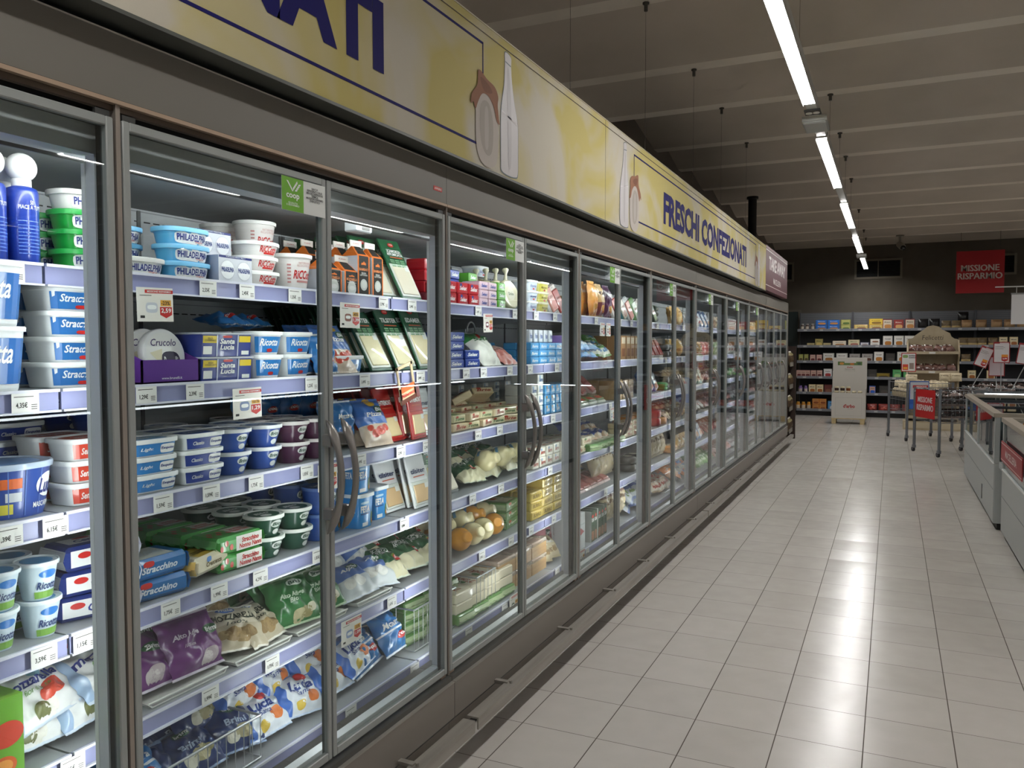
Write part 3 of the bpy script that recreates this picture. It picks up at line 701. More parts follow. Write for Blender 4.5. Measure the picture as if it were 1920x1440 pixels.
def fan(kind, name, cat, sh, y, desc, n=5, lean=.55, pitch=.035, dx=0, tier=0, jit=.004, yaw=0):
    """flat packs leaning back one behind the other"""
    z, xf, dep = COLS[sh]; xf -= .022
    for r in range(n):
        put(kind, name, cat, xf-.012-r*pitch-dx, y+rnd.uniform(-jit, jit), z+.003, desc, sh, lean=lean+rnd.uniform(-.02, .02), yaw=yaw+rnd.uniform(-.04, .04), row=r)
def heap(kinds, name, cat, sh, y0, y1, desc, nx=2, ny=4, layers=1, lean=1.1, dx=.02, lift=.0, dstep=.10, rise=.035, spread=.25):
    """soft bags thrown on a shelf, sloping up towards the back"""
    z, xf, dep = COLS[sh]; xf -= .03
    for l in range(layers):
        for r in range(nx):
            for i in range(ny):
                y = y0+(y1-y0)*(i+.5+(.25 if (r+l) % 2 else -.05))/ny+rnd.uniform(-.01, .01)
                k = kinds[(i+r+l) % len(kinds)]
                put(k, name, cat, xf-dx-r*dstep-rnd.uniform(0, .012), y, z+.019+lift+l*.045+r*rise+rnd.uniform(0, .008), desc, sh, lean=lean+rnd.uniform(-.15, .12), yaw=rnd.uniform(-spread, spread), rollv=rnd.uniform(-spread, spread), row=r, tier=l)
W1, W2 = plast('#e9eae9'), plast('#f4f4f2')
ink = mat('#1b2f7c', .4); red = mat('#c4241f', .4); blk = mat('#1a1a1a', .5); wht = mat('#f3f3f0', .4)

# --- cream cheese tubs with PHILADELPHIA on an oval white panel
def phil(bodyc, lidc, txt='PHILADELPHIA'):
    def paint(b, s):
        b.patch(s, -.056, .058, .003, .032, wht, 10, 2, .35); b.text(txt, lambda u, v: s(u, v, .0012), .0, .019, .100, .016, ink, .03); b.text('Original', lambda u, v: s(u, v, .0012), .02, .009, .03, .005, red, .01, .2)
    return Tub(.095, .132, .036, 2.6, .12, film(bodyc), plast(lidc), .007, .004, paint)
T_lblue = phil('#58aedd', '#7cc2ea'); T_white = phil('#e6e4df', '#d9d8d4'); T_green = phil('#1f9a3c', '#2aa54a'); T_teal = phil('#2c6d55', '#8a9a94')
def riccotta_low(b, s):
    b.text('RiCCotta', s, .0, .022, .07, .018, red, .03, .25); b.patch(s, -.02, .03, .008, .013, red, 6, 1)
T_ricc = Tub(.115, .135, .036, 2.2, .18, plast('#eceae7'), plast('#f3f2ef'), .006, .004, riccotta_low)
def riccotta_big(b, s):
    b.text('RiCCotta', s, .0, .045, .085, .026, red, .03, .25); b.text('NATURALMENTE\nRICCA DI PROTEINE', s, 0, .075, .06, .014, mat('#c0837f'), .0); b.patch(s, -.03, .03, .022, .028, mat('#c98c88'), 6, 1)
    for k in range(6): b.patch(s, -.062, -.050, .02+k*.01, .025+k*.01, mat('#c98c88'), 1, 1)
T_riccb = Tub(.118, .122, .098, 2, .22, plast('#e8e3e0'), plast('#f0eeeb'), .007, .004, riccotta_big)
# two-pack sleeve
def twopack(b, s):
    nv = mat('#232d6e', .45)
    b.patch(s.fx, -.06, .06, .064, .07, nv, 1, 1); b.patch(s.fx, -.06, .06, 0, .004, nv, 1, 1)
    for c in (-.030, .030):
        b.patch(s.fx, c-.027, c+.027, .007, .060, mat('#c9ccd3', .3), 1, 1, 1.0); b.patch(lambda u, v: (s.fx(u, v)[0]+.0005, u, v), c-.024, c+.024, .010, .057, mat('#eff0f1', .3), 1, 1, 1.0)
        b.text('PHILADELPHIA', lambda u, v: (s.fx(u, v)[0]+.001, u, v), c, .034, .044, .012, ink, .03)
    b.text('FORMAGGIO FRESCO 80g x 2', lambda u, v: (s.fx(u, v)[0]+.0005, u, v), 0, .067, .07, .004, wht, .0)
B_two = Brick(.06, .122, .070, card('#d5d8df'), {'z+': card('#20296a'), 'y-': card('#9ea4b8')}, twopack)
# orange and black mozzarella cartons with a gable top
def carton(w, h, txt, cube=False):
    b = MB(); bk = card('#211d1b'); og = card('#e0762a'); wh = card('#ece7df')
    b.box(-w/2, w/2, -w/2, w/2, 0, h, bk, mts={'y-': card('#c9cdd6')})
    b.box(w/2, w/2+.0006, -w/2, -w/2+.006, 0, h, og); b.box(w/2, w/2+.0006, w/2-.005, w/2, 0, h, og)
    g = h+.034; b.add([(-w/2, -w/2, h), (w/2, -w/2, h), (w/2, w/2, h), (-w/2, w/2, h), (0, -w/2+.012, g), (0, w/2-.012, g)], [(1, 2, 5, 4), (3, 0, 4, 5), (0, 1, 4), (2, 3, 5)], og)
    b.add([(.0+w*.42, -w*.36, h+.006), (.0+w*.42, w*.36, h+.006), (.0055, w*.26, g-.002), (.0055, -w*.26, g-.002)], [(0, 1, 2, 3)], bk)
    b.box(-.002, .002, -w/2+.002, w/2-.002, g-.002, g+.018, wh); b.text('vi piace', FX(.0026), 0, g+.008, w*.5, .005, red, .01)
    s = FX(w/2+.0007)
    b.poly(s, [(.0+w*.30*math.cos(t*.5), h*.27+w*.30*math.sin(t*.5)) for t in range(13)], mat('#bfc1bd', .4)); b.patch(FX(w/2+.0012), -w*.2, w*.2, h*.18, h*.38, mat('#d3d4d0', .35), 1, 1, 1.0)
    b.text(txt, s, 0, h*.66, w*.74, h*.07 if not cube else h*.12, mat('#e8894a'), .03)
    b.text('SENZA\nLATTOSIO', s, 0, h*.54, w*.6, h*.09, wht, .01)
    b.poly(s, [(-w*.2, h*.77), (-w*.02, h*.78), (w*.2, h*.77), (w*.16, h*.83), (w*.08, h*.84), (w*.02, h*.87), (-w*.06, h*.83), (-w*.2, h*.82)], og)
    return Raw(b, h+.052, w/2, w/2, 'carton')
K_tall = carton(.064, .128, 'BAMBAO'); K_cube = carton(.078, .072, 'MOZZARELLA', True)
# slices in tall packs: printed header above a clear window
def slices(hd, cheese, title, w=.125, h=.25, t=.012, headf=.42, logo=True, edge='#d8ddd6', tcol=None, sub=True):
    b = MB(); hm = film(hd); cm = mat(cheese, .3, 0, .6, .5)
    b.rbox(-t/2, t/2-.003, -w/2, w/2, 0, h, film(hd), .002)
    b.rbox(t/2-.004, t/2, -w/2+.004, w/2-.004, .01, h*(1-headf), film(edge), .0015)
    b.rbox(t/2-.003, t/2+.003, -w/2+.012, w/2-.012, .018, h*(1-headf)-.012, cm, .0025)
    s = FX(t/2+.0005); s2 = FX(t/2+.0010); sw = FX(t/2+.0034)
    if logo: b.patch(s, -.020, .016, h-.034, h-.016, red, 1, 1, 1.0); b.text('coop', s2, -.002, h-.025, .022, .007, wht, .02)
    b.text(title, s, 0, h-.058, w*.78, .026 if '\n' in title else .018, tcol or wht, .03)
    b.patch(s, -w*.3, w*.32, h-.080, h-.076, mat('#c05a3a'), 1, 1)
    if sub:
        for k in range(4):
            for q in range(3): b.patch(s, -w*.36+q*w*.25, -w*.36+q*w*.25+w*.2, h*(1-headf)+.004-k*.008+.018-.010, h*(1-headf)+.009-k*.008+.018-.010, mat('#7fae84'), 1, 1)
    b.patch(sw, w*.18, w*.38, h*(1-headf)-.03, h*(1-headf)-.012, mat('#e4e6e2'), 1, 1)
    return Raw(b, h, w/2, t/2+.002, 'pack')
S_scam = slices('#1d5f3c', '#e6ddc4', 'SCAMORZA\nAFFUMICATA'); S_prov = slices('#1f5a38', '#e7e0c8', 'PROVOLA'); S_til = slices('#1c4a34', '#e4d9ae', 'TILSITER'); S_eda = slices('#1f5436', '#e9d9a6', 'EDAMER')
S_red = slices('#a81f1c', '#ecd7a6', 'ENTREMONT', w=.10, h=.20, headf=.5, sub=False, edge='#b8302a', logo=False)
S_tilw = slices('#e7e9ea', '#dcb98a', 'tilsiter', w=.12, h=.19, headf=.5, sub=False, logo=False, tcol=mat('#1f2a55')); S_edw = slices('#dfe3e6', '#e2c08a', 'edamer', w=.12, h=.18, headf=.5, sub=False, logo=False, tcol=mat('#1f2a55'))
S_mar = slices('#6c1c2a', '#c8a58a', 'BRESAOLA', w=.12, h=.13, headf=.5, sub=False, logo=False)
# spray cans with a round white cap
def spray():
    b = MB(); bl = film('#1f3fa6'); b.lathe([(.027, 0), (.030, .004), (.030, .145), (.027, .152), (.014, .158)], bl, 28)
    s = lambda u, v: ((.0305)*math.cos(u/.0305), .0305*math.sin(u/.0305), v)
    b.text('50\nPIACE A TUTTI', s, 0, .118, .05, .018, wht, .02); b.patch(s, -.026, .026, .085, .0865, mat('#8fa6dd'), 6, 1)
    for k in range(9): b.patch(s, -.026, .02+.004*(k % 3), .02+k*.007, .022+k*.007, mat('#5f7fd0'), 6, 1)
    c = MB(); c.lathe([(.016, .153), (.018, .156), (.018, .170), (.016, .172)], W2, 24); c.lathe([(.001, .166)]+[(.029*math.sin(PI*k/12), .195-.029*math.cos(PI*k/12)) for k in range(1, 12)]+[(.001, .224)], W2, 24)
    return Raw(b, .224, .03, .03, 'spray_can', [('cap', c.mesh('cap'))])
K_spray = spray()
# rectangular tubs
def label_tub(col, word, sub='', W=.10, L=.14, h=.05, lidc='#eef0f0', bodyc='#e9ecee', wcol=None, vmid=.5, topcol=None, oval=False, tap=.10, e=5):
    def paint(b, s):
        b.patch(s, -L*.47, L*.47, h*.12, h*.86, film(col), 10, 2)
        f = lambda u, v: s(u, v, .0012)
        if oval: b.patch(f, L*.05, L*.44, h*.2, h*.78, wht, 6, 2, .6); b.text(word, lambda u, v: s(u, v, .0017), L*.245, h*.5, L*.32, h*.22, wcol or ink, .03, .2); b.text(sub, f, -L*.2, h*.5, L*.3, h*.25, wht, .02, .3)
        else:
            b.text(word, f, -L*.05, h*vmid, L*.6, h*.34, wcol or wht, .02, .3)
            if sub: b.patch(f, -L*.12, L*.08, h*.14, h*.3, red, 4, 1, .8)
    def top(b, s):
        if topcol: b.patch(s, -L*.38, L*.38, -W*.36, W*.36, film(topcol), 1, 1, .3); b.text(word, lambda u, v: (s(u, v)[0], s(u, v)[1], s(u, v)[2]+.0006), 0, 0, L*.5, W*.25, wht, .02, .3)
    return Tub(W, L, h, e, tap, plast(bodyc), plast(lidc), .006, .003, paint, top, name='tub')
R_bluew = label_tub('#2a6cb0', 'Stracchino', 'x', .11, .155, .048, vmid=.6, topcol=None); R_red = label_tub('#d0412c', 'Senza Lattosio', '', .095, .135, .042, topcol='#d9583f'); R_navy = label_tub('#253f92', 'Exquisa', 'Classico', .09, .128, .036, oval=True, topcol='#3a62b8')
R_light = label_tub('#2f7fc4', 'Exquisa', 'Light', .09, .128, .036, oval=True, topcol='#7db4e0'); R_big = label_tub('#2d6ab2', 'Ricotta', 'x', .15, .17, .12, bodyc='#eceeef', tap=.12, e=3.2, vmid=.62); R_ric = label_tub('#2a7abf', 'Ricotta', 'x', .10, .118, .058, tap=.2, e=3.5, vmid=.6)
R_wt = label_tub('#c9d4e4', 'Gorgonzola', 'x', .10, .115, .045, bodyc='#dfe6f0', wcol=ink); R_yt = label_tub('#d9cf5e', 'Mascarpone', 'x', .10, .115, .045, bodyc='#e8e08c', lidc='#f0ecc8', wcol=mat('#7a6a1c')); R_yog = label_tub('#8a5a3c', 'Crema', '', .085, .10, .05, e=2.2, tap=.2, bodyc='#e6e2da')
# dome four-pack, navy, under a clear film
def domepack():
    b = MB(); nv = film('#2a3a86'); yl = film('#e6c820'); s = FX(.0)
    b.prism([(-.045, 0), (.045, 0), (.05, .056), (-.05, .056)], -.082, .082, nv, 'y')
    b.rbox(-.055, .055, -.088, .088, .055, .060, clearfilm('clear_lid', '#e6eaf2', .7), .002)
    f = lambda u, v: (.0455+v*.0893, u, v); g = lambda u, v: (.0461+v*.0893, u, v)
    b.patch(f, -.028, .032, .010, .050, ink, 1, 1, 1.0); b.text('Santa\nLucia', g, .0, .031, .05, .028, wht, .03, .2); b.patch(f, -.08, -.035, .034, .052, yl, 1, 1); b.patch(f, .04, .08, .036, .052, yl, 1, 1); b.patch(g, -.016, .016, .047, .053, red, 1, 1, .6)
    b.patch(f, -.078, -.05, .006, .026, wht, 1, 1); b.patch(f, .05, .076, .004, .014, mat('#e8ebe4'), 1, 1); b.text('SENZA\nCONSERVANTI', g, -.057, .043, .036, .010, blk, .01)
    for u in (-.034, .036): b.patch(g, u-.002, u+.002, .0, .055, mat('#c9d0e4', .2), 1, 1)
    return Raw(b, .061, .088, .055, 'multipack')
K_dome = domepack()
# purple counter box with round white cheeses
def purplebox():
    b = MB(); p = card('#5a2f86'); b.box(-.05, .05, -.085, .085, 0, .004, p); b.box(.046, .05, -.085, .085, 0, .055, p)
    b.prism([(-.05, 0), (.05, 0), (.05, .055), (-.05, .09)], -.085, -.081, p); b.prism([(-.05, 0), (.05, 0), (.05, .055), (-.05, .09)], .081, .085, p)
    s = FX(.0507); b.text('www.brunelli.it', s, 0, .012, .06, .006, wht, 0)
    return Raw(b, .06, .085, .05, 'display_box')
K_pbox = purplebox()
def roundpack(rad, c1, c2, word, t=.02, text2=None, wcol=None):
    """round box standing on its edge, facing +x"""
    b = MB(); M_ = Matrix.Translation((0, 0, rad)) @ Matrix.Rotation(PI/2, 4, 'Y')
    b.lathe([(rad-.002, -t/2), (rad, -t/2+.002), (rad, t/2-.002), (rad-.002, t/2)], film(c1), 36, M=M_)
    s = FX(t/2+.0006, 0, rad); b.patch(s, -rad*.86, rad*.86, -rad*.86, rad*.86, film(c2), 1, 1, 1.0)
    s2 = FX(t/2+.0011, 0, rad); b.text(word, s2, .0, rad*.45, rad*1.2, rad*.28, wcol or mat('#3b2a66'), .01, .3)
    b.patch(s2, -rad*.2, rad*.7, -rad*.75, rad*.1, mat('#2c2440'), 1, 1, .8); b.text('Nonno\nNanni' if text2 is None else text2, FX(t/2+.0016, 0, rad), rad*.25, -rad*.33, rad*.7, rad*.45, wht, .02, .2)
    b.poly(s2, [(-rad*.7, rad*.05), (-rad*.1, rad*.2), (-rad*.2, -rad*.45)], mat('#e8dfbf'))
    return Raw(b, 2*rad, rad, t/2, 'round_pack')
K_round = roundpack(.062, '#efeef0', '#f4f2ef', 'Crucolo', text2='Brunelli')
# round tapered bowls with flat lids
def bowl(col, lidcol, word, rad=.053, h=.055, tap=.32, lidtop=None):
    def paint(b, s):
        b.patch(s, -.022, .022, h*.48, h*.86, mat('#e8ece8', .4), 4, 2, 1.0); b.text(word, lambda u, v: s(u, v, .0013), 0, h*.67, .034, h*.18, mat('#1d4a34'), .03, .2)
        b.patch(s, -.012, .016, h*.12, h*.4, mat('#dfe2de', .4), 3, 2, 1.0); b.patch(s, .045, .058, h*.2, h*.7, mat('#d3d6da'), 2, 2)
    def top(b, s):
        b.patch(s, -rad*.82, rad*.82, -rad*.82, rad*.82, film(lidtop or col), 1, 1, 1.0); f = lambda u, v: (s(u, v)[0], s(u, v)[1], s(u, v)[2]+.0006); b.text(word, f, 0, .01, rad*1.0, rad*.35, wht, .03, .2); b.patch(f, -rad*.5, rad*.1, -rad*.6, -rad*.1, mat('#e6e8e4'), 1, 1, .9)
    return Tub(2*rad, 2*rad, h, 2, tap, film(col), plast(lidcol), .006, .003, paint, top, name='bowl')
C_blue = bowl('#2c4f9e', '#e6e9ec', 'Brimi', lidtop='#5b86c6'); C_purple = bowl('#4c2340', '#e2dcda', 'Brimi', lidtop='#5c2c48'); C_green = bowl('#1d4a38', '#e5e8e2', 'Bio', lidtop='#2a5c44')
C_deepb = bowl('#2a4f9c', '#5a78b8', 'Latte', .052, .075, .12)
def mascarpone(b, s):
    f = lambda u, v: s(u, v, .0013)
    b.patch(s, .02, .09, .035, .085, wht, 6, 3, 1.0); b.text('Lucia', f, .055, .058, .06, .03, ink, .03, .25); b.text('MASCARPONE', f, .05, .022, .07, .011, wht, .02); b.patch(s, -.07, -.012, .06, .08, mat('#d9662c'), 6, 2); b.patch(s, -.045, -.012, .034, .052, mat('#cfd4da'), 4, 2); b.patch(s, -.06, -.03, .01, .03, mat('#dcd04a'), 4, 2)
    for k in range(7): b.patch(s, -.11+k*.035, -.108+k*.035, .004, .095, mat('#5f83cc'), 1, 4)
K_masc = Tub(.15, .16, .10, 2.4, .16, film('#274a9c'), clearfilm('clear_rim', '#cfe0f6', .75), .008, .004, mascarpone, lambda b, s: b.patch(s, -.06, .06, -.055, .055, film('#6fa0dc'), 1, 1, .8))
# yogurt-like ricotta cups
def cup(b, s):
    f = lambda u, v: s(u, v, .0013)
    b.patch(s, -.02, .022, .045, .062, film('#2f76c2'), 4, 2, 1.0); b.text('Ricotta', f, 0, .030, .05, .016, mat('#20386e'), .02, .3); b.patch(s, -.03, .03, .004, .018, film('#7fae4a'), 6, 2)
K_cup = Tub(.078, .078, .074, 2, .3, plast('#cfe0ea'), plast('#dfe9ee'), .004, .003, cup, lambda b, s: b.patch(s, -.03, .03, -.03, .03, film('#5fa0d4'), 1, 1, 1.0), name='cup')
def feta(b, s):
    f = lambda u, v: s(u, v, .0013)
    for o_ in (-.0, ): b.text('FETA', f, -.012, .062, .045, .022, wht, .05); b.patch(s, -.034, .008, .044, .048, mat('#16407c'), 4, 1)
    b.patch(s, .02, .044, .008, .05, mat('#4d6a2c'), 3, 3, .8); b.patch(f, .024, .036, .012, .026, mat('#e0802c'), 3, 2, 1.0); b.text('FETA', f, .06, .062, .03, .022, wht, .05); b.patch(s, .052, .074, .01, .045, mat('#4d6a2c'), 3, 3, .7); b.patch(f, .056, .066, .012, .026, mat('#e0802c'), 3, 2, 1.0)
    b.patch(s, -.034, .008, .078, .086, mat('#bfe0f2'), 4, 1, .8); b.patch(s, -.026, .004, .006, .018, wht, 4, 1); b.text('FETA', f, -.068, .062, .03, .022, wht, .05)
K_feta = Tub(.095, .088, .104, 4.5, .10, film('#2a8ad0'), plast('#e8ecec'), .008, .004, feta)
# soft bags
def mz(word, wc, sub=None, sc=None, logo=None, uc=0, vc=.62, ww=.7, hh=.12, shear=.0):
    def paint(b, s, w=None):
        W_, H_ = paint.w, paint.h
        b.text(word, s, uc*W_, vc*H_, ww*W_, hh*H_, wc, .03, shear)
        if sub: b.text(sub, s, uc*W_, (vc-.16)*H_, ww*.5*W_, hh*.45*H_, sc or wc, .01, .2)
        if logo:
            lu, lv, lc, lw = logo; b.patch(s, (lu-.17)*W_, (lu+.17)*W_, (lv-.085)*H_, (lv+.085)*H_, lc, 6, 3, 1.0); b.text(lw, lambda u, v: s(u, v, .0024), lu*W_, lv*H_, .27*W_, .085*H_, wht if lw != 'Brimi' or lc == gD else mat('#1d4a34'), .03, .15)
    return paint
def bag(w, h, t, base, word, wc, seed=0, **k):
    pk = {q: k.pop(q) for q in ('sub', 'sc', 'logo', 'uc', 'vc', 'ww', 'hh', 'shear') if q in k}
    p = mz(word, wc, **pk); p.w, p.h = w, h
    return Pouch(w, h, t, base, paint=p, seed=seed, **k)
gD, gM = film('#1f5a30'), film('#3a7d3c')
moz = film('#e4e3df'); tom = mat('#cf4a35', .3, 0, .6, .4); olv = mat('#6d7044', .4); clb = film('#9fb6d4')
Z_moz = [bag(.17, .14, .045, film('#e9eaea'), 'mozzarella', mat('#2a357e'), i, sub='fior di latte', sc=mat('#6c9a50'), blobs=[(.45, -.25, .022, tom), (.15, -.4, .015, tom), (-.2, -.75, .018, olv), (.1, -.8, .016, mat('#ece9e0')), (.3, .5, .014, film('#8dbfd2'))], zones=[(-1, -.75, -1, 1, clb)], sealmat=film('#cfdcec'), hh=.17, ww=.75) for i in range(3)]
Z_pur = [bag(.18, .15, .05, film('#683070'), 'Alto Adige', mat('#e4d4e6'), 10+i, sub='100% Latte', logo=(.25, .6, gD, 'Brimi'), uc=-.18, ww=.42, hh=.12, shear=.2, blobs=[(.35, -.7, .022, mat('#b9a9ae', .3)), (.2, -.75, .018, mat('#c9bfbf', .3))], sealmat=film('#cfc4d4')) for i in range(3)]
Z_cream = [bag(.16, .14, .045, film('#bfb39a'), 'MOZZARELLA', mat('#2b352a'), 20+i, sub='100%', logo=(-.1, .82, film('#3f6fc0'), 'mila'), hh=.15, ww=.8, zones=[(-1, 1, -.1, .75, film('#d6cdb6'))], blobs=[(-.3, -.55, .02, mat('#8a7048')), (.1, -.6, .022, mat('#9a8054')), (.45, -.5, .018, mat('#8a7048')), (-.6, -.5, .015, mat('#a08c62'))], sealmat=film('#e6e2d6')) for i in range(3)]
Z_green = [bag(.16, .15, .05, film('#2a6b36'), 'Alto Adige\nBio', mat('#c9dcc4'), 30+i, logo=(.1, .8, film('#e4ece0'), 'Brimi'), uc=-.1, vc=.5, ww=.5, hh=.2, shear=.2, zones=[(-1, 1, .78, 1, film('#4b8a4a'))], blobs=[(.3, -.75, .02, mat('#8f8558')), (-.1, -.8, .02, mat('#b3aa86')), (.6, -.6, .015, mat('#cfcab2'))], sealmat=film('#b9cfae')) for i in range(3)]
Z_navy = [bag(.16, .14, .045, film('#22386e'), 'Brimi', mat('#b8c8e4'), 40+i, logo=(.0, .78, gD, 'Brimi'), blobs=[(.2, -.5, .022, mat('#b3a984')), (-.3, -.6, .018, mat('#d9d5c4')), (.5, -.4, .014, mat('#8f8a5c'))], sealmat=film('#8fa6cc'), ww=.4, hh=.12, vc=.5) for i in range(3)]
Z_luc = [bag(.16, .14, .045, film('#dfe5ee'), 'Lucia', mat('#23408e'), 50+i, sub='Santa', sc=mat('#23408e'), hh=.22, ww=.55, shear=.25, vc=.55, zones=[(-1, 1, .55, 1, film('#5d8bd0')), (-1, -.7, -1, 1, film('#3f6fc4'))], blobs=[(.3, .55, .018, red), (.45, -.5, .02, mat('#d9783a')), (-.3, -.75, .014, mat('#d8b848')), (.0, -.6, .014, mat('#e8ebf0'))], sealmat=film('#c6d6ee')) for i in range(4)]
Z_azure = [bag(.17, .15, .05, film('#2672b4'), 'Mozzarella', wht, 60+i, logo=(.2, .3, red, 'coop'), zones=[(-1, 1, -.12, .02, film('#e9eef2'))], hh=.15, ww=.7, shear=.25, sealmat=film('#e3eaf0'), wr=.006) for i in range(3)]
Z_sky = [bag(.17, .15, .05, film('#5f7fc0'), 'Alpi', wht, 70+i, logo=(.2, .7, gD, 'Brimi'), zones=[(-1, 1, -1, -.2, film('#cdd3d6'))], blobs=[(.2, -.45, .022, mat('#efeee8')), (-.4, -.5, .02, mat('#e6e4dc'))], sealmat=film('#dde5f0'), ww=.4, hh=.12, shear=.3) for i in range(2)]
Z_scag = [bag(.15, .16, .05, film('#2b5c3a'), 'SCAMORZA\nAFFUMICATA', wht, 80+i, zones=[(-1, 1, -1, -.35, film('#d9d3b0'))], blobs=[(.5, -.1, .014, mat('#8aa04a'))], sealmat=film('#d9e2d0'), ww=.6, hh=.22, vc=.7, logo=(.3, .42, red, 'coop')) for i in range(3)]
Z_gen = {}
def genbag(c1, c2, c3, word, w=.14, h=.13, t=.035, seed=0, wc=None):
    k = (c1, c2, c3, word, w, h, seed)
    if k not in Z_gen: Z_gen[k] = bag(w, h, t, film(c1), word, wc or wht, seed, zones=[(-1, 1, -.9, -.2, film(c2))], blobs=[(.3, -.4, .018, mat(c3, .35)), (-.3, -.5, .016, mat(c3, .35)), (.0, .5, .015, mat(c3, .35))], ww=.6, hh=.13, nu=14, nv=12)
    return Z_gen[k]
# pinched bags of smoked cheese balls
def ballbag(c, band, seed):
    R = random.Random(seed); b = MB(); m_ = mat(c, .3, 0, .6, .4); prof = []
    for k in range(13):
        t = k/12; r = .047*math.sin(PI*min(1, t*1.02))**.7 if t < .72 else .047*math.sin(PI*.72)**.7*(1-(t-.72)/.28*.55)
        if .76 < t < .86: r *= .72
        prof.append((max(.004, r), t*.125))
    M_ = Matrix.Rotation(1.25, 4, 'Y'); M_ = Matrix.Translation((-.04, 0, .035)) @ M_
    b.lathe(prof, m_, 22, M=M_)
    s = lambda u, v: tuple(M_ @ Vector((.0475*math.cos(u/.047+PI)*.99, .0475*math.sin(u/.047), v)))
    b.patch(s, -.045, .045, .045, .058, film(band), 8, 1); b.patch(s, -.007, .007, .03, .085, film(band), 2, 4)
    b.patch(lambda u, v: tuple(M_ @ Vector((.0482*math.cos(u/.047+PI), .0482*math.sin(u/.047), v))), -.014, .014, .036, .064, wht, 4, 3, 1.0)
    return Raw(b, .08, .045, .055, 'smoked_cheese')
K_ball = [ballbag('#e4d8a8', '#6f9fc4', 1), ballbag('#d9952f', '#3f7fc4', 2), ballbag('#e8deb4', '#2f7a6a', 3)]
# bricks
def bricktext(word, col, w, h, side='x', logo=None, shear=.3, stripe=None):
    def paint(b, s):
        if stripe: b.patch(s.fz, -s.ry*.6, s.ry*.6, -s.rx*.8, s.rx*.8, stripe, 1, 1)
        up_ = lambda f, e_=.0006: (lambda u, v: tuple(a+c for a, c in zip(f(u, v), (e_ if f is s.fx else 0, 0, e_ if f is s.fz else 0))))
        b.text(word, up_(s.fx), 0, s.H*.5, w, h, col, .03, shear); b.text(word, up_(s.fz), 0, 0, w, s.rx*.7, col, .03, shear)
        if logo: b.patch(up_(s.fx), -w*.45, -w*.15, s.H*.62, s.H*.92, logo, 1, 1, .8); b.patch(up_(s.fz), -w*.25, w*.1, s.rx*.3, s.rx*.75, logo, 1, 1, .8)
    return paint
def cert(b, s):
    wb = film('#eceded'); b.patch(s.fx, -.075, .075, .010, .045, wb, 1, 1); b.patch(s.fz, -.06, .06, -.02, .035, wb, 1, 1)
    up_ = lambda f, d: (lambda u, v: tuple(a+c for a, c in zip(f(u, v), d)))
    b.text('Certosa', up_(s.fx, (.0006, 0, 0)), .015, .026, .08, .018, ink, .03, .25); b.text('Certosa', up_(s.fz, (0, 0, .0006)), .0, .0, .08, .022, ink, .03, .25); b.patch(up_(s.fx, (.0006, 0, 0)), -.06, -.03, .026, .04, red, 1, 1, 1.0); b.patch(up_(s.fz, (0, 0, .0006)), -.03, .01, .018, .032, red, 1, 1, 1.0)
Q_cert = Brick(.10, .17, .052, film('#20357e'), paint=cert, fins=film('#e4e6ea'), r=.010)
Q_blue = Brick(.11, .17, .048, film('#1f6aa8'), paint=bricktext('Stracchino', mat('#dfe9f0'), .10, .016, logo=red, stripe=film('#dfe3dc')), fins=film('#2f7ab8'), r=.010)
Q_yel = Brick(.10, .15, .045, film('#e6dcc0'), paint=bricktext('Crescenza', mat('#6a5a2c'), .07, .012, logo=mat('#4f86c6'), stripe=film('#d8b24a')), fins=film('#e0b860'), r=.010)
def strac(b, s):
    up_ = lambda f, d: (lambda u, v: tuple(a+c for a, c in zip(f(u, v), d)))
    b.patch(s.fx, -.02, .072, .004, .042, film('#e6e6df'), 1, 1); b.patch(s.fz, .0, .07, -.03, .03, film('#e6e6df'), 1, 1)
    b.text('Stracchino\nNonno Nanni', up_(s.fx, (.0006, 0, 0)), .03, .022, .08, .028, red, .03, .15); b.text('Stracchino\nNonno Nanni', up_(s.fz, (0, 0, .0006)), .036, 0, .06, .036, red, .03, .15)
    for k in range(5): b.patch(up_(s.fz, (0, 0, .0012)), -.078+k*.016, -.066+k*.016, -.025+.02*(k % 2), -.005+.02*(k % 2), tom, 1, 1, 1.0); b.patch(up_(s.fz, (0, 0, .0010)), -.074+k*.016, -.064+k*.016, .004-.02*(k % 2), .018-.02*(k % 2), mat('#5fae4c'), 1, 1, .7)
    for k in range(3): b.patch(up_(s.fx, (.0008, 0, 0)), -.075+k*.016, -.063+k*.016, .010+.012*(k % 2), .026+.012*(k % 2), tom, 1, 1, 1.0)
Q_strac = Brick(.11, .165, .045, film('#4aa449'), paint=strac, fins=film('#6fb26c'), r=.010)
def simple(c, word, wc='#f0f0f0', D=.07, L=.09, h=.035, fins=None, stripe=None, logo=None, r=.004, tw=.7):
    return Brick(D, L, h, film(c), paint=bricktext(word, mat(wc), L*tw, h*.4, logo=mat(logo) if logo else None, stripe=film(stripe) if stripe else None), fins=film(fins) if fins else None, r=r)
Q_selr = simple('#b3202c', 'Selex', D=.09, L=.085, h=.045, stripe='#d7c9b4', logo='#2a3f8c'); Q_selp = simple('#e2c3cf', 'Selex', '#2a3f8c', .09, .075, .036); Q_selg = simple('#5fae3a', 'Selex', D=.09, L=.075, h=.038); Q_selb = simple('#2a3f9a', 'Selex', D=.09, L=.085, h=.038)
Q_sky = simple('#4a9ed6', 'Burro', D=.07, L=.10, h=.034, stripe='#7fbfe6'); Q_cub = simple('#3f97cf', 'Latte', D=.06, L=.055, h=.048, stripe='#d7e6ee', logo='#e0a04a'); Q_wcub = simple('#e6e6e0', 'Burro', '#3c5a8c', .07, .06, .05, logo='#8fb4d8'); Q_wcg = simple('#ddd8c8', 'Burro', '#a0402c', .07, .075, .048, logo='#7f9fc0')
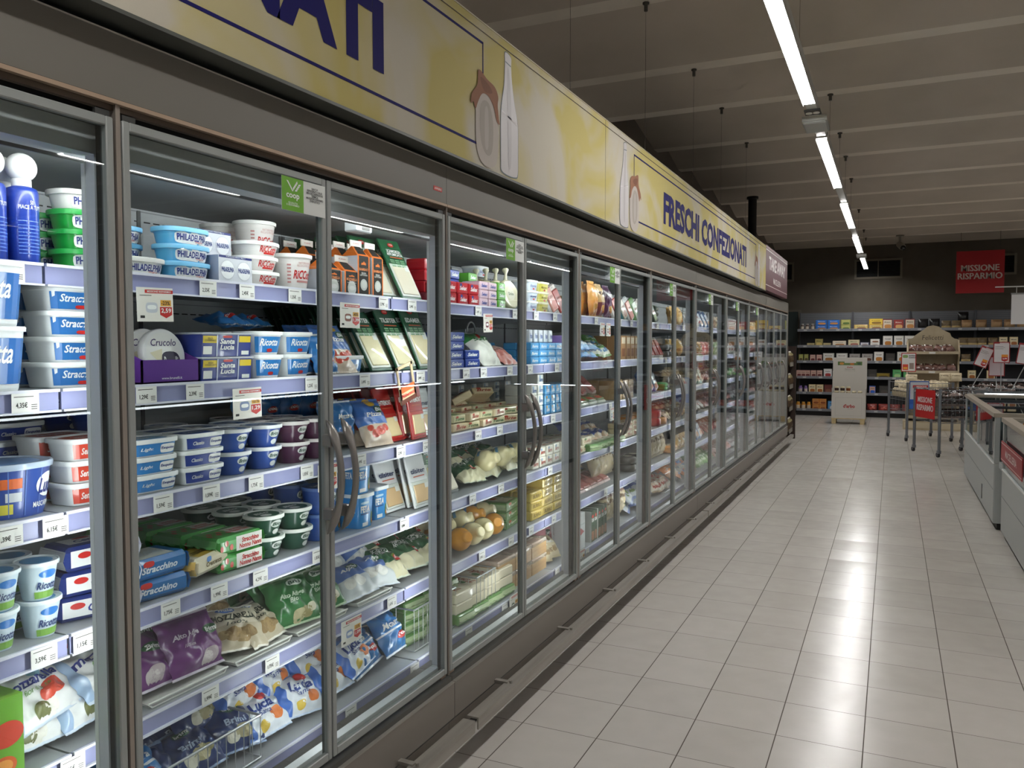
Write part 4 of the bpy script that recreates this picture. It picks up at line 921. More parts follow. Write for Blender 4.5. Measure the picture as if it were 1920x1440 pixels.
Q_yb = simple('#c9ae52', 'BURRO', '#7a6420', .10, .13, .045, r=.006); Q_dkg = simple('#24443a', 'BIO', '#cfe0d8', .05, .10, .03); Q_vio = simple('#a887cc', 'Fette', '#f0ecf4', .07, .13, .07); Q_wp = simple('#e0e4ea', 'Panna', '#2a4a8c', .05, .04, .06)
Q_veg = simple('#5f8c4a', 'Veg', '#f3f0e0', .12, .17, .04, stripe='#e3ddc6', logo='#c9532c', fins='#a8b890'); Q_cr = simple('#e3d9bf', 'Tofu', '#a04a2c', .12, .15, .04, stripe='#efe8d2', logo='#3f7a3c'); Q_or = simple('#d9903a', 'Latteria', '#f3e6c8', .13, .16, .055, r=.014); Q_jb = simple('#1f3f96', 'Selex', D=.08, L=.12, h=.035)
Q_pk = simple('#dcc9a4', 'Brie', '#a0442c', .09, .12, .032, stripe='#e8dcbe', logo='#b8402c'); Q_pk2 = simple('#d8cfa8', 'Toma', '#3f6a3c', .08, .11, .03, stripe='#b9c48a', logo='#b8402c')
Q_kraft = simple('#a98a5e', 'Pane', '#5a2f1c', .12, .10, .12, stripe='#c9ae84', r=.003)
# cheese tray leaning, with grey tray and white cheese
def tray(c1, c2, w=.12, h=.17, t=.03, word='', pic=None):
    b = MB(); b.rbox(-t, 0, -w/2, w/2, 0, h, film(c1), .008); b.rbox(-.002, .010, -w/2+.014, w/2-.014, .014, h-.03, mat(c2, .35, 0, .6, .4), .005)
    if word: b.text(word, FX(.0106), 0, h*.55, w*.6, .018, mat('#7a2c20'), .02)
    if pic: b.patch(FX(.0108), -w*.3, w*.3, h*.15, h*.4, mat(pic, .35), 1, 1, .7)
    b.text('Gran', FX(.0006), 0, h-.014, w*.3, .012, mat('#6a6a66'), .01)
    return Raw(b, h, w/2, t/2, 'tray_pack')
Y_grey = tray('#8a8c8e', '#eee6d2'); Y_ham = tray('#dfe4e4', '#d99a8f', word='Cotto', pic='#c86a5c'); Y_green = tray('#6f9a5c', '#dfe8d8', word='Bio', pic='#8fb07a'); Y_teal = tray('#3c7f84', '#d9d2c0', word='Veg', pic='#a8623c'); Y_sal = tray('#e3dcd6', '#a8433c', word='Salame', pic='#8c3030'); Y_blue = tray('#3f6fae', '#cfd9e4', word='Pesce', pic='#c98c5c'); Y_pink = tray('#d8b8b4', '#c87a74', word='Mortadella', pic='#d88a84'); Y_dark = tray('#2c3a30', '#55684c', word='Bio', pic='#8a9a5c')
Y_flat = tray('#b8bcae', '#7c8a5e', .15, .13, .03, 'Pizza', '#b8452c')
# cream discs in a loose bag (provolone), wheels
def disc(c, rad=.07, t=.03):
    b = MB(); M_ = Matrix.Translation((0, 0, rad)) @ Matrix.Rotation(PI/2, 4, 'Y'); b.lathe([(rad-.008, -t/2), (rad, -t/2+.007), (rad, t/2-.007), (rad-.008, t/2)], mat(c, .3, 0, .6, .4), 28, M=M_)
    b.tube([(0, 0, 2*rad-.004), (.004, .01, 2*rad+.03), (0, .02, 2*rad+.05)], [.010, .006, .016], mat('#d9d3b8', .3, 0, .6), 8); b.patch(FX(t/2+.0006, 0, rad), -.03, .03, -.03, .03, mat('#e6e2cf'), 1, 1, 1.0); b.text('Dolce', FX(t/2+.0012, 0, rad), 0, 0, .04, .014, mat('#3f5a3c'), .02)
    return Raw(b, 2*rad, rad, t/2, 'cheese_disc')
K_disc = disc('#dcd6b4')
def wheel(c, rad=.085, h=.06, top=None):
    b = MB(); b.lathe([(rad-.01, 0), (rad, .01), (rad, h-.01), (rad-.012, h), (.001, h+.001)], mat(c, .3, 0, .6, .4), 32); 
    b.patch(FZ(h+.0016), -rad*.5, rad*.5, -rad*.5, rad*.5, mat(top or '#e8e0c8', .4), 1, 1, 1.0)
    return Raw(b, h, rad, rad, 'cheese_wheel')
K_wred = wheel('#b81f1c', top='#d8483c'); K_worg = wheel('#d8882c', .07, .05, '#e8b860'); K_wgrn = wheel('#3f8f3a', .06, .03, '#8fd07a'); K_wblk = wheel('#26221e', .06, .05)
# tall shelf bags (wraps)
def tallbag(c, c2, word, w=.10, h=.20, seed=0, wc=None): return bag(w, h, .04, film(c), word, wc or wht, seed, zones=[(-1, 1, -.85, -.15, film(c2))], blobs=[(.0, -.5, .02, mat('#d9a860', .4)), (.2, -.65, .016, mat('#c97a3c', .4))], vc=.72, hh=.1, nu=14, nv=18)
G_or = tallbag('#e2a55e', '#e0954a', 'Piadelle', seed=3, w=.12, h=.21); G_tan = tallbag('#c9a877', '#7a3a3c', 'flet', seed=4, wc=mat('#3b2a20')); G_pu = tallbag('#43203f', '#5a2a4c', 'Cakes', seed=5, w=.11); G_gold = tallbag('#d8ae66', '#e3c48a', 'Pane', seed=6, w=.11, h=.15, wc=mat('#7a4a1c')); G_gold2 = tallbag('#caa158', '#b9813c', 'Toast', seed=7, w=.11, h=.14)
G_leaf = bag(.17, .19, .05, film('#e6e6dc'), 'Scaglie', mat('#2f6a3c'), 90, zones=[(-1, 1, .3, .85, film('#2f7a3c'))], blobs=[(0, .55, .016, red)], hh=.1)
G_pink = bag(.17, .19, .04, film('#d9919a'), 'Terrabio', wht, 91, zones=[(-1, 1, -1, .05, film('#8c2432'))], logo=(0, .62, mat('#2c3a30'), 'Terre'), blobs=[(.2, -.4, .02, mat('#d9c7a0')), (-.2, -.5, .02, mat('#cdb98e')), (.5, -.6, .018, mat('#d9c7a0'))], hh=.08, ww=.3, wr=.002)
G_redp = bag(.15, .17, .04, film('#b3222c'), 'Fonduta', wht, 92, hh=.1); G_net = bag(.13, .20, .06, film('#b9a886'), 'Pane', mat('#6a4a2c'), 93, zones=[(-1, 1, .5, 1, film('#6a4038'))])
G_pizza = bag(.15, .17, .035, film('#3f6fb8'), 'Pizza', wht, 94, zones=[(-1, 1, -1, -.15, film('#d9c4ae'))], blobs=[(.1, -.5, .018, tom), (-.3, -.6, .016, tom), (.5, -.4, .014, tom), (-.6, -.35, .012, tom), (.2, .9, .02, mat('#e0b43c'))], logo=(.25, .72, gD, 'Bio'), hh=.1, ww=.5, wr=.002, shear=.2)
G_azur = bag(.11, .13, .03, film('#2672b4'), 'Mozzarella', wht, 95, sealmat=film('#e6eef2'), logo=(.0, .3, red, 'coop'), hh=.13, ww=.7, shear=.25); G_saldi = bag(.14, .15, .03, film('#c9a39a'), 'Prosciutto', mat('#7a1f1c'), 96, zones=[(-1, 1, -.9, .2, film('#c4756a'))], hh=.08)
# wood-look trays with clear lids
def woodtray():
    b = MB(); wd_ = noisy('veneer_tray', '#a98256', '#bd9a6c', 12, .5, 4, stretch=(1, .2, 4)); b.box(-.075, .075, -.085, .085, 0, .055, wd_)
    b.rbox(-.078, .078, -.088, .088, .052, .075, clearfilm('clear_tray_lid', '#efe2d6', .35), .006); b.box(-.06, .06, -.07, .07, .055, .066, mat('#d9b7a0', .5)); b.patch(FZ(.0757), -.04, .04, -.03, .03, mat('#efe6d6'), 1, 1)
    b.patch(FZ(.0762), -.03, .02, .004, .02, mat('#d9a83c'), 1, 1); b.text('GASTRONOMIA', FZ(.0764), 0, -.014, .06, .012, mat('#8c3a2c'), .01)
    return Raw(b, .076, .088, .078, 'tray_pack')
K_wood = woodtray()
K_gbox = Brick(.10, .05, .17, card('#24382c'), {'x+': card('#2c4435'), 'y-': card('#d6d8d2')}, lambda b, s: (b.text('SUSHI', lambda u, v: (s.fx(u, v)[0], u, v), 0, .12, .036, .02, wht, .02), b.patch(s.fx, -.014, .012, .132, .15, red, 1, 1, 1.0), b.patch(s.fx, -.02, .02, .01, .06, mat('#8c5a3c'), 1, 1, .5)))
K_wbox = Brick(.10, .09, .19, card('#e4e6e8'), {'y-': card('#cfd3d6')}, lambda b, s: (b.poly(s.fx, [(-.045, .10), (-.02, .075), (.03, .088), (-.02, .115)], mat('#b8282c')), b.patch(s.fx, -.045, .045, .13, .132, mat('#9aa0a4'), 1, 1)))
# juice carton, green with fruit
K_juice = Brick(.09, .07, .17, film('#6fae2c'), {'z+': film('#8cc63a')}, lambda b, s: (b.patch(s.fx, -.03, .035, .075, .125, mat('#d8442c', .3), 1, 1, 1.0), b.patch(s.fx, -.035, .02, .02, .06, mat('#e0662c', .3), 1, 1, 1.0), b.patch(lambda u, v: (s.fx(u, v)[0]+.0006, u, v), -.028, .012, .026, .054, mat('#f0a04a', .3), 1, 1, 1.0)))
# wire divider baskets standing on the deck
def basket(w, d, h, label, x, y, z):
    b = MB(); wm = mat('#c9ccce', .3, .7); R_ = .0035
    for zz, r in ((h, R_), (0.004, .0025)):
        b.tube([(0, -w/2, zz), (0, w/2, zz)], r, wm, 6); b.tube([(-d, -w/2, zz), (-d, w/2, zz)], r, wm, 6); b.tube([(0, -w/2, zz), (-d, -w/2, zz)], r, wm, 6); b.tube([(0, w/2, zz), (-d, w/2, zz)], r, wm, 6)
    n = int(w/.03)
    for i in range(n+1):
        for xx in (0, -d): b.tube([(xx, -w/2+w*i/n, .004), (xx, -w/2+w*i/n, h)], .0013, wm, 5)
    n = int(d/.035)
    for i in range(1, n):
        for yy in (-w/2, w/2): b.tube([(-d*i/n, yy, .004), (-d*i/n, yy, h)], .0013, wm, 5)
    o = b.obj('wire_basket', label=label, category='basket', group='wire divider baskets on the lowest shelf'); o.location = (x, y, z)
    return o
# ------------------------------------------------------------------ stocking the shelves (1 = top shelf ... 6 = lowest deck), y = metres along the run
tub, bg, pk, bx = 'cheese_tub', 'mozzarella_bag', 'cheese_pack', 'carton'
# ---- top shelf
column(K_spray, 'spray_can', 'spray can', 1, 1.085, 'blue spray can with round white cap', 1, 2)
column(K_spray, 'spray_can', 'spray can', 1, 1.015, 'blue spray can with round white cap', 1, 2)
column(T_green, tub, 'cheese tub', 1, 1.235, 'green oval soft cheese tub', 3, 2)
z1 = COLS[1][0]
put(T_white, tub, 'cheese tub', -.290, 1.235, z1+3*T_green.H+.001, 'white oval cheese tub on green tubs', 1)
column(T_white, tub, 'cheese tub', 1, 1.375, 'white oval soft cheese tub', 1, 1, dx=.01)
column(T_lblue, tub, 'cheese tub', 1, 1.395, 'light blue oval tub behind white tub', 3, 2, rowstart=1)
column(T_lblue, tub, 'cheese tub', 1, 1.478+.03, 'light blue oval soft cheese tub', 3, 1)
column(B_two, 'cheese_twin_pack', 'cheese pack', 1, 1.64, 'white sleeved twin pack of cheese', 1, 1)
column(B_two, 'cheese_twin_pack', 'cheese pack', 1, 1.63, 'twin pack stacked further back', 2, 3, rowstart=1)
column(T_ricc, tub, 'ricotta tub', 1, 1.775, 'low white ricotta tub, red lettering', 3, 1)
column(T_riccb, 'ricotta_bucket', 'ricotta tub', 1, 1.93, 'tall white ricotta bucket, red lettering', 1, 1)
column(T_riccb, 'ricotta_bucket', 'ricotta tub', 1, 1.925, 'tall white ricotta bucket stacked behind', 2, 3, rowstart=1)
column(K_cube, 'mozzarella_carton', 'carton', 1, 2.055, 'short black and orange cube carton', 1, 2)
column(K_cube, 'mozzarella_carton', 'carton', 1, 2.145, 'short black and orange cube carton', 1, 1)
column(K_tall, 'mozzarella_carton', 'carton', 1, 2.215, 'tall black and orange gable carton', 1, 3)
column(K_tall, 'mozzarella_carton', 'carton', 1, 2.292, 'tall black and orange gable carton', 1, 3)
column(K_tall, 'mozzarella_carton', 'carton', 1, 2.135, 'tall orange carton behind the cubes', 1, 4, rowstart=2)
fan(S_prov, 'cheese_slices', 'cheese pack', 1, 2.41, 'green header slice pack, left fan', 7, .50, .045, dx=.04)
fan(S_scam, 'cheese_slices', 'cheese pack', 1, 2.545, 'tall green smoked slice pack', 5, .47, .04, dx=.01)
for k in range(2): column(simple('#6c1c2a', '', D=.12, L=.12, h=.035), 'meat_pack', 'meat pack', 1, 2.68, 'dark red flat pack by door post', 1, 2, dx=.0) if k == 0 else column(simple('#5c1824', '', D=.12, L=.12, h=.07), 'meat_pack', 'meat pack', 1, 2.68, 'dark red pack further back', 1, 3, rowstart=2)
column(Q_selr, 'crispbread_pack', 'cheese pack', 1, 2.80, 'red flow pack with white letters', 2, 1); column(Q_selr, 'crispbread_pack', 'cheese pack', 1, 2.80, 'red flow pack of the back row', 4, 2, rowstart=1)
column(Q_selr, 'crispbread_pack', 'cheese pack', 1, 2.895, 'red flow pack with white letters', 2, 1); column(Q_selr, 'crispbread_pack', 'cheese pack', 1, 2.895, 'red flow pack of the back row', 3, 2, rowstart=1)
column(Q_selr, 'crispbread_pack', 'cheese pack', 1, 2.99, 'red flow pack with white letters', 2, 1); column(Q_selb, 'blue_pack', 'cheese pack', 1, 2.995, 'royal blue flow pack', 4, 2, rowstart=1)
column(Q_selp, 'pink_pack', 'cheese pack', 1, 3.085, 'pale pink flow pack', 3, 1); column(Q_selp, 'pink_pack', 'cheese pack', 1, 3.17, 'pale pink flow pack', 3, 1)
column(Q_selg, 'green_pack', 'cheese pack', 1, 3.255, 'lime green flow pack', 3, 1); column(Q_selg, 'green_pack', 'cheese pack', 1, 3.16, 'lime green flow pack further back', 4, 3, rowstart=1)
GB = [genbag('#7a6a34', '#8a7a3c', '#4f5a2c', '', .10, .13, .03, k) for k in range(2)]
for r in range(7): put(GB[r % 2], 'gold_bag', 'cheese bag', -.46, 3.46+r*.095, z1+.03, 'gold foil bag standing at the back', 1, lean=.2, row=0)
put(R_wt, 'white_tub', 'cheese tub', -.50, 3.50, z1+.165, 'white rectangular tub lying on gold bags', 1)
for r in range(4): put(K_disc, 'cheese_disc', 'cheese', -.26-r*.045, 3.40-r*.012, z1+.003, 'round cream cheese disc in knotted bag', 1, lean=.25, row=r, yaw=-.15)
column(R_wt, 'white_tub', 'cheese tub', 1, 3.62, 'white rectangular tub, red mark', 3, 2, yaw=0); column(R_yt, 'yellow_tub', 'cheese tub', 1, 3.755, 'pale yellow rectangular tub', 3, 2)
for r, yy in enumerate((3.93, 4.03)): put(Y_ham if r == 0 else Y_sal, 'ham_tray', 'meat pack', -.25, yy, z1+.003, 'oval clear tray of pink slices leaning', 1, lean=.35, rollv=.30, row=0)
column(Q_kraft, 'paper_box', 'carton', 1, 4.12, 'brown paper box at the back', 1, 3, rowstart=1)
for yy, G, dsc in ((4.50, G_or, 'orange tall flatbread bag'), (4.63, G_tan, 'tan tall snack bag, maroon window'), (4.77, G_pu, 'dark purple tall cake bag')):
    for r in range(3): put(G, 'snack_bag', 'snack bag', -.255-r*.06, yy-r*.01, z1+.003, dsc, 1, lean=.08, row=r)
column(Q_kraft, 'paper_box', 'carton', 1, 4.38, 'brown paper box at the back', 1, 3, rowstart=1)
for i, (Y, dsc) in enumerate([(Y_or if False else Y_sal, 'orange topped salami tray'), (Y_teal, 'teal salad wedge tray'), (Y_ham, 'white and red ham tray'), (Y_green, 'green vegetable tray'), (Y_sal, 'salami wedge tray'), (Y_green, 'green vegetable tray'), (Y_dark, 'dark green flat tray')]):
    for r in range(2): put(Y, 'tray_pack', 'tray pack', -.255-r*.05, 5.02+i*.15, z1+.003, dsc, 1, lean=.3, rollv=.32, row=r)
for r in range(4): put(Y_dark, 'tray_pack', 'tray pack', -.30, 6.12, z1+.01+r*.04, 'dark green tray laid in a pile', 1, lean=1.5, tier=r, yaw=.1)
for i in range(4): put(G_gold, 'bread_bag', 'bread bag', -.27-.05*(i % 2), 6.5+i*.10, z1+.003, 'golden bread bag', 1, lean=.15)
# ---- second shelf
z2 = COLS[2][0]
column(R_big, 'white_bucket', 'ricotta tub', 2, .975, 'big white bucket with blue label', 2, 1, dx=.0, jit=.001)
column(R_bluew, 'stracchino_tub', 'cheese tub', 2, 1.185, 'flat white tub with blue label', 4, 2, dx=.02)
column(R_bluew, 'stracchino_tub', 'cheese tub', 2, 1.08+.02, 'flat white tub against back panel', 3, 3, rowstart=2)
column(R_yog, 'cream_cup', 'cheese tub', 2, 1.275, 'small white cup with brown label', 3, 2, dx=.03)
o = put(K_pbox, 'display_box', 'display box', -.26, 1.40, z2+.0005, 'purple cardboard counter box', 2)
for i, (dx_, yy) in enumerate(((-.268, 1.415), (-.292, 1.385), (-.318, 1.355))): put(K_round, 'round_cheese', 'round cheese', dx_+.02, yy, z2+.006, 'round white cheese box on edge', 2, lean=.18, row=i)
column(K_dome, 'multipack', 'cheese pack', 2, 1.575, 'navy four pack under clear film', 2, 3)
column(K_dome, 'multipack', 'cheese pack', 2, 1.40, 'navy four pack behind the purple box', 2, 3, rowstart=1)
column(R_ric, 'ricotta_tub', 'ricotta tub', 2, 1.735, 'blue and white square ricotta tub', 2, 2); column(R_ric, 'ricotta_tub', 'ricotta tub', 2, 1.862, 'blue and white square ricotta tub', 2, 3)
for r in range(2): put(G_azur, 'mozzarella_pouch', 'cheese bag', -.30-r*.05, 1.72+.14*r, z2+2*R_ric.H+.02, 'blue pouch lying on ricotta tubs', 2, lean=1.45)
fan(G_pizza, 'pizza_cheese_bag', 'cheese bag', 2, 2.065, 'blue pizza cheese pouch', 3, .5, .05); fan(G_azur, 'mozzarella_pouch', 'cheese bag', 2, 1.98, 'small blue pouch behind door stile', 2, .4, .05)
put(label_tub('#2a7abf', 'Pizza', '', .12, .17, .05, topcol='#cdd6dc'), 'pizza_tray', 'tray pack', -.27, 2.10, z2+.001, 'white tray with blue pizza label', 2)
fan(S_til, 'cheese_slices', 'cheese pack', 2, 2.30, 'green header slice pack, long left fan', 13, .50, .028, dx=.02)
fan(S_til, 'cheese_slices', 'cheese pack', 2, 2.44, 'green slice pack with yellow cheese', 6, .46, .035, dx=.01); fan(S_eda, 'cheese_slices', 'cheese pack', 2, 2.575, 'green slice pack by door post', 5, .40, .04)
column(Q_jb, 'blue_pack', 'cheese pack', 2, 2.77, 'dark blue flow pack', 4, 2); column(Q_jb, 'blue_pack', 'cheese pack', 2, 2.90, 'dark blue flow pack', 2, 2)
fan(G_leaf, 'cheese_flake_bag', 'cheese bag', 2, 3.10, 'white bag of cheese flakes, green top', 4, .75, .075); fan(G_saldi, 'ham_pack', 'meat pack', 2, 3.30, 'pink ham pouch lying back', 4, 1.0, .05)
column(Q_sky, 'butter_pack', 'butter', 2, 3.36, 'sky blue pack behind ham pouches', 3, 3, rowstart=2)
for yy in (3.53, 3.635, 3.74, 3.845): column(Q_sky, 'butter_pack', 'butter', 2, yy, 'sky blue butter pack', 3, 2)
for k in range(5): put(Q_wp, 'cream_carton', 'carton', -.235, 3.51+k*.062, z2+3*Q_sky.H+.002, 'small white carton on blue packs', 2)
column(Q_vio, 'purple_box', 'carton', 2, 3.965, 'lilac box with white swirl', 2, 3)
for i in range(3): put(Q_kraft, 'paper_box', 'carton', -.52, 4.42+i*.14, z2+.001, 'brown paper box at the back', 2)
heap([genbag('#5f9a4c', '#dfe3cf', '#4f8fc4', 'Insalata', seed=k) for k in range(2)], 'salad_bag', 'salad bag', 2, 4.33, 4.78, 'green and white salad pouch', 2, 4, 1, .9)
heap([genbag('#3f86c4', '#7fb0d8', '#d8dfe6', 'Wurstel', seed=k) for k in range(2)], 'sausage_pouch', 'meat pack', 2, 4.20, 4.45, 'bright blue pouch', 1, 3, 2, 1.3)
K_brown = Brick(.09, .085, .15, card('#a87f56'), {'y-': card('#8f6a48')}, lambda b, s: (b.patch(s.fx, -.035, .035, .10, .14, card('#e3d2b8'), 1, 1), b.patch(s.fx, -.03, .03, .02, .07, card('#7a4a2c'), 1, 1)))
for i in range(6): column(K_brown, 'snack_carton', 'carton', 2, 4.93+i*.098, 'brown upright snack carton', 1, 2)
for i in range(4):
    for r in range(3): put(Y_sal, 'salami_tray', 'meat pack', -.235-r*.05, 5.62+i*.13, z2+.003, 'red salami slice tray', 2, lean=.45, row=r)
column(K_wblk, 'dark_dish', 'tray pack', 2, 6.15, 'black round dish of spread', 2, 2); 
for i in range(4): put(G_gold2, 'bread_bag', 'bread bag', -.24-.06*(i % 2), 6.35+i*.11, z2+.003, 'amber toast bag', 2, lean=.12)
# ---- third shelf
z3 = COLS[3][0]
column(K_masc, 'mascarpone_bowl', 'cheese tub', 3, 1.035, 'large blue bowl with lattice print', 1, 1, jit=.001)
column(C_blue, 'cheese_bowl', 'cheese tub', 3, .93, 'blue round bowl at picture edge', 1, 2, rowstart=1)
column(R_red, 'lactose_free_tub', 'cheese tub', 3, 1.205, 'flat white tub with red label', 3, 2, dx=.01)
column(R_navy, 'cream_cheese_tub', 'cheese tub', 3, 1.19, 'flat navy tub in the back', 4, 4, rowstart=2, dx=.05)
column(R_light, 'cream_cheese_tub', 'cheese tub', 3, 1.345, 'flat light blue tub, white oval', 3, 2)
column(R_navy, 'cream_cheese_tub', 'cheese tub', 3, 1.495, 'flat navy blue tub, white oval', 3, 2)
column(C_blue, 'cheese_bowl', 'cheese tub', 3, 1.625, 'round blue tapered bowl', 2, 3); column(C_blue, 'cheese_bowl', 'cheese tub', 3, 1.745, 'round blue tapered bowl', 2, 2)
column(C_blue, 'cheese_bowl', 'cheese tub', 3, 1.40, 'round blue bowl behind flat tubs', 3, 4, rowstart=2)
column(C_purple, 'cheese_bowl', 'cheese tub', 3, 1.862, 'round dark purple tapered bowl', 2, 3); column(C_purple, 'cheese_bowl', 'cheese tub', 3, 1.975, 'round dark purple tapered bowl', 2, 3)
for i in range(4): put(G_azur, 'mozzarella_pouch', 'cheese bag', -.50, 1.95+i*.105, z3+.09, 'blue pouch upright at the back', 3, lean=.15)
for r in range(2): put(G_azur, 'mozzarella_pouch', 'cheese bag', -.27-r*.05, 2.14, z3+.03, 'blue pouch standing behind the handle', 3, lean=.12, row=r)
fan(G_pizza, 'pizza_cheese_bag', 'cheese bag', 3, 2.27, 'blue and white pizza cheese bag', 3, .48, .05, dx=.01, yaw=-.05)
fan(S_red, 'cheese_slices', 'cheese pack', 3, 2.405, 'red slice pack leaning left', 5, .42, .04, dx=.03); fan(S_red, 'cheese_slices', 'cheese pack', 3, 2.505, 'red slice pack upright', 3, .18, .04, dx=.0)
fan(S_edw, 'cheese_slices', 'cheese pack', 3, 2.61, 'white slice pack by door post', 5, .22, .05, dx=.03); fan(S_edw, 'cheese_slices', 'cheese pack', 3, 2.40, 'white slice pack behind red packs', 4, .15, .04, dx=.27)
for i in range(6):
    for r in range(3):
        for k in range(2): put([Q_pk, Q_pk2][(i+r+k) % 2], 'cheese_wedge', 'cheese', -.245-r*.10, 2.80+i*.118, z3+.001+k*.034+(r*.012 if k else 0), 'small cream wedge pack', 3, yaw=rnd.uniform(-.3, .3), row=r, tier=k)
put(Q_pk, 'cheese_wedge', 'cheese', -.36, 3.12, z3+.10, 'wedge pack tipped on top of jumble', 3, lean=.5, yaw=.5); put(Q_pk, 'cheese_wedge', 'cheese', -.36, 3.27, z3+.10, 'wedge pack tipped on top of jumble', 3, lean=.6, yaw=-.4)
for i in range(5): [put(Q_wcub, 'butter_cube', 'butter', -.57, 3.42+i*.13, z3+.001+k*Q_wcub.H, 'white cube carton at the back', 3, tier=k) for k in range(3)]
for yy in (3.60, ): column(Q_wcub, 'butter_cube', 'butter', 3, yy, 'white cube with mountain picture', 4, 2); 
column(Q_wcub, 'butter_cube', 'butter', 3, 3.525, 'white cube with mountain picture', 3, 2)
for yy in (3.69, 3.755, 3.82, 3.885, 3.95, 4.015): column(Q_cub, 'milk_cube', 'carton', 3, yy, 'blue checked small cube carton', 3, 2)
for i in range(3): put(Y_flat, 'pizza_tray', 'tray pack', -.23, 4.32+i*.15, z3+.01, 'green flat tray with red topping', 3, lean=1.2)
for i in range(2): put(Y_pink, 'slice_tray', 'tray pack', -.30, 4.52+i*.17, z3+.05, 'pale tray leaning beside carton', 3, lean=.8, rollv=.2)
column(Q_kraft, 'paper_box', 'carton', 3, 4.86, 'big brown paper carton', 1, 2); column(Q_kraft, 'paper_box', 'carton', 3, 4.98, 'big brown paper carton', 1, 2); column(Q_kraft, 'paper_box', 'carton', 3, 5.1, 'big brown paper carton', 1, 2)
for i in range(3): put(Y_blue, 'fish_tray', 'tray pack', -.235, 5.62+i*.13, z3+.003, 'blue tray leaning with brown bread', 3, lean=.3, rollv=.3)
column(K_wgrn, 'green_dish', 'tray pack', 3, 6.05, 'round dish with bright green lid', 2, 1); column(K_wblk, 'dark_dish', 'tray pack', 3, 6.19, 'black round dish', 2, 1)
# ---- fourth shelf
z4 = COLS[4][0]
column(K_cup, 'ricotta_cup', 'ricotta tub', 4, .985, 'white and blue ricotta cup', 2, 2); column(K_cup, 'ricotta_cup', 'ricotta tub', 4, 1.07, 'white and blue ricotta cup', 2, 2)
for k in range(3): put(Q_cert, 'flow_wrapped_cheese', 'cheese pack', -.262, 1.215, z4+.001+k*.055, 'navy and white wrapped block', 4, yaw=-.35+.12*k, tier=k)
for k in range(2): put(Q_cert, 'flow_wrapped_cheese', 'cheese pack', -.40, 1.20, z4+.001+k*.055, 'navy wrapped block of the back row', 4, yaw=-.2, tier=k)
for k in range(2): put(Q_blue, 'flow_wrapped_cheese', 'cheese pack', -.255, 1.345, z4+.001+k*.05, 'blue wrapped cheese block', 4, yaw=-.12+.1*k, tier=k)
put(Q_blue, 'flow_wrapped_cheese', 'cheese pack', -.39, 1.36, z4+.01, 'blue wrapped block further back', 4, yaw=.2)
put(Q_yel, 'flow_wrapped_cheese', 'cheese pack', -.255, 1.505, z4+.02, 'cream and gold wrapped block', 4, yaw=.25, lean=.05)
for k in range(2):
    for r in range(4): put(Q_strac, 'flow_wrapped_cheese', 'cheese pack', -.27-r*.112, 1.625-r*.012, z4+.001+k*.046+r*.001, 'green wrapped block with tomato print', 4, yaw=-.03, row=r, tier=k)
for yy, tr, rs in ((1.745, 2, 0), (1.865, 2, 0)): column(C_green, 'cheese_bowl', 'cheese tub', 4, yy, 'dark green round organic bowl', tr, 3)
column(C_green, 'cheese_bowl', 'cheese tub', 4, 1.64, 'dark green bowl behind wrapped blocks', 2, 5, rowstart=4)
column(C_deepb, 'cheese_bowl', 'cheese tub', 4, 1.985, 'blue round tub beside the stile', 2, 3)
column(K_feta, 'feta_tub', 'cheese tub', 4, 2.165, 'blue square feta tub', 1, 2, jit=.001); put(K_feta, 'feta_tub', 'cheese tub', -.245, 2.155, z4+K_feta.H+.001, 'blue square feta tub stacked on top', 4, tier=1)
column(K_feta, 'feta_tub', 'cheese tub', 4, 2.295, 'blue square feta tub at the right', 1, 2, dx=.03); column(K_feta, 'feta_tub', 'cheese tub', 4, 2.06, 'blue feta tub behind the handle', 1, 2, dx=.05)
fan(S_tilw, 'cheese_slices', 'cheese pack', 4, 2.42, 'clear slice pack in left fan', 9, .35, .03, dx=.05); fan(S_tilw, 'cheese_slices', 'cheese pack', 4, 2.53, 'white slice pack with blue lettering', 4, .25, .035, dx=.0); fan(S_eda, 'cheese_slices', 'cheese pack', 4, 2.645, 'green slice pack tucked by post', 2, .25, .04)
for r in range(3): put(Y_grey, 'cheese_tray', 'tray pack', -.235-r*.05, 2.80, z4+.003, 'grey tray with white cheese slab', 4, lean=.5, row=r)
heap(Z_scag, 'scamorza_bag', 'cheese bag', 4, 2.92, 3.42, 'green cheese bag in the heap', 3, 4, 1, 1.2)
for i, yy in enumerate((3.10, 3.25, 3.38)): put(K_ball[0], 'cheese_ball', 'cheese', -.26, yy, z4+.04, 'pale cheese ball among green bags', 4, yaw=.4*i)
for yy in (3.53, 3.62, 3.71, 3.80, 3.89, 3.98): column(Q_wcg, 'butter_cube', 'butter', 4, yy, 'cream cube with red crest', 2, 2)
for i in range(3): column(Q_veg if i == 2 else Q_cr, 'vegetable_block', 'cheese pack', 4, 4.12+i*.13, 'pale block beside the post', 1+i % 2, 2)
heap([genbag('#233f96', '#c9a27a', '#e6dccb', 'Speck', seed=k) for k in range(2)], 'blue_bag', 'meat pack', 4, 4.28, 4.82, 'royal blue pouch in heap', 2, 4, 1, 1.1)
for i in range(5): put(Q_veg, 'vegetable_block', 'cheese pack', -.235, 4.30+i*.11, z4+.001, 'green vegetable block on its side', 4, yaw=1.3)
for k in range(2):
    for i in range(3): put(Q_or, 'orange_cheese', 'cheese', -.29, 5.25+i*.17, z4+.001+k*.057, 'orange cheese block', 4, tier=k, yaw=rnd.uniform(-.1, .1))
for i in range(4):
    for k in range(3): put(Q_pk, 'slice_pack', 'tray pack', -.235, 4.92+i*.13, z4+.001+k*.033, 'pale flat tray in low stack', 4, tier=k)
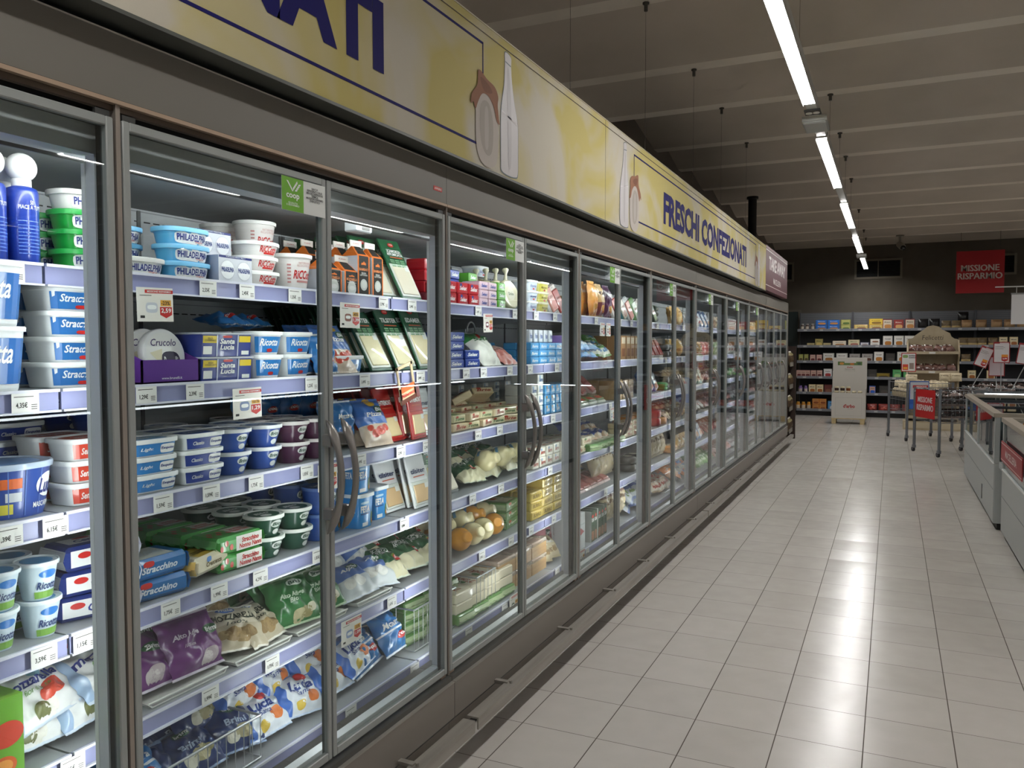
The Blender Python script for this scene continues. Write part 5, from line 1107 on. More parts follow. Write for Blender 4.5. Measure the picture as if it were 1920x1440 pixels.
column(K_wred, 'red_cheese_wheel', 'cheese', 4, 5.83, 'red wax cheese wheel', 2, 1); column(K_worg, 'orange_cheese', 'cheese', 4, 6.0, 'small orange cheese wheel', 1, 1)
# ---- fifth shelf
z5 = COLS[5][0]
heap(Z_moz, bg, 'mozzarella bag', 5, .98, 1.27, 'white mozzarella bag with tomatoes', 3, 2, 2, .95, rise=.03)
heap(Z_pur, bg, 'mozzarella bag', 5, 1.26, 1.56, 'purple mozzarella bag', 3, 2, 1, .6, dstep=.075, rise=.015)
put(Z_moz[0], bg, 'mozzarella bag', -.24, 1.27, z5+.03, 'white mozzarella bag beside purple bags', 5, lean=1.0, yaw=.6)
heap(Z_cream, bg, 'mozzarella bag', 5, 1.56, 1.80, 'beige mozzarella bag, black lettering', 1, 2, 1, 1.0, dx=.01); heap(Z_cream, bg, 'mozzarella bag', 5, 1.42, 1.76, 'beige mozzarella bag of back rows', 3, 2, 1, 1.0, dx=.13, rise=.02, lift=.04)
heap(Z_green, bg, 'mozzarella bag', 5, 1.79, 2.07, 'green mozzarella bag', 3, 2, 1, .7, rise=.02); heap(Z_sky, bg, 'mozzarella bag', 5, 1.78, 2.0, 'blue and white bag at the back', 2, 2, 1, 1.0, dx=.33, lift=.05)
# shallow white trays under the bags
def shallow(y0, y1, x, z, label):
    b = MB(); W = (y1-y0)/2; wm = mat('#dcdcd6', .3)
    b.prism([(-W+.01, 0), (W-.01, 0), (W, .012), (W-.004, .012), (W-.013, .004), (-W+.013, .004), (-W+.004, .012), (-W, .012)], -.12, 0, wm, 'x'); b.tube([(0, -W, .013), (0, W, .013)], .003, wm, 6)
    o = b.obj('serving_tray', label=label, category='tray', group='shallow white trays under mozzarella bags'); o.location = (x, (y0+y1)/2, z)
for a, c, n_ in ((1.30, 1.545, 'white tray rim under the purple mozzarella bags'), (1.57, 1.79, 'white tray rim under the beige mozzarella bags'), (1.81, 2.05, 'white tray rim under the green mozzarella bags'), (2.10, 2.30, 'white tray rim under the blue bags, third door')): shallow(a, c, -.195, z5+.001, n_)
heap(Z_sky, bg, 'mozzarella bag', 5, 2.08, 2.36, 'blue mozzarella bag with white base', 2, 2, 1, .95, dx=.01)
heap(Z_scag, bg, 'cheese bag', 5, 2.32, 2.72, 'green smoked cheese bag', 3, 3, 1, 1.0, dx=.02, rise=.02)
for i in range(5): put(K_ball[i % 2+1 if i % 2 else 1], 'smoked_cheese', 'cheese', -.46, 2.74+i*.09, z5+.03, 'orange smoked cheese ball at back', 5, yaw=.3*i)
for i in range(4):
    for r in range(3): put(K_ball[(0 if (i+r) % 3 else 1) if r < 2 else 0], 'smoked_cheese', 'cheese', -.24-r*.085, 2.84+i*.105+.03*r, z5+.006+r*.035, 'pear shaped cheese tied in film', 5, yaw=rnd.uniform(-.8, .8), row=r)
for k in range(3):
    for r in range(2): put(Q_veg, 'cheese_slab', 'cheese pack', -.30-.13*r, 3.36, z5+.001+k*.041, 'green striped cheese slab', 5, tier=k, row=r, yaw=.12)
for i in range(2): put(Q_kraft, 'paper_box', 'cheese pack', -.53, 3.5+i*.16, z5+.001, 'pale brown block in the shade', 5)
for k in range(4):
    for i in range(3):
        for r in range(2):
            if k == 3 and i == 0 and r == 0: continue
            put(Q_yb, 'butter_block', 'butter', -.25-r*.105, 3.56+i*.14, z5+.001+k*.0455, 'yellow wrapped butter block', 5, tier=k, row=r, yaw=rnd.uniform(-.06, .06))
for i in range(2):
    for k in range(4): put(Q_dkg, 'green_box', 'carton', -.24, 3.99+i*.105, z5+.001+k*.031, 'dark green flat box', 5, tier=k)
for i in range(2): put(Brick(.004, .09, .13, card('#3f5a54'), {}, lambda b, s: (b.patch(s.fx, -.02, .015, .08, .11, wht, 1, 1, .6), b.patch(s.fx, -.03, .03, .02, .06, mat('#cfe0d8'), 1, 1))) , 'shelf_card', 'sign', -.34, 3.93+i*.10, z5+.10, 'small grey green card above boxes', 5)
for i in range(5):
    for r in range(2): put(Y_flat if r else Y_pink, 'pizza_pack', 'tray pack', -.24-r*.11, 4.30+i*.115, z5+.01+r*.02, 'red and beige meat tray' if r == 0 else 'green tray behind the meat trays', 5, lean=1.25, row=r)
heap([genbag('#2a438c', '#d9b89a', '#c4523c', 'Pancetta', seed=k) for k in range(2)], 'blue_bag', 'meat pack', 5, 4.25, 4.75, 'navy and pink bacon pouch', 1, 4, 1, 1.1, dx=.2, lift=.05)
for i in range(3): put(G_net, 'bread_bag', 'bread bag', -.30, 4.70+i*.13, z5+.02, 'orange and tan upright bag', 5, lean=.3)
column(K_wblk, 'dark_dish', 'tray pack', 5, 5.2, 'black round tray', 2, 2); column(K_wblk, 'dark_dish', 'tray pack', 5, 5.34, 'black round tray', 2, 2)
for i in range(4): put(Y_blue, 'fish_tray', 'tray pack', -.34, 5.02+i*.1, z5+.04, 'grey blue upright sachet', 5, lean=.5, rollv=.3)
for i in range(4): put(G_net, 'net_bag', 'bread bag', -.25, 5.68+i*.13, z5+.01, 'green and purple hanging net bag', 5, lean=.25)
put(Q_or, 'cheese_block', 'cheese', -.24, 6.2, z5+.01, 'yellow cheese block in clear bag', 5)
# ---- lowest deck
z6 = COLS[6][0]
put(K_juice, 'juice_carton', 'carton', -.215, .955, COLS[5][0]+.001, 'green carton with orange fruit', 5)
heap([genbag('#dfe3e0', '#8fb0a0', '#cfd6d2', 'mozzarella', seed=3)], bg, 'mozzarella bag', 6, 1.02, 1.25, 'pale bag at bottom left corner', 1, 2, 1, 1.1)
heap(Z_navy, bg, 'mozzarella bag', 6, 1.24, 1.66, 'navy mozzarella bag', 4, 3, 1, .95, dx=.03, rise=.012, dstep=.09); heap(Z_azure, bg, 'mozzarella bag', 6, 1.20, 1.34, 'bright blue bag inside the wire basket', 1, 1, 1, 1.0, lift=.02)
heap(Z_luc, bg, 'mozzarella bag', 6, 1.62, 2.06, 'white and blue mozzarella bag', 4, 3, 1, .9, dx=.02, rise=.015, dstep=.09); heap(Z_luc, bg, 'mozzarella bag', 6, 1.60, 2.02, 'white and blue upper bag', 3, 3, 1, .8, dx=.09, rise=.012, lift=.055, dstep=.09); heap(Z_navy, bg, 'mozzarella bag', 6, 1.44, 1.62, 'navy bag above the basket', 2, 1, 1, .8, dx=.10, lift=.06)
heap(Z_azure, bg, 'mozzarella bag', 6, 2.08, 2.40, 'bright blue mozzarella bag', 3, 2, 1, .7, dx=.03, rise=.02, lift=.01); heap(Z_luc, bg, 'mozzarella bag', 6, 2.02, 2.2, 'white and blue bag by the stile', 1, 1, 1, .9, lift=.03)
for i in range(3):
    for k in range(4): put(Q_veg, 'vegetable_block', 'cheese pack', -.30, 2.49+i*.125, z6+.001+k*.041, 'green and cream vegetable block', 6, tier=k, yaw=1.45)
for i in range(4):
    for k in range(3): put(Q_cr if k else Q_veg, 'vegetable_block', 'cheese pack', -.235, 2.76+i*.125, z6+.001+k*.041, 'cream and orange vegetable block', 6, tier=k, yaw=1.5)
for i in range(3):
    for r in range(2): put(genbag('#d8622c', '#c9b48a', '#8a9a4c', 'Carote', seed=i), 'orange_bag', 'salad bag', -.40, 3.14+i*.10, z6+.06+.02*r, 'orange and cream bag behind blocks', 6, lean=.5)
for i in range(3):
    for k in range(2):
        for r in range(2): put(K_wood, 'wooden_tray', 'tray pack', -.25-r*.165, 3.17+i*.18, z6+.001+k*.077, 'wooden tray with clear lid', 6, tier=k, row=r)
for i in range(3): put([G_redp, G_pink, G_pink][i], 'snack_pouch', 'snack bag', -.42, 3.80+i*.12, z6+.03, 'red pouch behind the trays' if i == 0 else 'pink and red pouch standing behind', 6, lean=.15)
for i in range(2): put(G_pink, 'snack_pouch', 'snack bag', -.26-.05*i, 3.80-.02*i, z6+.006, 'pink and dark red pouch', 6, lean=.12, row=i)
heap([genbag('#cdbb96', '#d9c9a8', '#8a7048', 'Grissini', seed=k) for k in range(2)], 'breadstick_bag', 'snack bag', 6, 3.60, 3.74, 'beige bag beside pink pouch', 2, 2, 1, .7)
for i in range(2): column(K_wbox, 'white_box', 'carton', 6, 3.93+i*.10, 'white box with red fish mark', 1, 2)
heap([genbag('#3f7fc4', '#d9e0e6', '#e0783c', 'Misto', seed=k) for k in range(2)], 'blue_orange_bag', 'salad bag', 6, 3.80, 4.0, 'blue bag with orange shapes, behind', 1, 2, 1, .6, dx=.14, lift=.1)
for i in range(5): column(K_gbox, 'green_carton', 'carton', 6, 4.20+i*.056, 'dark green upright carton', 1, 2)
for i in range(4): put(G_net, 'net_bag', 'bread bag', -.20, 4.53+i*.10, z6+.03, 'tan twisted paper bag', 6, lean=.05)
heap([genbag('#2f5fb4', '#dfe6ee', '#8fae5c', 'Latte', seed=k, w=.18, h=.2) for k in range(2)], 'blue_white_bag', 'cheese bag', 6, 4.95, 5.4, 'large blue and white bag', 2, 3, 2, 1.2)
heap([genbag('#c9b094', '#e0d6c4', '#b8443c', 'Funghi', seed=k) for k in range(2)], 'mixed_bag', 'salad bag', 6, 5.65, 6.05, 'beige speckled salad bag', 3, 4, 1, 1.0); heap([genbag('#e08a4c', '#e8b48a', '#f0d0b0', 'Zucca', seed=1)], 'orange_bag', 'salad bag', 6, 6.08, 6.3, 'bright orange bag', 2, 2, 1, 1.0, lift=.04)

# ---- the four far bays: small goods, each of its own kind and colour
def far_row(sh, y0, y1, spec):
    """spec: list of (kind, name, category, description, pitch, mode)"""
    y = y0; i = 0; z, xf, dep = COLS[sh]
    for kind, name, cat, dsc, L, mode in spec:
        n = max(1, int(L/(2*kind.ry+.008)))
        for j in range(n):
            yy = y+(j+.5)*L/n
            if yy > y1-.04: break
            if mode == 'stack': column(kind, name, cat, sh, yy, dsc, max(1, int(.13/kind.H)), 1)
            elif mode == 'stand': put(kind, name, cat, xf-.022-kind.rx, yy, z+.002, dsc, sh, lean=.12)
            elif mode == 'lean': put(kind, name, cat, xf-.05, yy, z+.003, dsc, sh, lean=.4, rollv=.2)
            else:
                put(kind, name, cat, xf-.06, yy, z+.02, dsc, sh, lean=1.0, yaw=rnd.uniform(-.4, .4)); put(kind, name, cat, xf-.15, yy+.04, z+.06, dsc, sh, lean=1.0, yaw=rnd.uniform(-.4, .4), row=1)
        y += L
B_ = lambda *a, **k: genbag(*a, w=.13, h=.12, **k)
pinkm, brn, grn, wt_, yl_, rd_, gld, sil = B_('#c49a9a', '#b8827c', '#8c4a44', 'Salumi', seed=11), B_('#8a6a50', '#a5866a', '#d9c4a0', 'Pane', seed=12), B_('#4f7f4a', '#7fa86a', '#d8e0c4', 'Verdure', seed=13), B_('#d0ccc8', '#e0ddd8', '#a8605c', 'Fette', seed=14), B_('#d9b84c', '#e6cf7a', '#a8702c', 'Pasta', seed=15), B_('#a8403c', '#c4706a', '#e0b8b0', 'Carne', seed=16), B_('#c9a05c', '#dcb87a', '#8a5a2c', 'Bread', seed=17), B_('#b4b4ba', '#c9c9ce', '#a88a9a', 'Tacchino', seed=18)
K_pb = simple('#c98a8a', 'Wurst', D=.08, L=.10, h=.045, stripe='#d9b0ac'); K_yb2 = simple('#d9b43c', 'Pasta', '#7a3a1c', .09, .10, .06, stripe='#e6cc6a'); K_wb2 = simple('#cfc9c6', 'Carne', '#8c2c2c', .09, .12, .04, stripe='#b87a74'); K_bb2 = simple('#4a3c3a', 'Arrosto', D=.09, L=.12, h=.04); K_gb2 = simple('#5f8c58', 'Bio', D=.08, L=.10, h=.04)
far = {
 1: [(wt_, 'slice_bag', 'meat pack', 'white slice bag', .55, 'lean'), (Y_blue, 'fish_tray', 'tray pack', 'blue upright fish tray', .5, 'lean'), (brn, 'brown_bag', 'bread bag', 'brown bag standing', .35, 'stand'), (K_wb2, 'meat_pack', 'meat pack', 'white and rose meat pack', .9, 'stack'), (K_pb, 'sausage_pack', 'meat pack', 'pink sausage pack', .9, 'stack'), (K_yb2, 'pasta_pack', 'pasta pack', 'yellow pasta pack', .6, 'stack'), (K_wb2, 'meat_pack', 'meat pack', 'white meat pack in tall pile', .5, 'stack'), (K_yb2, 'pasta_pack', 'pasta pack', 'yellow pasta pack near the end', .9, 'stack')],
 2: [(gld, 'bread_bag', 'bread bag', 'golden crinkled bread bag', .45, 'stand'), (rd_, 'meat_bag', 'meat pack', 'red meat bag', .5, 'stand'), (grn, 'green_bag', 'salad bag', 'dark green bag', .5, 'stand'), (wt_, 'slice_bag', 'meat pack', 'white slice bag', .8, 'lean'), (sil, 'silver_bag', 'meat pack', 'silver poultry bag', .9, 'stand'), (pinkm, 'meat_bag', 'meat pack', 'rose meat bag', .9, 'stand'), (sil, 'silver_bag', 'meat pack', 'silver bag near the end', 1.2, 'stand')],
 3: [(brn, 'brown_bag', 'bread bag', 'brown loaf bag', .7, 'heap'), (Y_teal, 'fish_tray', 'tray pack', 'teal leaning tray', .4, 'lean'), (rd_, 'meat_bag', 'meat pack', 'red meat bag', .9, 'heap'), (grn, 'green_bag', 'salad bag', 'green salad bag', .8, 'heap'), (wt_, 'slice_bag', 'meat pack', 'white slice bag', 1.2, 'heap'), (pinkm, 'meat_bag', 'meat pack', 'rose meat bag near the end', 1.3, 'heap')],
 4: [(brn, 'nut_bag', 'snack bag', 'brown nut bag', .8, 'heap'), (wt_, 'white_bag', 'meat pack', 'white ham bag', .6, 'heap'), (pinkm, 'meat_bag', 'meat pack', 'rose meat bag', 1.4, 'heap'), (sil, 'silver_bag', 'meat pack', 'silver bag', 1.2, 'heap'), (pinkm, 'meat_bag', 'meat pack', 'rose meat bag near the end', 1.2, 'heap')],
 5: [(gld, 'pasta_bag', 'pasta pack', 'golden pasta bag', .7, 'stand'), (Y_blue, 'fish_tray', 'tray pack', 'blue fish tray', .4, 'lean'), (rd_, 'meat_bag', 'meat pack', 'red meat bag', .9, 'heap'), (sil, 'silver_bag', 'meat pack', 'silver bag', 1.6, 'heap'), (wt_, 'white_bag', 'meat pack', 'white bag near the end', 1.4, 'heap')],
 6: [(B_('#d9d4d0', '#e8906a', '#5f8fc4', 'Misto', seed=21), 'mixed_bag', 'salad bag', 'white and orange bag', .6, 'heap'), (grn, 'green_bag', 'salad bag', 'green salad bag', .8, 'heap'), (pinkm, 'meat_bag', 'meat pack', 'rose meat bag', .9, 'heap'), (sil, 'silver_bag', 'meat pack', 'silver bag', 1.6, 'heap'), (wt_, 'white_bag', 'meat pack', 'white bag near the end', 1.2, 'heap')]}
starts = {1: 6.95, 2: 6.85, 3: 6.40, 4: 6.15, 5: 6.35, 6: 6.35}
for s_, spec in far.items(): far_row(s_, starts[s_], 11.8, spec)

# wire baskets on the deck
basket(.42, .26, .115, 'wire basket holding navy mozzarella bags, lowest shelf, second door', -.145, 1.395, z6+.001)
basket(.30, .30, .15, 'wire basket of green vegetable blocks, lowest shelf, third door', -.17, 2.55, z6+.001)
basket(.17, .22, .15, 'narrow wire basket with orange bag, lowest shelf, fourth door', -.155, 2.93, z6+.001)
basket(.34, .24, .14, 'wire basket with speckled salad bags, lowest shelf, eighth door', -.155, 5.98, z6+.001)

# ------------------------------------------------------------------ price tags and promotion cards
def tag_mesh(price, wide):
    b = MB(); b.box(0, .0008, -wide/2, wide/2, -.019, .019, mat('#eceae6', .5)); s = FX(.0013)
    b.text(price+'€', s, -.008 if wide > .05 else 0, -.004, wide*.42, .012, blk, .02); b.patch(s, -wide*.42, wide*.3, .012, .0135, mat('#55524e'), 1, 1)
    for k in range(3): b.patch(s, wide*.2, wide*.42, -.004-k*.004, -.0025-k*.004, mat('#55524e'), 1, 1)
    return b.mesh('price_tag')
tagc = {}; TAGS = []
def tag(sh, y, price, w=.055):
    z, xf, dep = COLS[sh]; k = (price, w)
    if k not in tagc: tagc[k] = tag_mesh(price, w)
    o = bpy.data.objects.new('price_tag', tagc[k]); C.collection.objects.link(o); o.location = (xf+.0012, y, z-.022)
    o['category'] = 'price tag'; o['group'] = 'price tags on the shelf rails'
    TAGS.append((o, price, sh))
tags = {1: [(1.02, '2,29'), (1.52, '2,55'), (1.655, '2,45'), (1.845, '1,35'), (1.965, '1,99'), (2.29, '3,79'), (2.47, '2,49'), (2.62, '2,49'), (2.98, '3,49'), (3.34, '2,79'), (3.58, '2,29'), (3.82, '2,49'), (4.0, '1,99'), (4.45, '2,19'), (4.9, '2,39'), (5.15, '2,59'), (5.3, '2,99'), (5.5, '1,89'), (5.8, '3,19'), (6.2, '2,69'), (6.6, '1,79'), (7.1, '2,09'), (7.7, '2,19')],
 2: [(1.015, '4,35'), (1.19, '2,19'), (1.295, '1,29'), (1.435, '2,39'), (1.865, '1,25'), (2.125, '3,49'), (2.46, '2,49'), (2.62, '2,39'), (2.80, '1,69'), (2.95, '2,99'), (3.2, '4,29'), (3.42, '2,79'), (3.75, '1,59'), (4.05, '1,99'), (4.7, '2,29'), (5.3, '2,49'), (5.9, '3,59'), (6.4, '2,19')],
 3: [(.975, '1,39'), (1.07, '6,15'), (1.335, '1,59'), (1.48, '1,59'), (1.635, '1,75'), (1.84, '1,85'), (2.10, '2,49'), (2.33, '2,39'), (2.50, '2,29'), (2.9, '4,99'), (3.1, '5,49'), (3.7, '1,29'), (3.95, '1,49'), (4.6, '2,99'), (5.2, '3,29')],
 4: [(1.035, '3,59'), (1.125, '1,15'), (1.21, '2,15'), (1.345, '1,75'), (1.495, '1,99'), (1.64, '4,29'), (1.88, '1,85'), (2.34, '3,89'), (2.53, '2,99'), (2.84, '3,19'), (3.1, '2,89'), (3.3, '2,79'), (3.65, '1,39'), (3.95, '1,59'), (4.6, '2,69'), (5.3, '6,90')],
 5: [(1.09, '2,65'), (1.46, '1,99'), (1.68, '1,75'), (2.26, '1,65'), (2.58, '3,79'), (2.92, '7,90'), (3.2, '5,90'), (3.42, '2,59'), (3.7, '1,89'), (3.95, '2,09'), (4.5, '3,39')],
 6: [(1.30, '1,85'), (1.96, '1,85'), (2.32, '1,79'), (2.71, '1,89'), (3.03, '2,49'), (3.62, '3,19'), (3.9, '2,29'), (4.05, '2,89'), (4.55, '2,99'), (5.25, '2,69'), (5.9, '1,99')]}
for s_, l in tags.items():
    for y_, p_ in l: tag(s_, y_, p_)
def promo(sh, y, pct, price, label, w=.102, drop=.0, pic='#7f8fb4', x=.004):
    z, xf, dep = COLS[sh]; b = MB(); h = .078; b.box(0, .0008, -w/2, w/2, -h, 0, mat('#e9e4dc', .5)); s = FX(.0012); s2 = FX(.0017)
    b.patch(s, -w*.28, w*.5, -.013, -.005, red, 1, 1); b.text('MISSIONE RISPARMIO', s2, w*.11, -.009, w*.66, .0045, wht, .01)
    b.patch(s, w*.14, w*.44, -.042, -.028, mat('#e8a83c'), 1, 1); b.text('-'+pct+'%', s2, w*.28, -.035, w*.24, .009, blk, .02)
    b.poly(s, [(w*.12, -.044), (w*.46, -.044), (w*.46, -.062), (w*.29, -.070), (w*.12, -.062)], red); b.text(price, s2, w*.29, -.053, w*.28, .012, wht, .02)
    b.patch(s, -w*.42, -w*.1, -.019, -.0175, mat('#55524e'), 1, 1); b.patch(s, -w*.27, w*.06, -.058, -.034, mat(pic), 1, 1, .6); b.patch(s2, -w*.23, w*.02, -.050, -.040, wht, 1, 1, .8); b.patch(s, -w*.42, -w*.3, -.070, -.064, blk, 1, 1)
    o = b.obj('promotion_card', label=label, category='price card', group='red and white promotion cards hanging from the rails'); o.location = (xf+x, y, z-.030-drop); o.rotation_euler = (rnd.uniform(-.03, .03), 0, 0)
promo(1, 1.355, '23', '2,59', 'promotion card reading 2,59 hanging from the top shelf, second door', pic='#c9ccd6')
promo(2, 1.60, '27', '1,29', 'promotion card reading 1,29 hanging from the second shelf, second door', drop=-.01, x=.008)
promo(1, 2.10, '43', '1,39', 'promotion card reading 1,39 on the top shelf beside the door stile', pic='#8c5a4c')
promo(3, 1.93, '20', '1,85', 'promotion card half hidden by the first handle, third shelf', w=.09, drop=-.02)
promo(5, 2.02, '21', '1,09', 'promotion card with a blue pot, fifth shelf, third door', drop=-.03, pic='#8f9fc4', x=.012)
promo(1, 3.06, '43', '1,99', 'promotion card on the top shelf, fourth door', w=.085, pic='#7a3a4c')
promo(1, 4.55, '30', '1,49', 'left of two promotion cards on the top shelf, sixth door', w=.085, pic='#8c4a4c'); promo(1, 4.66, '30', '1,59', 'right of two promotion cards on the top shelf, sixth door', w=.085, pic='#8c4a4c')
promo(6, 3.10, '20', '2,19', 'promotion card at the lowest rail, fourth door', w=.085, drop=-.05, pic='#3a5a3c', x=.01)
promo(6, 3.94, '25', '1,99', 'promotion card at the lowest rail, fifth door', w=.085, drop=-.05, pic='#b8b0a8', x=.01)
promo(3, 4.62, '20', '2,49', 'promotion card on the third shelf, sixth door', w=.085)
# cream leaflet holder hanging across a rail
b = MB(); cm = mat('#d9bd98', .5); b.box(-.004, 0, -.05, -.04, -.10, .03, cm); b.box(-.004, 0, .04, .05, -.10, .03, cm); b.box(-.004, 0, -.05, .05, .02, .03, cm); b.box(-.004, .0, -.05, .05, -.10, -.045, cm); b.patch(FX(.0006), -.04, .045, -.062, -.042, mat('#c4622c'), 1, 1); b.text('Noberasco', FX(.0012), 0, -.073, .08, .014, red, .02); b.patch(FX(.0006), -.05, .05, -.10, -.085, mat('#5a2a1c'), 1, 1)
o = b.obj('leaflet_frame', label='cream leaflet frame hanging on the second shelf rail, third door', category='price card'); o.location = (COLS[2][1]+.008, 2.35, COLS[2][0]-.005); o.rotation_euler = (.25, 0, 0)

# ------------------------------------------------------------------ labels that single each product out
SH = {1: 'top shelf', 2: 'second shelf', 3: 'third shelf', 4: 'fourth shelf', 5: 'fifth shelf', 6: 'lowest shelf'}
DOORS.sort()
def door_of(p):
    t = CAM.x/(CAM.x-p.x); y = p.y*t
    for i, (a, c) in enumerate(DOORS):
        if a <= y < c: return i
    return len(DOORS)-1
tg = {}
first = next(i for i, (a, c) in enumerate(DOORS) if c > .98)
groups = {}
for it in ITEMS: groups.setdefault((it[1], it[2], door_of(it[5])), []).append(it)
def ordinal(i, n, a='leftmost', z='rightmost'):
    if n == 1: return ''
    if i == 0: return a
    if i == n-1: return z
    return ORD[i+1]+' from left' if a == 'leftmost' else ORD[i+1]
for o, pr_, sh in TAGS: tg.setdefault((sh, door_of(o.location)), []).append((o.location.y, o, pr_))
for (sh, dn), l in tg.items():
    for k, (_, o, pr_) in enumerate(sorted(l, key=lambda q: q[0])):
        o['label'] = ('' if len(l) == 1 else ordinal(k, len(l))+' ')+'white price tag reading %s, %s, %s door' % (pr_, SH[sh], ORD[min(19, dn-first+1)])
for (dsc, sh, dn), its in groups.items():
    where = '%s, %s door' % (SH[sh], ORD[min(19, dn-first+1)])
    tiers = sorted({i[3] for i in its}); rows = sorted({i[4] for i in its})
    cells = {}
    for i in its: cells.setdefault((i[3], i[4]), []).append(i)
    for (tr, rw), l in cells.items():
        l.sort(key=lambda i: i[5].y)
        for k, i in enumerate(l):
            w_ = [dsc]
            if len(l) > 1: w_.append(ordinal(k, len(l)))
            if len(tiers) > 1: w_.append('bottom' if tr == tiers[0] else ('topmost' if tr == tiers[-1] else ORD[tiers.index(tr)+1]+' up'))
            if len(rows) > 1: w_.append('front' if rw == rows[0] else ('rearmost' if rw == rows[-1] else ORD[rows.index(rw)+1]+' row'))
            s = ', '.join(w_)+', '+where
            i[0]['label'] = s
            i[0]['group'] = ' '.join((dsc+' on the '+SH[sh]).split()[:12])
# ------------------------------------------------------------------ shelving along the back wall
gr = mat('#4b4d52', .45, .3); grd = mat('#6a6c70', .5, .3); lip = mat('#85888f', .35, .4)
GY = 16.9; GX0 = -.37
tops = [1.695, 1.38, 1.08, .775, .468, .139]
GO = [(GX0, .62), (.62, 1.62), (1.62, 2.72), (2.72, 3.72)]
for gi, (a, c) in enumerate(GO):
    t = empty('wall_shelving', (a, GY, 0), 'grey metal wall shelving unit, number %s from the left along the back wall' % ['one', 'two', 'three', 'four'][gi], 'shelving', 'wall shelving units along the back wall')
    L = c-a; b = MB(); b.box(.002, L-.002, .48, .50, 1.69, 2.02, grd); b.box(.002, L-.002, .48, .50, .02, 1.69, mat('#2c2d30', .6))
    for k in range(9): b.box(.004, L-.004, .478, .48, 1.72+k*.035, 1.725+k*.035, mat('#3c3e42'))
    b.box(.0, .02, .44, .50, 0, 2.03, gr); b.box(L-.02, L-.001, .44, .50, 0, 2.03, gr); b.obj('back_frame', t)
    b = MB(); b.box(.002, L-.002, .04, .48, 0, .10, black_m); b.obj('base', t)
    for k, z in enumerate(tops):
        s = MB(); s.box(.004, L-.004, .0, .478, z-.045, z-.03, grd); sh = s.obj('shelf', t)
        s = MB(); s.prism([(0, z-.055), (-.008, z-.03), (-.008, z-.02), (0, z)], .004, L-.004, lip, 'x') if False else s.box(.004, L-.004, -.010, .0, z-.050, z, lip); s.box(.004, L-.004, -.012, -.010, z-.006, z, mat('#9a9da4', .3, .5))
        for q in range(3): s.box(L*(.12+.3*q), L*(.12+.3*q)+.06, -.0135, -.012, z-.04, z-.01, mat('#b4b4b6'))
        s.obj('shelf_edge', sh)
def gput(kind, name, cat, x, k, desc, dy=0, up=0):
    """goods on the back wall shelving face the aisle (towards -y)"""
    o = bpy.data.objects.new(name, kind.me); C.collection.objects.link(o); o.location = (x, GY+.03+kind.rx+dy, tops[k]-.029+up); o.rotation_euler = (0, 0, -PI/2)
    for n, me in kind.parts:
        c = bpy.data.objects.new(n, me); C.collection.objects.link(c); c.parent = o
    o['category'] = cat; BACK.append((o, desc, k))
BACK = []
def bx_(c, word, w, h, d=.09, pic='#a8703c', pc='#e8e4d8', wc='#3b2a20', fl=True, lab='x'):
    def P(b, s):
        if pc: b.patch(s.fx, -w*.42, w*.42, h*.08, h*.92, film(pc) if pc != c else film(c), 1, 1)
        f = lambda u, v: (s.fx(u, v)[0]+.0006, u, v)
        if pic: b.patch(f, -w*.3, w*.38, h*.12, h*.5, mat(pic, .4), 1, 1, .7)
        if word: b.text(word, f, 0, h*.72, w*.6, h*.12, mat(wc), .02)
    return Brick(d, w, h, film(c), paint=P, r=.004)
def jar_(c, lidc, w=.07, h=.13):
    b = MB(); b.lathe([(w*.4, 0), (w*.5, .01), (w*.5, h*.72), (w*.3, h*.85), (w*.3, h*.9)], film(c), 16); b.lathe([(w*.34, h*.88), (w*.34, h)], mat(lidc), 16); b.patch(lambda u, v: (w*.503*math.cos(u/(w*.5)), w*.503*math.sin(u/(w*.5)), v), -w*.5, w*.5, h*.15, h*.6, mat('#cfc4b4'), 6, 1)
    return Raw(b, h, w/2, w/2, 'jar')
BB = bx_('#1f62b4', 'Biscotti', .21, .10, pc='#2a74c8', wc='#e8ecf4', pic='#c98a4a'); BG = bx_('#9a9a4c', '', .17, .10, pc='#b4b46a', pic='#4f6a34'); BY = bx_('#c9a24c', 'Fette', .24, .10, pc='#d9c27a', pic='#7a3a24'); BYY = bx_('#d8b230', 'Fette', .24, .11, pc='#e0c040', pic='#8a6a2c')
BR = bx_('#7a2026', 'Riso', .17, .20, pc='#d8cbb4', pic='#c98a4a'); BR2 = bx_('#8a2a2a', 'Riso', .17, .19, pc='#9c3a34', pic='#d9a86a', wc='#efe0d0'); BRW = bx_('#d8cdb8', 'Gallette', .24, .11, pc='#e0d6c2', pic='#b8804c'); BGR = bx_('#c9bf98', 'Bio', .20, .13, pc='#d4caa6', pic='#a86a5c', wc='#2f5a34'); BNV = bx_('#2a2c5c', 'Wafer', .16, .08, pc='#d4d4d8', pic='#6a3a34'); BWH = bx_('#dcdad4', 'Crackers', .16, .07, pc='#e6e4de', pic='#8a5a34')
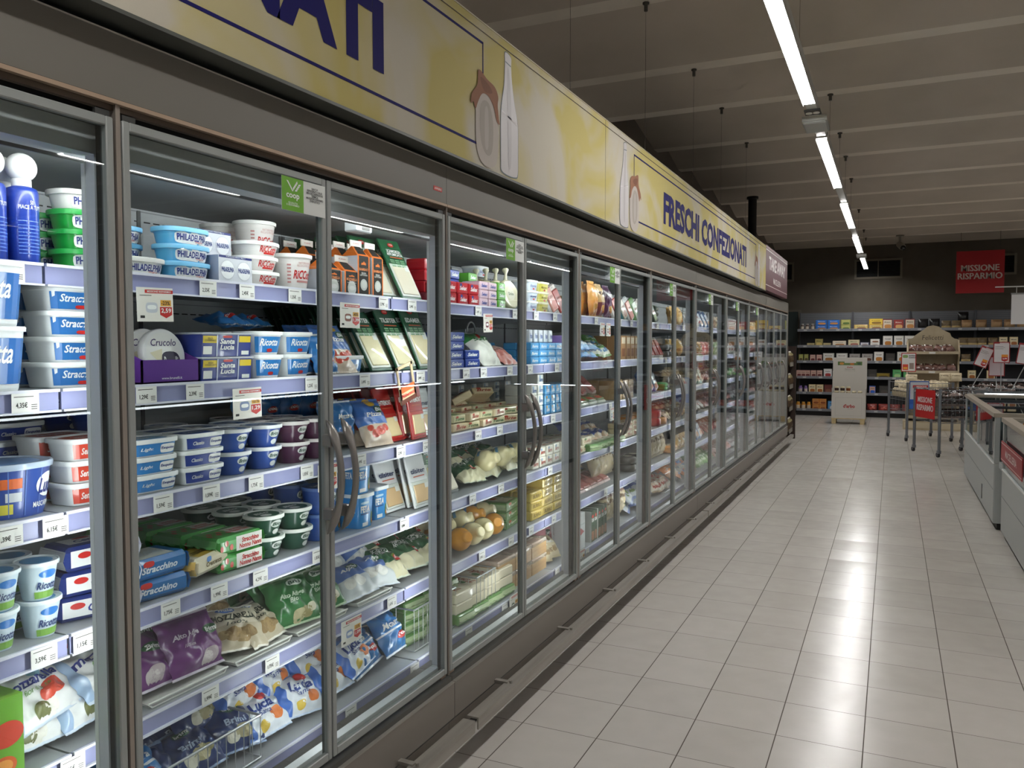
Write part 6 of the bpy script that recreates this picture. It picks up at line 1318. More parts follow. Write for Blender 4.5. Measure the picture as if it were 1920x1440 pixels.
BTW = bx_('#c9c8c4', 'Cereali', .165, .20, pc='#dcdad4', pic='#b8782c'); BMW = bx_('#bdbcb8', 'Biscotti', .20, .17, pc='#d2d0ca', pic='#9c6a34'); BMD = bx_('#8a8684', 'Biscotti', .19, .16, pc='#9c9894', pic='#5a3426'); BDK = bx_('#2c2a28', '', .16, .17, pc='#34322f', pic='#4a4640'); BGN = bx_('#3f8f52', 'Tisana', .15, .17, pc='#5fae6c', pic='#a8cf8a'); BBL = bx_('#3f86c4', 'Farina', .18, .18, pc='#5fa0d8', pic='#e8ecf0'); BOR = bx_('#b8702c', 'Polenta', .13, .11, pc='#c98a4a', pic='#8a4a24'); BPK = bx_('#b48a84', 'Cacao', .10, .14, pc='#c9a89c', pic='#6a2c2c'); BLI = bx_('#cdb88a', 'Müsli', .13, .17, pc='#e0d4b0', pic='#a8642c'); BSW = bx_('#c9c9c9', 'Sale', .15, .17, pc='#dcdcdc', pic='#a83a3a'); BPS = bx_('#2a62c4', 'Sale', .11, .16, pc='#c9a08a', pic='#2a62c4'); BMR = bx_('#5a2a26', '', .14, .17, pc='#6a3430', pic='#8a5a44')
BBR = bag(.17, .17, .06, mat('#8a6a48', .6), '', wht, 201, zones=[(-1, 1, -.6, .4, mat('#a5855e', .5))], nu=12, nv=10); BRD = bag(.17, .15, .06, film('#8c3a34'), '', wht, 202, blobs=[(.3, 0, .03, mat('#c46a5c')), (-.3, -.3, .03, mat('#b8544a'))], nu=12, nv=10); BBK = bag(.17, .20, .07, mat('#151314', .35), '', wht, 203, nu=12, nv=10); BPL = bag(.15, .16, .05, mat('#6a5a40', .4), '', wht, 204, zones=[(-1, 1, -.8, -.2, mat('#c9b07a'))], nu=12, nv=10)
JW, JP, JO = jar_('#5a4a44', '#b8b4ae'), jar_('#7a5a9c', '#8a6ab0', .075, .14), jar_('#c98a2c', '#e0a83c', .085, .15)
def grow(k, items):
    for kind, xs, name, cat, desc, tiers in items:
        for x in xs:
            for q in range(tiers): gput(kind, name, cat, x, k, desc, up=q*(kind.H+.001))
grow(0, [(JW, (-.28, -.19, -.09), 'sauce_bottle', 'bottle', 'small pale bottle', 1), (BB, (.07, .29), 'biscuit_pack', 'food pack', 'blue biscuit pack', 2), (BG, (.51,), 'olive_pack', 'food pack', 'olive green pack', 2), (BY, (.78, 1.04), 'rusk_pack', 'food pack', 'yellow and maroon rusk pack', 1)])
gput(BYY, 'rusk_pack', 'food pack', 1.04, 0, 'bright yellow rusk pack on top', up=.101)
grow(0, [(BR, (1.24, 1.62), 'rice_pack', 'food pack', 'tall cream and maroon pack', 1), (BR2, (1.43,), 'rice_pack', 'food pack', 'tall dark red pack', 1), (BBK, (1.84, 2.03), 'black_bag', 'bag', 'tall black bag', 1), (BBR, (2.55, 2.78, 3.02, 3.22, 3.42), 'bread_bag', 'bread bag', 'round brown bread bag', 1), (BPL, (2.22, 2.38), 'dark_bag', 'bag', 'dark low bag beside black bags', 1)])
gput(BBK, 'black_bag', 'bag', 2.50, 0, 'crumpled black bag lying on bread', up=.12, dy=.12)
grow(1, [(bx_('#a89a6a', '', .14, .07, pc='#b8aa7c', pic='#8a7a4a'), (-.12, .18), 'pasta_pack', 'food pack', 'low straw coloured pack', 1), (bx_('#8f8448', 'Bio', .14, .15, pc='#a89c60', pic='#d0b86a', wc='#20301c'), (.03,), 'pasta_pack', 'food pack', 'olive pack with dark top', 1), (BRW, (.40,), 'cake_pack', 'food pack', 'long white cake pack', 1), (BGR, (.66,), 'organic_pack', 'food pack', 'beige pack with green emblem', 1), (BNV, (.85,), 'wafer_pack', 'food pack', 'low navy and white pack', 1), (BWH, (1.03,), 'cracker_pack', 'food pack', 'white cracker pack', 2), (BTW, (1.25, 1.44, 1.62), 'cereal_pack', 'food pack', 'tall white pack with golden picture', 1), (BPL, (2.50, 2.65, 2.80, 2.97), 'pasta_bag', 'food pack', 'black topped bag of pale pasta', 1), (BLI, (3.13, 3.29), 'organic_bag', 'food pack', 'cream bag with green circle', 1)])
grow(2, [(bx_('#8a8a4c', '', .08, .15, pc='#9c9c5c', pic='#5a4a2c'), (-.30, -.20), 'oil_pack', 'food pack', 'narrow olive pack', 1), (BPK, (-.08, .04), 'cocoa_pack', 'food pack', 'rosy mottled pack', 1), (BMW, (.21, .45), 'biscuit_bag', 'food pack', 'white biscuit bag with cookies', 1), (BMD, (.68, .90), 'biscuit_bag', 'food pack', 'grey biscuit bag with dark cookies', 1), (BTW, (1.10,), 'cereal_pack', 'food pack', 'white pack with orange picture', 1), (BDK, (1.30,), 'dark_pack', 'food pack', 'nearly black pack', 1), (BTW, (1.50,), 'cereal_pack', 'food pack', 'white pack behind the price board', 1), (BPL, (2.55, 2.85, 3.05), 'pasta_bag', 'food pack', 'dim bag of amber pasta', 1)])
grow(3, [(BPK, (-.33, -.25, -.17), 'cocoa_pack', 'food pack', 'small rosy carton', 1), (BPK, (-.06, .05), 'cocoa_pack', 'food pack', 'taller rosy carton', 1), (BSW, (.20,), 'flour_bag', 'food pack', 'silver bag with red mark', 1), (BDK, (.99,), 'dark_pack', 'food pack', 'brown dark pack right of the white display', 1), (bx_('#5a4a1c', '', .24, .10, pc='#8a7420', pic='#3a2c14'), (1.18,), 'mustard_pack', 'food pack', 'low mustard pack', 1), (BGN, (1.42, 1.60), 'tea_pack', 'food pack', 'green tea pack', 1), (BLI, (2.65, 2.95), 'organic_bag', 'food pack', 'cream bag in the gloom', 1)])
grow(4, [(JP, (-.30, -.20), 'detergent_bottle', 'bottle', 'purple bottle', 1), (BLI, (-.08, .06), 'muesli_box', 'food pack', 'cream muesli box', 1), (BMR, (.21,), 'maroon_pack', 'food pack', 'maroon pack beside muesli', 1), (BPS, (1.0,), 'salt_box', 'food pack', 'beige and royal blue box', 1), (BDK, (1.2,), 'dark_pack', 'food pack', 'dark pack near blue box', 1), (bx_('#3f6f94', '', .2, .06, pc='#4f84a8', pic=None), (1.38,), 'blue_pack', 'food pack', 'low steel blue pack', 1)])
grow(5, [(JO, (-.34, -.24, -.14), 'honey_jar', 'jar', 'amber capped jar', 1), (BOR, (-.01, .12), 'polenta_pack', 'food pack', 'orange block pack', 2), (BBL, (.30,), 'flour_bag', 'food pack', 'light blue bag', 1), (BRD, (1.0, 1.2, 1.4, 1.6), 'red_bag', 'food pack', 'red crinkled bag', 1), (BRD, (1.8, 2.6, 2.9), 'red_bag', 'food pack', 'red bag behind the carts', 1)])
SHB = ['top', 'second', 'third', 'fourth', 'fifth', 'lowest']
gb = {}
for it in BACK: gb.setdefault((it[1], it[2]), []).append(it)
for (d, k), l in gb.items():
    l.sort(key=lambda i: (round(i[0].location.x, 2), i[0].location.z)); xs = sorted({round(i[0].location.x, 2) for i in l}); zs = sorted({round(i[0].location.z, 2) for i in l})
    for o, _, _ in l:
        w_ = [d]; i = xs.index(round(o.location.x, 2)); j = zs.index(round(o.location.z, 2))
        if len(xs) > 1: w_.append(ordinal(i, len(xs)))
        if len(zs) > 1: w_.append('lower' if j == 0 else 'upper')
        o['label'] = ', '.join(w_)+', '+SHB[k]+' shelf, back wall'; o['group'] = d+' on the back wall '+SHB[k]+' shelf'

# ------------------------------------------------------------------ white cardboard jam display
t = empty('jam_display', (.655, 15.3, 0), "white cardboard jam display on short legs reading d'arbo", 'display stand')
cw = mat('#c4c0b8', .6); pl_ = noisy('pallet_wood', '#b8a274', '#c9b58a', 14, .7)
b = MB()
for x in (-.27, .19): b.box(x, x+.07, .005, .34, 0, .085, pl_)
b.box(-.28, .28, .0, .35, .085, .10, pl_); b.obj('pallet', t)
b = MB(); b.box(-.275, .275, .0, .34, .10, .50, cw); b.box(-.275, .275, .0, .012, .50, .545, cw); b.box(-.275, -.265, .0, .34, .50, .62, cw); b.box(.265, .275, 0, .34, .50, .62, cw)
s = FY(-.0007); s2 = FY(-.0014); ln = mat('#a8a49c', .6)
for (u0_, u1, v0, v1) in ((-.21, .21, .46, .463), (-.21, .21, .145, .148), (-.213, -.21, .145, .463), (.21, .213, .145, .463)): b.patch(s, u0_, u1, v0, v1, ln, 1, 1)
b.text("d'arbo", s, .01, .315, .19, .065, mat('#a5302c'), .04); b.text('seit 1879', s, .03, .265, .09, .012, mat('#8a6a64'), .0); b.obj('base_box', t)
b = MB(); b.box(-.28, .28, .325, .34, .50, 1.155, cw); b.box(-.28, -.27, .24, .325, .62, .92, cw); s = FY(.3243); s2 = FY(.3236)
b.patch(s, -.20, .20, 1.02, 1.085, mat('#5f7a44', .6), 1, 1); b.patch(s2, -.17, -.10, 1.03, 1.07, mat('#c98a3c'), 1, 1, .8); b.patch(s2, .0, .07, 1.025, 1.06, mat('#b8702c'), 1, 1, .8); b.patch(s2, .12, .18, 1.03, 1.07, mat('#3a5a44'), 1, 1, .8); b.patch(FY(.3230), -.09, .10, 1.06, 1.10, cw, 1, 1)
b.text("d'arbo", s, .0, .985, .10, .03, mat('#a5302c'), .03); b.text('Naturrein', s, 0, .952, .17, .02, mat('#55504a'), .0, .2); b.text('CONFETTURE DALL AUSTRIA', s, 0, .922, .18, .009, mat('#55504a'), .0)
b.obj('back_card', t)
def jamjar(c):
    b = MB(); b.lathe([(.033, 0), (.036, .004), (.036, .05), (.030, .058)], mat(c, .12, 0, .6, .5), 18); l = MB(); l.lathe([(.038, .047), (.033, .058), (.033, .072), (.031, .074), (.001, .0745)], mat('#cfc4a4', .5), 18); return Raw(b, .0745, .036, .036, 'jam_jar', [('lid', l.mesh('lid'))])
J = [jamjar('#2a1014'), jamjar('#7a3a18'), jamjar('#3a0c14')]
for i in range(5):
    for r in range(2):
        k = J[(i*2+r) % 3]; o = bpy.data.objects.new('jam_jar', k.me); C.collection.objects.link(o); o.location = (.655-.20+i*.095, 15.35+.09*r, .5015)
        for n, me in k.parts: c_ = bpy.data.objects.new(n, me); C.collection.objects.link(c_); c_.parent = o
        o['label'] = 'dark jam jar with cream lid in the white display, %s, %s row' % (['leftmost', 'second from left', 'middle one', 'second from right', 'rightmost'][i], ['front', 'rear'][r]); o['category'] = 'jar'; o['group'] = 'jam jars on the white display'
for i in range(3):
    k = J[[0, 0, 1][i]]; o = bpy.data.objects.new('jam_jar', k.me); C.collection.objects.link(o); o.location = (.655-.20+i*.095, 15.40, .5775)
    for n, me in k.parts: c_ = bpy.data.objects.new(n, me); C.collection.objects.link(c_); c_.parent = o
    o['label'] = 'jam jar stacked on the others, %s of the three' % ['left', 'middle', 'amber right']; o['category'] = 'jar'; o['group'] = 'jam jars on the white display'

# ------------------------------------------------------------------ beige pasta stand with rounded top
t = empty('pasta_stand', (1.93, 14.75, 0), 'beige wooden pasta stand with arched top reading Felicetti', 'display stand')
be = noisy('beige_board', '#a3957a', '#b3a58a', 5, .65, 3)
prof = [(-.42, 1.28), (.36, 1.28), (.36, 1.50)]
arch = [(-.37, .02)] + [(.37, .02)] + [(.37, 1.47)] + [(.37-.12*math.sin(a), 1.47+.10*(1-math.cos(a))) for a in (.5, 1.0, 1.57)] + [(.14*math.cos(a)+.0, 1.60+.10*math.sin(a)) for a in (.3, .9, 1.57, 2.2, 2.8)] + [(-.25-.12*(1-math.cos(a)), 1.57-.10*math.sin(a)) for a in (.3, .9, 1.57)]
b = MB(); b.prism(arch, .30, .33, be, 'y'); b.text('Felicetti', FY(.2993), .0, 1.50, .31, .075, mat('#2e241c'), -.005, .1); b.obj('back_board', t)
for sgn, n_ in ((-1, 'l'), (1, 'r')):
    x = .37*sgn; side = [(.0, .02), (.30, .02), (.30, 1.44), (.24, 1.46), (.14, 1.36), (.0, 1.27), (.0, 1.20), (.10, 1.14), (.14, 1.05), (.10, .94), (.0, .90), (.0, .82), (.10, .76), (.14, .62), (.10, .50), (.0, .44)]
    b = MB(); n = len(side); b.prism([(p[0], p[1]) for p in side], x-.012, x+.012, be, 'x'); b.patch(lambda u, v: (x+.0126*sgn, u, v), .16, .26, .95, 1.2, mat('#cfc8b8'), 1, 1) if sgn > 0 else None; b.obj('side_board', t)
for z in (1.265, .955, .56, .22):
    b = MB(); b.box(-.36, .36, -.02, .30, z-.022, z, be); b.box(-.37, .37, -.035, -.02, z-.035, z+.01, be); b.box(-.06, .03, -.0365, -.035, z-.03, z+.002, mat('#d4d2cc')); b.obj('shelf', t)
b = MB(); b.box(-.42, .44, -.05, .33, 0, .14, be); b.box(-.40, .42, -.052, -.05, .03, .12, mat('#bdb197')); b.obj('base', t)
PB = bag(.13, .15, .05, mat('#5a3a34', .2, 0, .6, .5), '', wht, 301, zones=[(-1, 1, -.4, .3, mat('#8a6a60', .25))], blobs=[(.4, .6, .02, mat('#c9c4bc', .2))], nu=12, nv=10); PW = bag(.15, .13, .05, mat('#c9bb9c', .6), 'Pasta', mat('#6a5a44'), 302, nu=12, nv=10); PD = bag(.16, .12, .05, mat('#1f1716', .25, 0, .6, .5), '', wht, 303, zones=[(-1, 1, -.9, -.7, mat('#8a7a74', .2)), (-.3, .4, 0, .3, mat('#4a3230', .3))], nu=12, nv=10, wr=.007)
def fput(kind, name, cat, x, y, z, label, group, lean=0, yaw=0, roll_=0):
    o = bpy.data.objects.new(name, kind.me); C.collection.objects.link(o)
    o.matrix_world = Matrix.Translation((x, y, z)) @ Matrix.Rotation(-PI/2+yaw, 4, 'Z') @ Matrix.Rotation(-lean, 4, 'Y') @ Matrix.Rotation(roll_, 4, 'X')
    o['label'] = label; o['category'] = cat; o['group'] = group
for zi, z in enumerate((1.266, .956)):
    for i in range(6): fput(PB, 'pasta_bag', 'pasta bag', 1.63+i*.115, 14.82, z+.002, 'brown clear pasta bag on the beige stand, %s, %s shelf' % (ordinal(i, 6), ['upper', 'lower'][zi]), 'pasta bags on the beige stand', .7, rnd.uniform(-.4, .4), rnd.uniform(-.5, .5))
# ------------------------------------------------------------------ wire carts on castors
cm_ = mat('#7c7f84', .35, .6); tyre = mat('#15151a', .5)
def cart(x0, y0, w, d, label, ztop=.82, zbot=.40, yaw=0):
    t = empty('wire_cart', (x0, y0, 0), label, 'cart', 'wire carts on castors in the aisle'); t.rotation_euler = (0, 0, yaw)
    for i, (x, y) in enumerate(((0, 0), (w, 0), (0, d), (w, d))):
        b = MB(); b.tube([(x, y, .085), (x, y, ztop+.015)], .018, cm_, 10); lg = b.obj('leg', t)
        b = MB(); b.box(x-.017, x+.017, y-.02, y+.025, .05, .088, cm_); b.tube([(x-.012, y+.02, .032), (x+.012, y+.02, .032)], .031, tyre, 14, smooth=False); b.tube([(x-.0135, y+.02, .032), (x+.0135, y+.02, .032)], .008, cm_, 8); b.obj('castor', lg)
    b = MB(); q = .004
    for z in (ztop, ztop-.115, ztop-.25, zbot):
        for (p, r) in (((0, 0), (w, 0)), ((w, 0), (w, d)), ((w, d), (0, d)), ((0, d), (0, 0))): b.tube([(p[0], p[1], z), (r[0], r[1], z)], q, cm_, 6)
    n = int(w/.045)
    for i in range(1, n): 
        for y in (0, d): b.tube([(w*i/n, y, zbot), (w*i/n, y, ztop)], .0018, cm_, 4)
    n = int(d/.045)
    for i in range(1, n):
        for x in (0, w): b.tube([(x, d*i/n, zbot), (x, d*i/n, ztop)], .0018, cm_, 4)
    for i in range(1, 8): b.tube([(w*i/8, 0, zbot), (w*i/8, d, zbot)], .0022, cm_, 4)
    b.obj('wire_basket', t)
    return t
cart(1.54, 12.86, .62, .68, 'wire cart of cream pasta bags in front of the beige stand', .83, .42, .359)
cart(1.87, 11.15, .62, .61, 'wire cart with the red board, nearest the viewer', .825, .42, .441)
cart(2.47, 12.33, .55, .60, 'wire cart behind the freezer corner, full of dark bags', .80, .42, .4)
def cin(ox, oy, yaw_):
    c, s_ = math.cos(yaw_), math.sin(yaw_)
    return lambda a, b_: (ox+a*c-b_*s_, oy+a*s_+b_*c)
L1, L2, L3 = cin(1.54, 12.86, .359), cin(1.87, 11.15, .441), cin(2.47, 12.33, .4)
for i in range(4):
    for r in range(4): x, y = L1(.10+i*.135, .06+r*.16); fput(PW, 'pasta_bag', 'pasta bag', x, y, .74+.03*((i+r) % 2), 'cream paper pasta bag heaped in the rear cart, %s, row %s' % (ordinal(i, 4), ['front', 'second', 'third', 'back'][r]), 'cream pasta bags in the rear cart', .9, rnd.uniform(-.4, .4), rnd.uniform(-.3, .3))
for i in range(2): fput(PW, 'pasta_bag', 'pasta bag', 2.06+i*.15, 13.9, .83, 'cream pasta bag propped upright behind carts, %s' % ['left one', 'right one'][i], 'cream pasta bags propped up', .3)
x, y = L1(.15, .25); fput(PW, 'pasta_bag', 'pasta bag', x, y, .84, 'cream pasta bag lying highest on the rear cart', 'cream pasta bags in the rear cart', .6)
for i in range(4): x, y = L1(.10+i*.13, .03); fput(PW, 'pasta_bag', 'pasta bag', x, y, .62, 'cream pasta bag upright behind the rear cart wires, %s' % ordinal(i, 4), 'cream pasta bags behind the cart wires', .15, .36)
for i in range(4): x, y = L1(.03, .12+i*.14); fput(PW, 'pasta_bag', 'pasta bag', x, y, .62, 'cream pasta bag along the left side of the rear cart, %s from front' % ORD[i+1], 'cream pasta bags along the cart side', .12, -1.2)
for i in range(4):
    for r in range(4): x, y = L2(.09+i*.14, .07+r*.14); fput(PD, 'dark_foil_bag', 'snack bag', x, y, .72+.035*((i+r) % 2), 'black foil bag topping the front cart, %s, row %s' % (ordinal(i, 4), ['one', 'two', 'three', 'four'][r]), 'black foil bags in the front cart', 1.2, rnd.uniform(-.6, .6), rnd.uniform(-.6, .6))
    for z_, n_ in ((.63, 'upper'), (.48, 'lower')): x, y = L2(.09+i*.14, .035); fput(PD, 'dark_foil_bag', 'snack bag', x, y, z_, 'black foil bag behind the cart wires, %s, %s' % (ordinal(i, 4), n_), 'black foil bags behind cart wires', .1, .44+rnd.uniform(-.2, .2))
    for r in range(3): x, y = L3(.07+i*.13, .1+r*.18); fput(PD, 'dark_foil_bag', 'snack bag', x, y, .76+.04*(i % 2), 'black foil bag on the cart behind the freezer, %s, %s row' % (ordinal(i, 4), ['near', 'middle', 'far'][r]), 'black foil bags on the cart behind the freezer', 1.1, rnd.uniform(-.7, .7), rnd.uniform(-.8, .8))
# red MISSIONE RISPARMIO board on the cart
def board(name, x, y, z, w_, h_, col, lines, label, rot=0, th=.004, border=None, tc='#e6ddda', cat='sign', extra=None, tilt=0):
    b = MB(); b.box(-w_/2, w_/2, 0, th, -h_/2, h_/2, mat(col, .5)); s = FY(-.0007)
    if border: b.patch(s, -w_/2+.012, w_/2-.012, -h_/2+.012, h_/2-.012, mat(border, .5), 1, 1)
    for (tx, u, v, tw, th_, c_, bo) in lines: [b.text(tx, FY(-.0014-.0002*abs(q)), u+q*tw*.006, v, tw, th_, mat(c_), .004) for q in (-1, 0, 1)] if bo == .02 and tw > .3 else b.text(tx, FY(-.0014), u, v, tw, th_, mat(c_), bo)
    if extra: extra(b)
    if name == 'price_board': b.tube([(0, .006, -h_/2), (0, .006, -z)], .006, mat('#8a8a88', .4, .4), 8)
    o = b.obj(name, label=label, category=cat); o.location = (x, y, z); o.rotation_euler = (0, tilt, rot)
    return o
board('promotion_board', 1.715, 11.39, .64, .47, .355, '#b0191c', [('MISSIONE', 0, .05, .35, .07, '#e9e2df', .02), ('RISPARMIO', 0, -.05, .40, .075, '#e9e2df', .02)], 'small red board reading MISSIONE RISPARMIO tied to the front cart', -1.129)
board('promotion_board', 1.69, 12.90, .665, .27, .40, '#1f4f9c', [('MISSIONE', .03, .12, .14, .02, '#efe6e0', .02), ('SOTTOCOSTO', 0, .02, .12, .03, '#22304c', .02)], 'blue edged board behind the small red board', .359, extra=lambda b: (b.patch(FY(-.0007), -.125, .125, -.06, .185, mat('#b9bcc0'), 1, 1), b.patch(FY(-.0010), -.09, .12, .10, .14, mat('#b0191c'), 1, 1), b.patch(FY(-.0010), -.13, .13, -.19, -.13, mat('#2a5fae'), 1, 1)))
board('price_board', 1.555, 13.45, 1.12, .20, .28, '#a8201f', [('sotto\ncosto', .045, .085, .09, .05, '#22262c', .03)], 'white price board with red rim reading sotto costo, beside the beige stand', 0, border='#d4d2cf', extra=lambda b: (b.patch(FY(-.0012), -.08, -.005, -.115, -.03, mat('#c9442c'), 1, 1), b.patch(FY(-.0018), -.07, -.015, -.10, -.07, mat('#e0a03c'), 1, 1), b.patch(FY(-.0012), .01, .07, -.10, -.01, mat('#8a7a72'), 1, 1), b.patch(FY(-.0012), -.08, -.01, .065, .11, mat('#7f9a5c'), 1, 1, .6)))
# big red hanging sign by the ceiling and the white sign with its rail
b = MB(); b.box(-.37, .37, 0, .004, -.37, .37, mat('#a5141c', .5)); [[b.text('MISSIONE', FY(-.0008-.0002*(q+1)), q*.004, .07, .58, .11, mat('#d8cdc8'), .004), b.text('RISPARMIO', FY(-.0008-.0002*(q+1)), q*.004, -.07, .68, .11, mat('#d8cdc8'), .004)] for q in (-1, 0, 1)]
[b.tube([(x, .002, .37), (x, .002, ZC-2.66-.001)], .003, mat('#3b3733'), 5) for x in (-.3, .3)]
o = b.obj('hanging_sign', label='large red hanging sign reading MISSIONE RISPARMIO under the ceiling', category='sign'); o.location = (2.70, 16.47, 2.66)
t = empty('hanging_sign', (2.30, 9.0, 1.90), 'blank white sign hanging from a rail at the right picture edge', 'sign')
b = MB(); b.box(-.09, .9, -.01, .01, .02, .03, mat('#c9c7c2')); b.tube([(.085, 0, -.04), (.085, 0, .02)], .004, mat('#9a9894'), 6); b.box(.04, .44, -.006, .006, -.05, -.035, mat('#8a8a88'))
for x in (.3, .8): b.tube([(x, 0, .03), (x, 0, ZC-1.9+.10)], .002, mat('#3b3733'), 5)
b.obj('rail', t); b = MB(); b.box(.045, .43, -.002, .002, -.33, -.05, mat('#d4d2d2', .5)); b.obj('sign_panel', t)

# ------------------------------------------------------------------ freezer islands on the right
fw = mat('#a9adab', .42, .15); fr_ = mat('#9a9183', .5, .2); fdk = mat('#2c3034', .4, .3)
fglass = glass('freezer_glass', (.72, .77, .77), .06)
led2 = emis('freezer_light', (.9, .95, 1.0), 14)
def island(x0, y0, x1, y1, ztop, label, sign=False):
    t = empty('freezer_island', (x0, y0, 0), label, 'freezer', 'freezer islands on the right of the aisle'); W, L = x1-x0, y1-y0; zg = .50
    b = MB(); b.box(.03, W-.03, .03, L-.03, 0, .05, black_m); b.obj('plinth', t)
    b = MB(); b.rbox(0, W, 0, L, .05, zg, fw, .006); b.box(-.004, -.0, .02, L-.02, zg-.012, zg-.004, mat('#d9dad6', .3)); b.box(-.002, 0, .02, L-.02, .30, .303, mat('#6f7270')); 
    b.box(-.003, 0, L*.30, L*.30+.04, .10, .22, mat('#17181a')) if not sign else None
    b.obj('body', t)
    b = MB()
    for (p, q) in ((0, 0), (0, L-.035), (W-.035, 0), (W-.035, L-.035)): b.box(p, p+.035, q, q+.035, zg, ztop-.03, fw)
    b.box(0, .03, L*.5-.015, L*.5+.015, zg, ztop-.03, fw) if L > 2 else None
    b.box(-.01, .05, -.01, L+.01, ztop-.03, ztop, fr_); b.box(W-.05, W+.01, -.01, L+.01, ztop-.03, ztop, fr_); b.box(.05, W-.05, -.01, .05, ztop-.03, ztop, fr_); b.box(.05, W-.05, L-.05, L+.01, ztop-.03, ztop, fr_); b.obj('top_frame', t)
    b = MB(); b.box(.008, .016, .035, L-.035, zg, ztop-.03, fglass); b.box(.035, W-.035, .008, .016, zg, ztop-.03, fglass); b.box(W-.016, W-.008, .035, L-.035, zg, ztop-.03, fglass); b.obj('glass_side', t)
    b = MB(); b.box(.02, W-.02, .02, L-.02, zg-.02, zg+.004, mat('#c9cccc')); n = max(1, int(L/.6))
    for i in range(n+1): b.box(.03, W-.03, .03+(L-.07)*i/n, .034+(L-.07)*i/n, zg, ztop-.12, mat('#9fa3a4', .4, .2))
    b.obj('inner_well', t)
    b = MB(); n = 3
    for i in range(n): b.box(.04, W-.04, .04+(L-.08)*i/n, .03+(L-.08)*(i+1)/n, ztop-.022, ztop-.016, fglass); b.box(.04, W-.04, .032+(L-.08)*(i+1)/n, .048+(L-.08)*(i+1)/n, ztop-.03, ztop-.005, fdk) if i < n-1 else None
    b.obj('glass_lid', t)
    if sign:
        b = MB(); b.box(-.012, -.006, .78*0+L-1.05, L-.03, .56, .70, mat('#8c1f24', .45)); S_ = lambda u, v: (-.0127, L-.55-u, v); S_l = lambda u, v: (-.0127, L-.55-u, v)
        b.patch(S_l, -.51, .50, .685, .690, mat('#d8cdca'), 1, 1); b.patch(S_l, -.51, .50, .572, .577, mat('#d8cdca'), 1, 1); b.text('MACELLERIA', lambda u, v: (-.0134, L-.55-u, v), 0, .632, .55, .05, mat('#d8cdca'), .02); b.obj('name_band', t)
    return t
island(2.03, 6.93, 3.3, 9.58, .87, 'freezer island at the right with a small black slot low on its side')
island(2.055, 3.9, 3.3, 6.68, .86, 'nearer freezer island at the right edge with maroon name band', True)
# dark filler between the two islands
b = MB(); b.box(2.085, 3.25, 6.70, 6.914, .05, .84, fdk); b.box(2.080, 2.085, 6.702, 6.913, .05, .47, mat('#8c908f', .4, .2)); b.box(2.06, 2.085, 6.70, 6.914, .47, .515, fw)
b.obj('joining_panel', label='dark filler panel between the two freezer islands', category='panel')
# cross-wise chiller beyond with a light bar
t = empty('end_chiller', (2.15, 10.15, 0), 'low chiller across the freezer row with a bright light bar', 'freezer')
b = MB(); b.rbox(0, 2.2, 0, .9, .05, .55, fw, .005); b.box(.0, 2.2, .86, .9, .55, .80, fw); b.box(0, .03, 0, .9, .55, .78, mat('#84888a', .4, .3)); b.obj('body', t)
b = MB(); b.box(0.0, 2.2, -.02, .03, .855, .875, mat('#6f7376', .35, .5)); b.box(0, 2.2, -.01, .01, .79, .80, mat('#8a8e90', .35, .5)); b.box(0, 2.2, -.005, .01, .70, .71, mat('#6a6e70', .35, .5))
for x in (.0, 1.1, 2.18): b.box(x, x+.02, -.01, .02, .55, .87, cm_)
b.obj('rail', t); b = MB(); b.tube([(.10, -.01, .842), (.52, -.01, .842)], .010, led2, 10); b.tube([(.68, -.01, .842), (1.2, -.01, .842)], .010, led2, 10); b.obj('light_bar', t)
b = MB()
for i in range(5): b.box(.12+i*.2, .28+i*.2, -.013, -.010, .72, .79, mat('#c4c2be', .5)); b.patch(FY(-.0136), .2+i*.2, .26+i*.2, .735, .755, red, 1, 1, .7)
b.obj('price_strip', t)
# long light bar above the middle of the islands (mirrored in the fridge doors)
t = empty('light_bar', (3.75, 0, 0), 'long slim light bar over the freezer islands, out of the picture to the right', 'light')
b = MB()
for a_, c_ in ((1.0, 3.9), (4.2, 7.1), (7.4, 9.4)):
    b.tube([(0, a_, .905), (0, c_, .905)], .008, led2, 8)
b.obj('tube', t); b = MB(); b.box(-.02, .02, .9, 9.5, .915, .93, mat('#6f7376'))
for y in (.95, 4.05, 7.25, 9.45): b.box(-.015, .015, y-.015, y+.015, 0, .915, mat('#6f7376'))
b.obj('bar', t)
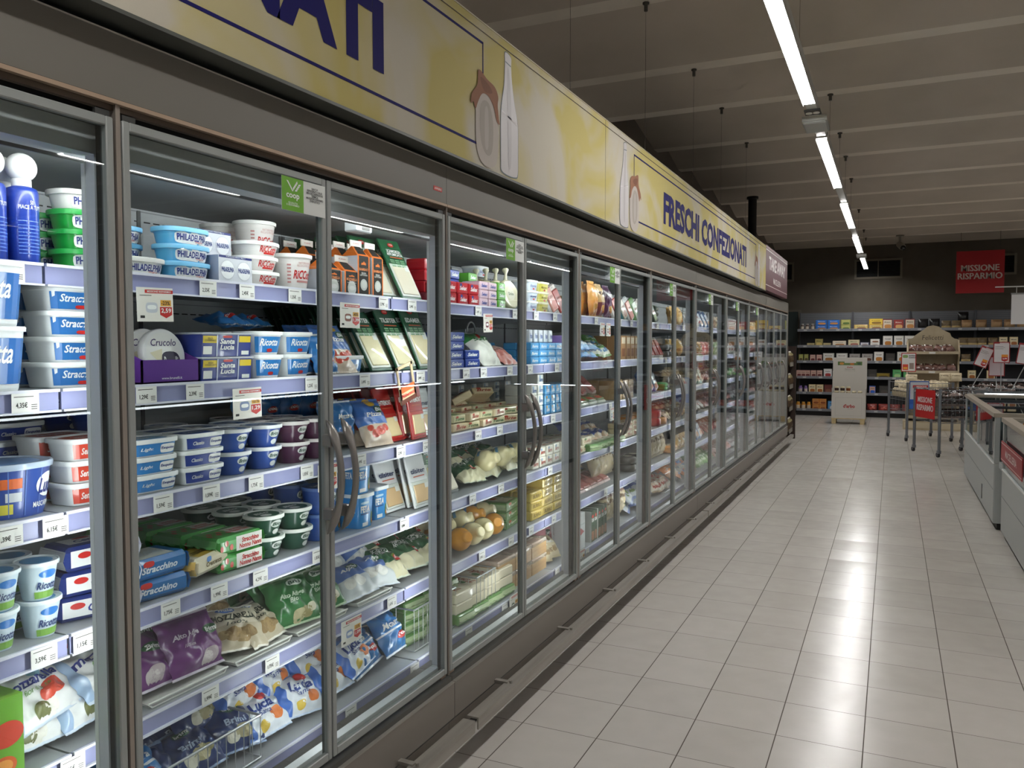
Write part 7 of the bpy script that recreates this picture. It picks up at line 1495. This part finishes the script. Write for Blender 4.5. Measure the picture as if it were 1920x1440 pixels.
# price boards on rods above the freezers
def pboard(x, y, z, label, tilt=0, price=None, back=False, w_=.165, h_=.24):
    t = empty('price_board', (x, y, 0), label, 'price board', 'price boards on rods over the freezers')
    b = MB(); b.tube([(-math.sin(tilt)*.0, .004, .80), (0, .004, z-h_/2)] if not tilt else [(-.13, .004, .85), (0, .004, z-h_/2)], .005, mat('#9a9a98', .4, .4), 8); b.obj('rod', t)
    b = MB(); M_ = Matrix.Translation((0, 0, z)) @ Matrix.Rotation(tilt, 4, 'Y'); b.rbox(-w_/2, w_/2, 0, .006, -h_/2, h_/2, mat('#8c1a1e', .5), .002, M=M_)
    S_ = lambda e: (lambda u, v: tuple(M_ @ Vector((u, -e, v))))
    b.patch(S_(.0006), -w_/2+.010, w_/2-.010, -h_/2+.010, h_/2-.020, mat('#cdc8c8' if not back else '#b8a8aa', .5), 1, 1)
    if not back:
        b.patch(S_(.0012), -.02, w_/2-.014, h_/2-.018, h_/2-.010, mat('#d8cdca'), 1, 1)
        for k in range(3): b.patch(S_(.0012), -w_*.4, w_*(.1+.1*(k % 2)), h_*.28-k*.014, h_*.28-k*.014+.003, mat('#4a4644'), 1, 1)
        b.patch(S_(.0012), .0, w_*.38, -h_*.22, -h_*.10, mat('#d88a2c'), 1, 1); b.poly(S_(.0014), [(.0, -h_*.22), (w_*.38, -h_*.22), (w_*.38, -h_*.38), (w_*.19, -h_*.44), (0, -h_*.38)], mat('#a5201f')); b.text(price or '2,59', S_(.0020), w_*.19, -h_*.30, w_*.26, h_*.08, wht, .02)
    b.obj('card', t)
pboard(2.46, 10.75, 1.29, 'white price board with red rim facing the aisle, on a rod', price='2,99')
pboard(2.30, 10.9, 1.235, 'tilted white price board with red rim, left of the upright one', .38, '1,89', w_=.14)
pboard(2.44, 11.0, 1.13, 'plain backside of a price board, low behind the others', 0, back=True)
pboard(2.72, 10.95, 1.27, 'leaning pale price board at the right picture edge', .15, '3,49')
# meat picture board and blue-white goods beyond
for i, x in enumerate((2.35, 2.55, 2.75, 2.95)): fput(genbag('#2a3f7c', '#d0d4dc', '#b8282c', '', seed=31), 'frozen_bag', 'frozen food', x, 10.6, .60, 'blue and white frozen bag in the end chiller, %s' % ordinal(i, 4), 'frozen bags in the end chiller', .9)
# ------------------------------------------------------------------ brown stand with hanging bags at the end of the fridges
t = empty('snack_stand', (-.02, 12.15, 0), 'dark brown cardboard stand with snack bags past the last fridge', 'display stand')
br_ = mat('#2e1d14', .6); b = MB(); b.box(-.30, .012, .0, .03, 0, 1.36, br_)
b.box(-.30, .075, .42, .45, 0, 1.36, br_); b.box(-.30, -.28, .03, .42, 0, 1.36, br_); b.obj('side_board', t)
for z in (.12, .44, .76, 1.08):
    b = MB(); b.box(-.28, .03, .03, .42, z, z+.015, br_); b.box(.03, .04, .03, .42, z-.01, z+.05, mat('#7a766c')); b.obj('shelf', t)
SB = [bag(.12, .19, .05, mat('#8a805c', .25, 0, .6, .4), '', wht, 401+i, zones=[(-1, 1, .8, 1, mat('#c9c4b8', .3)), (-1, 1, -.8, .3, mat('#4a3a28', .3))], nu=12, nv=12) for i in range(3)]
for k, z in enumerate((.137, .457, .777, 1.097)):
    for i in range(3):
        o = bpy.data.objects.new('snack_bag', SB[(i+k) % 3].me); C.collection.objects.link(o); o.matrix_world = Matrix.Translation((.0, 12.24+i*.12, z+.002)) @ Matrix.Rotation(-.12, 4, 'Y')
        o['label'] = 'olive clear snack bag on the brown stand, %s, %s shelf' % (['nearest', 'middle', 'farthest'][i], ['lowest', 'second', 'third', 'top'][k]); o['category'] = 'snack bag'; o['group'] = 'snack bags on the brown stand'
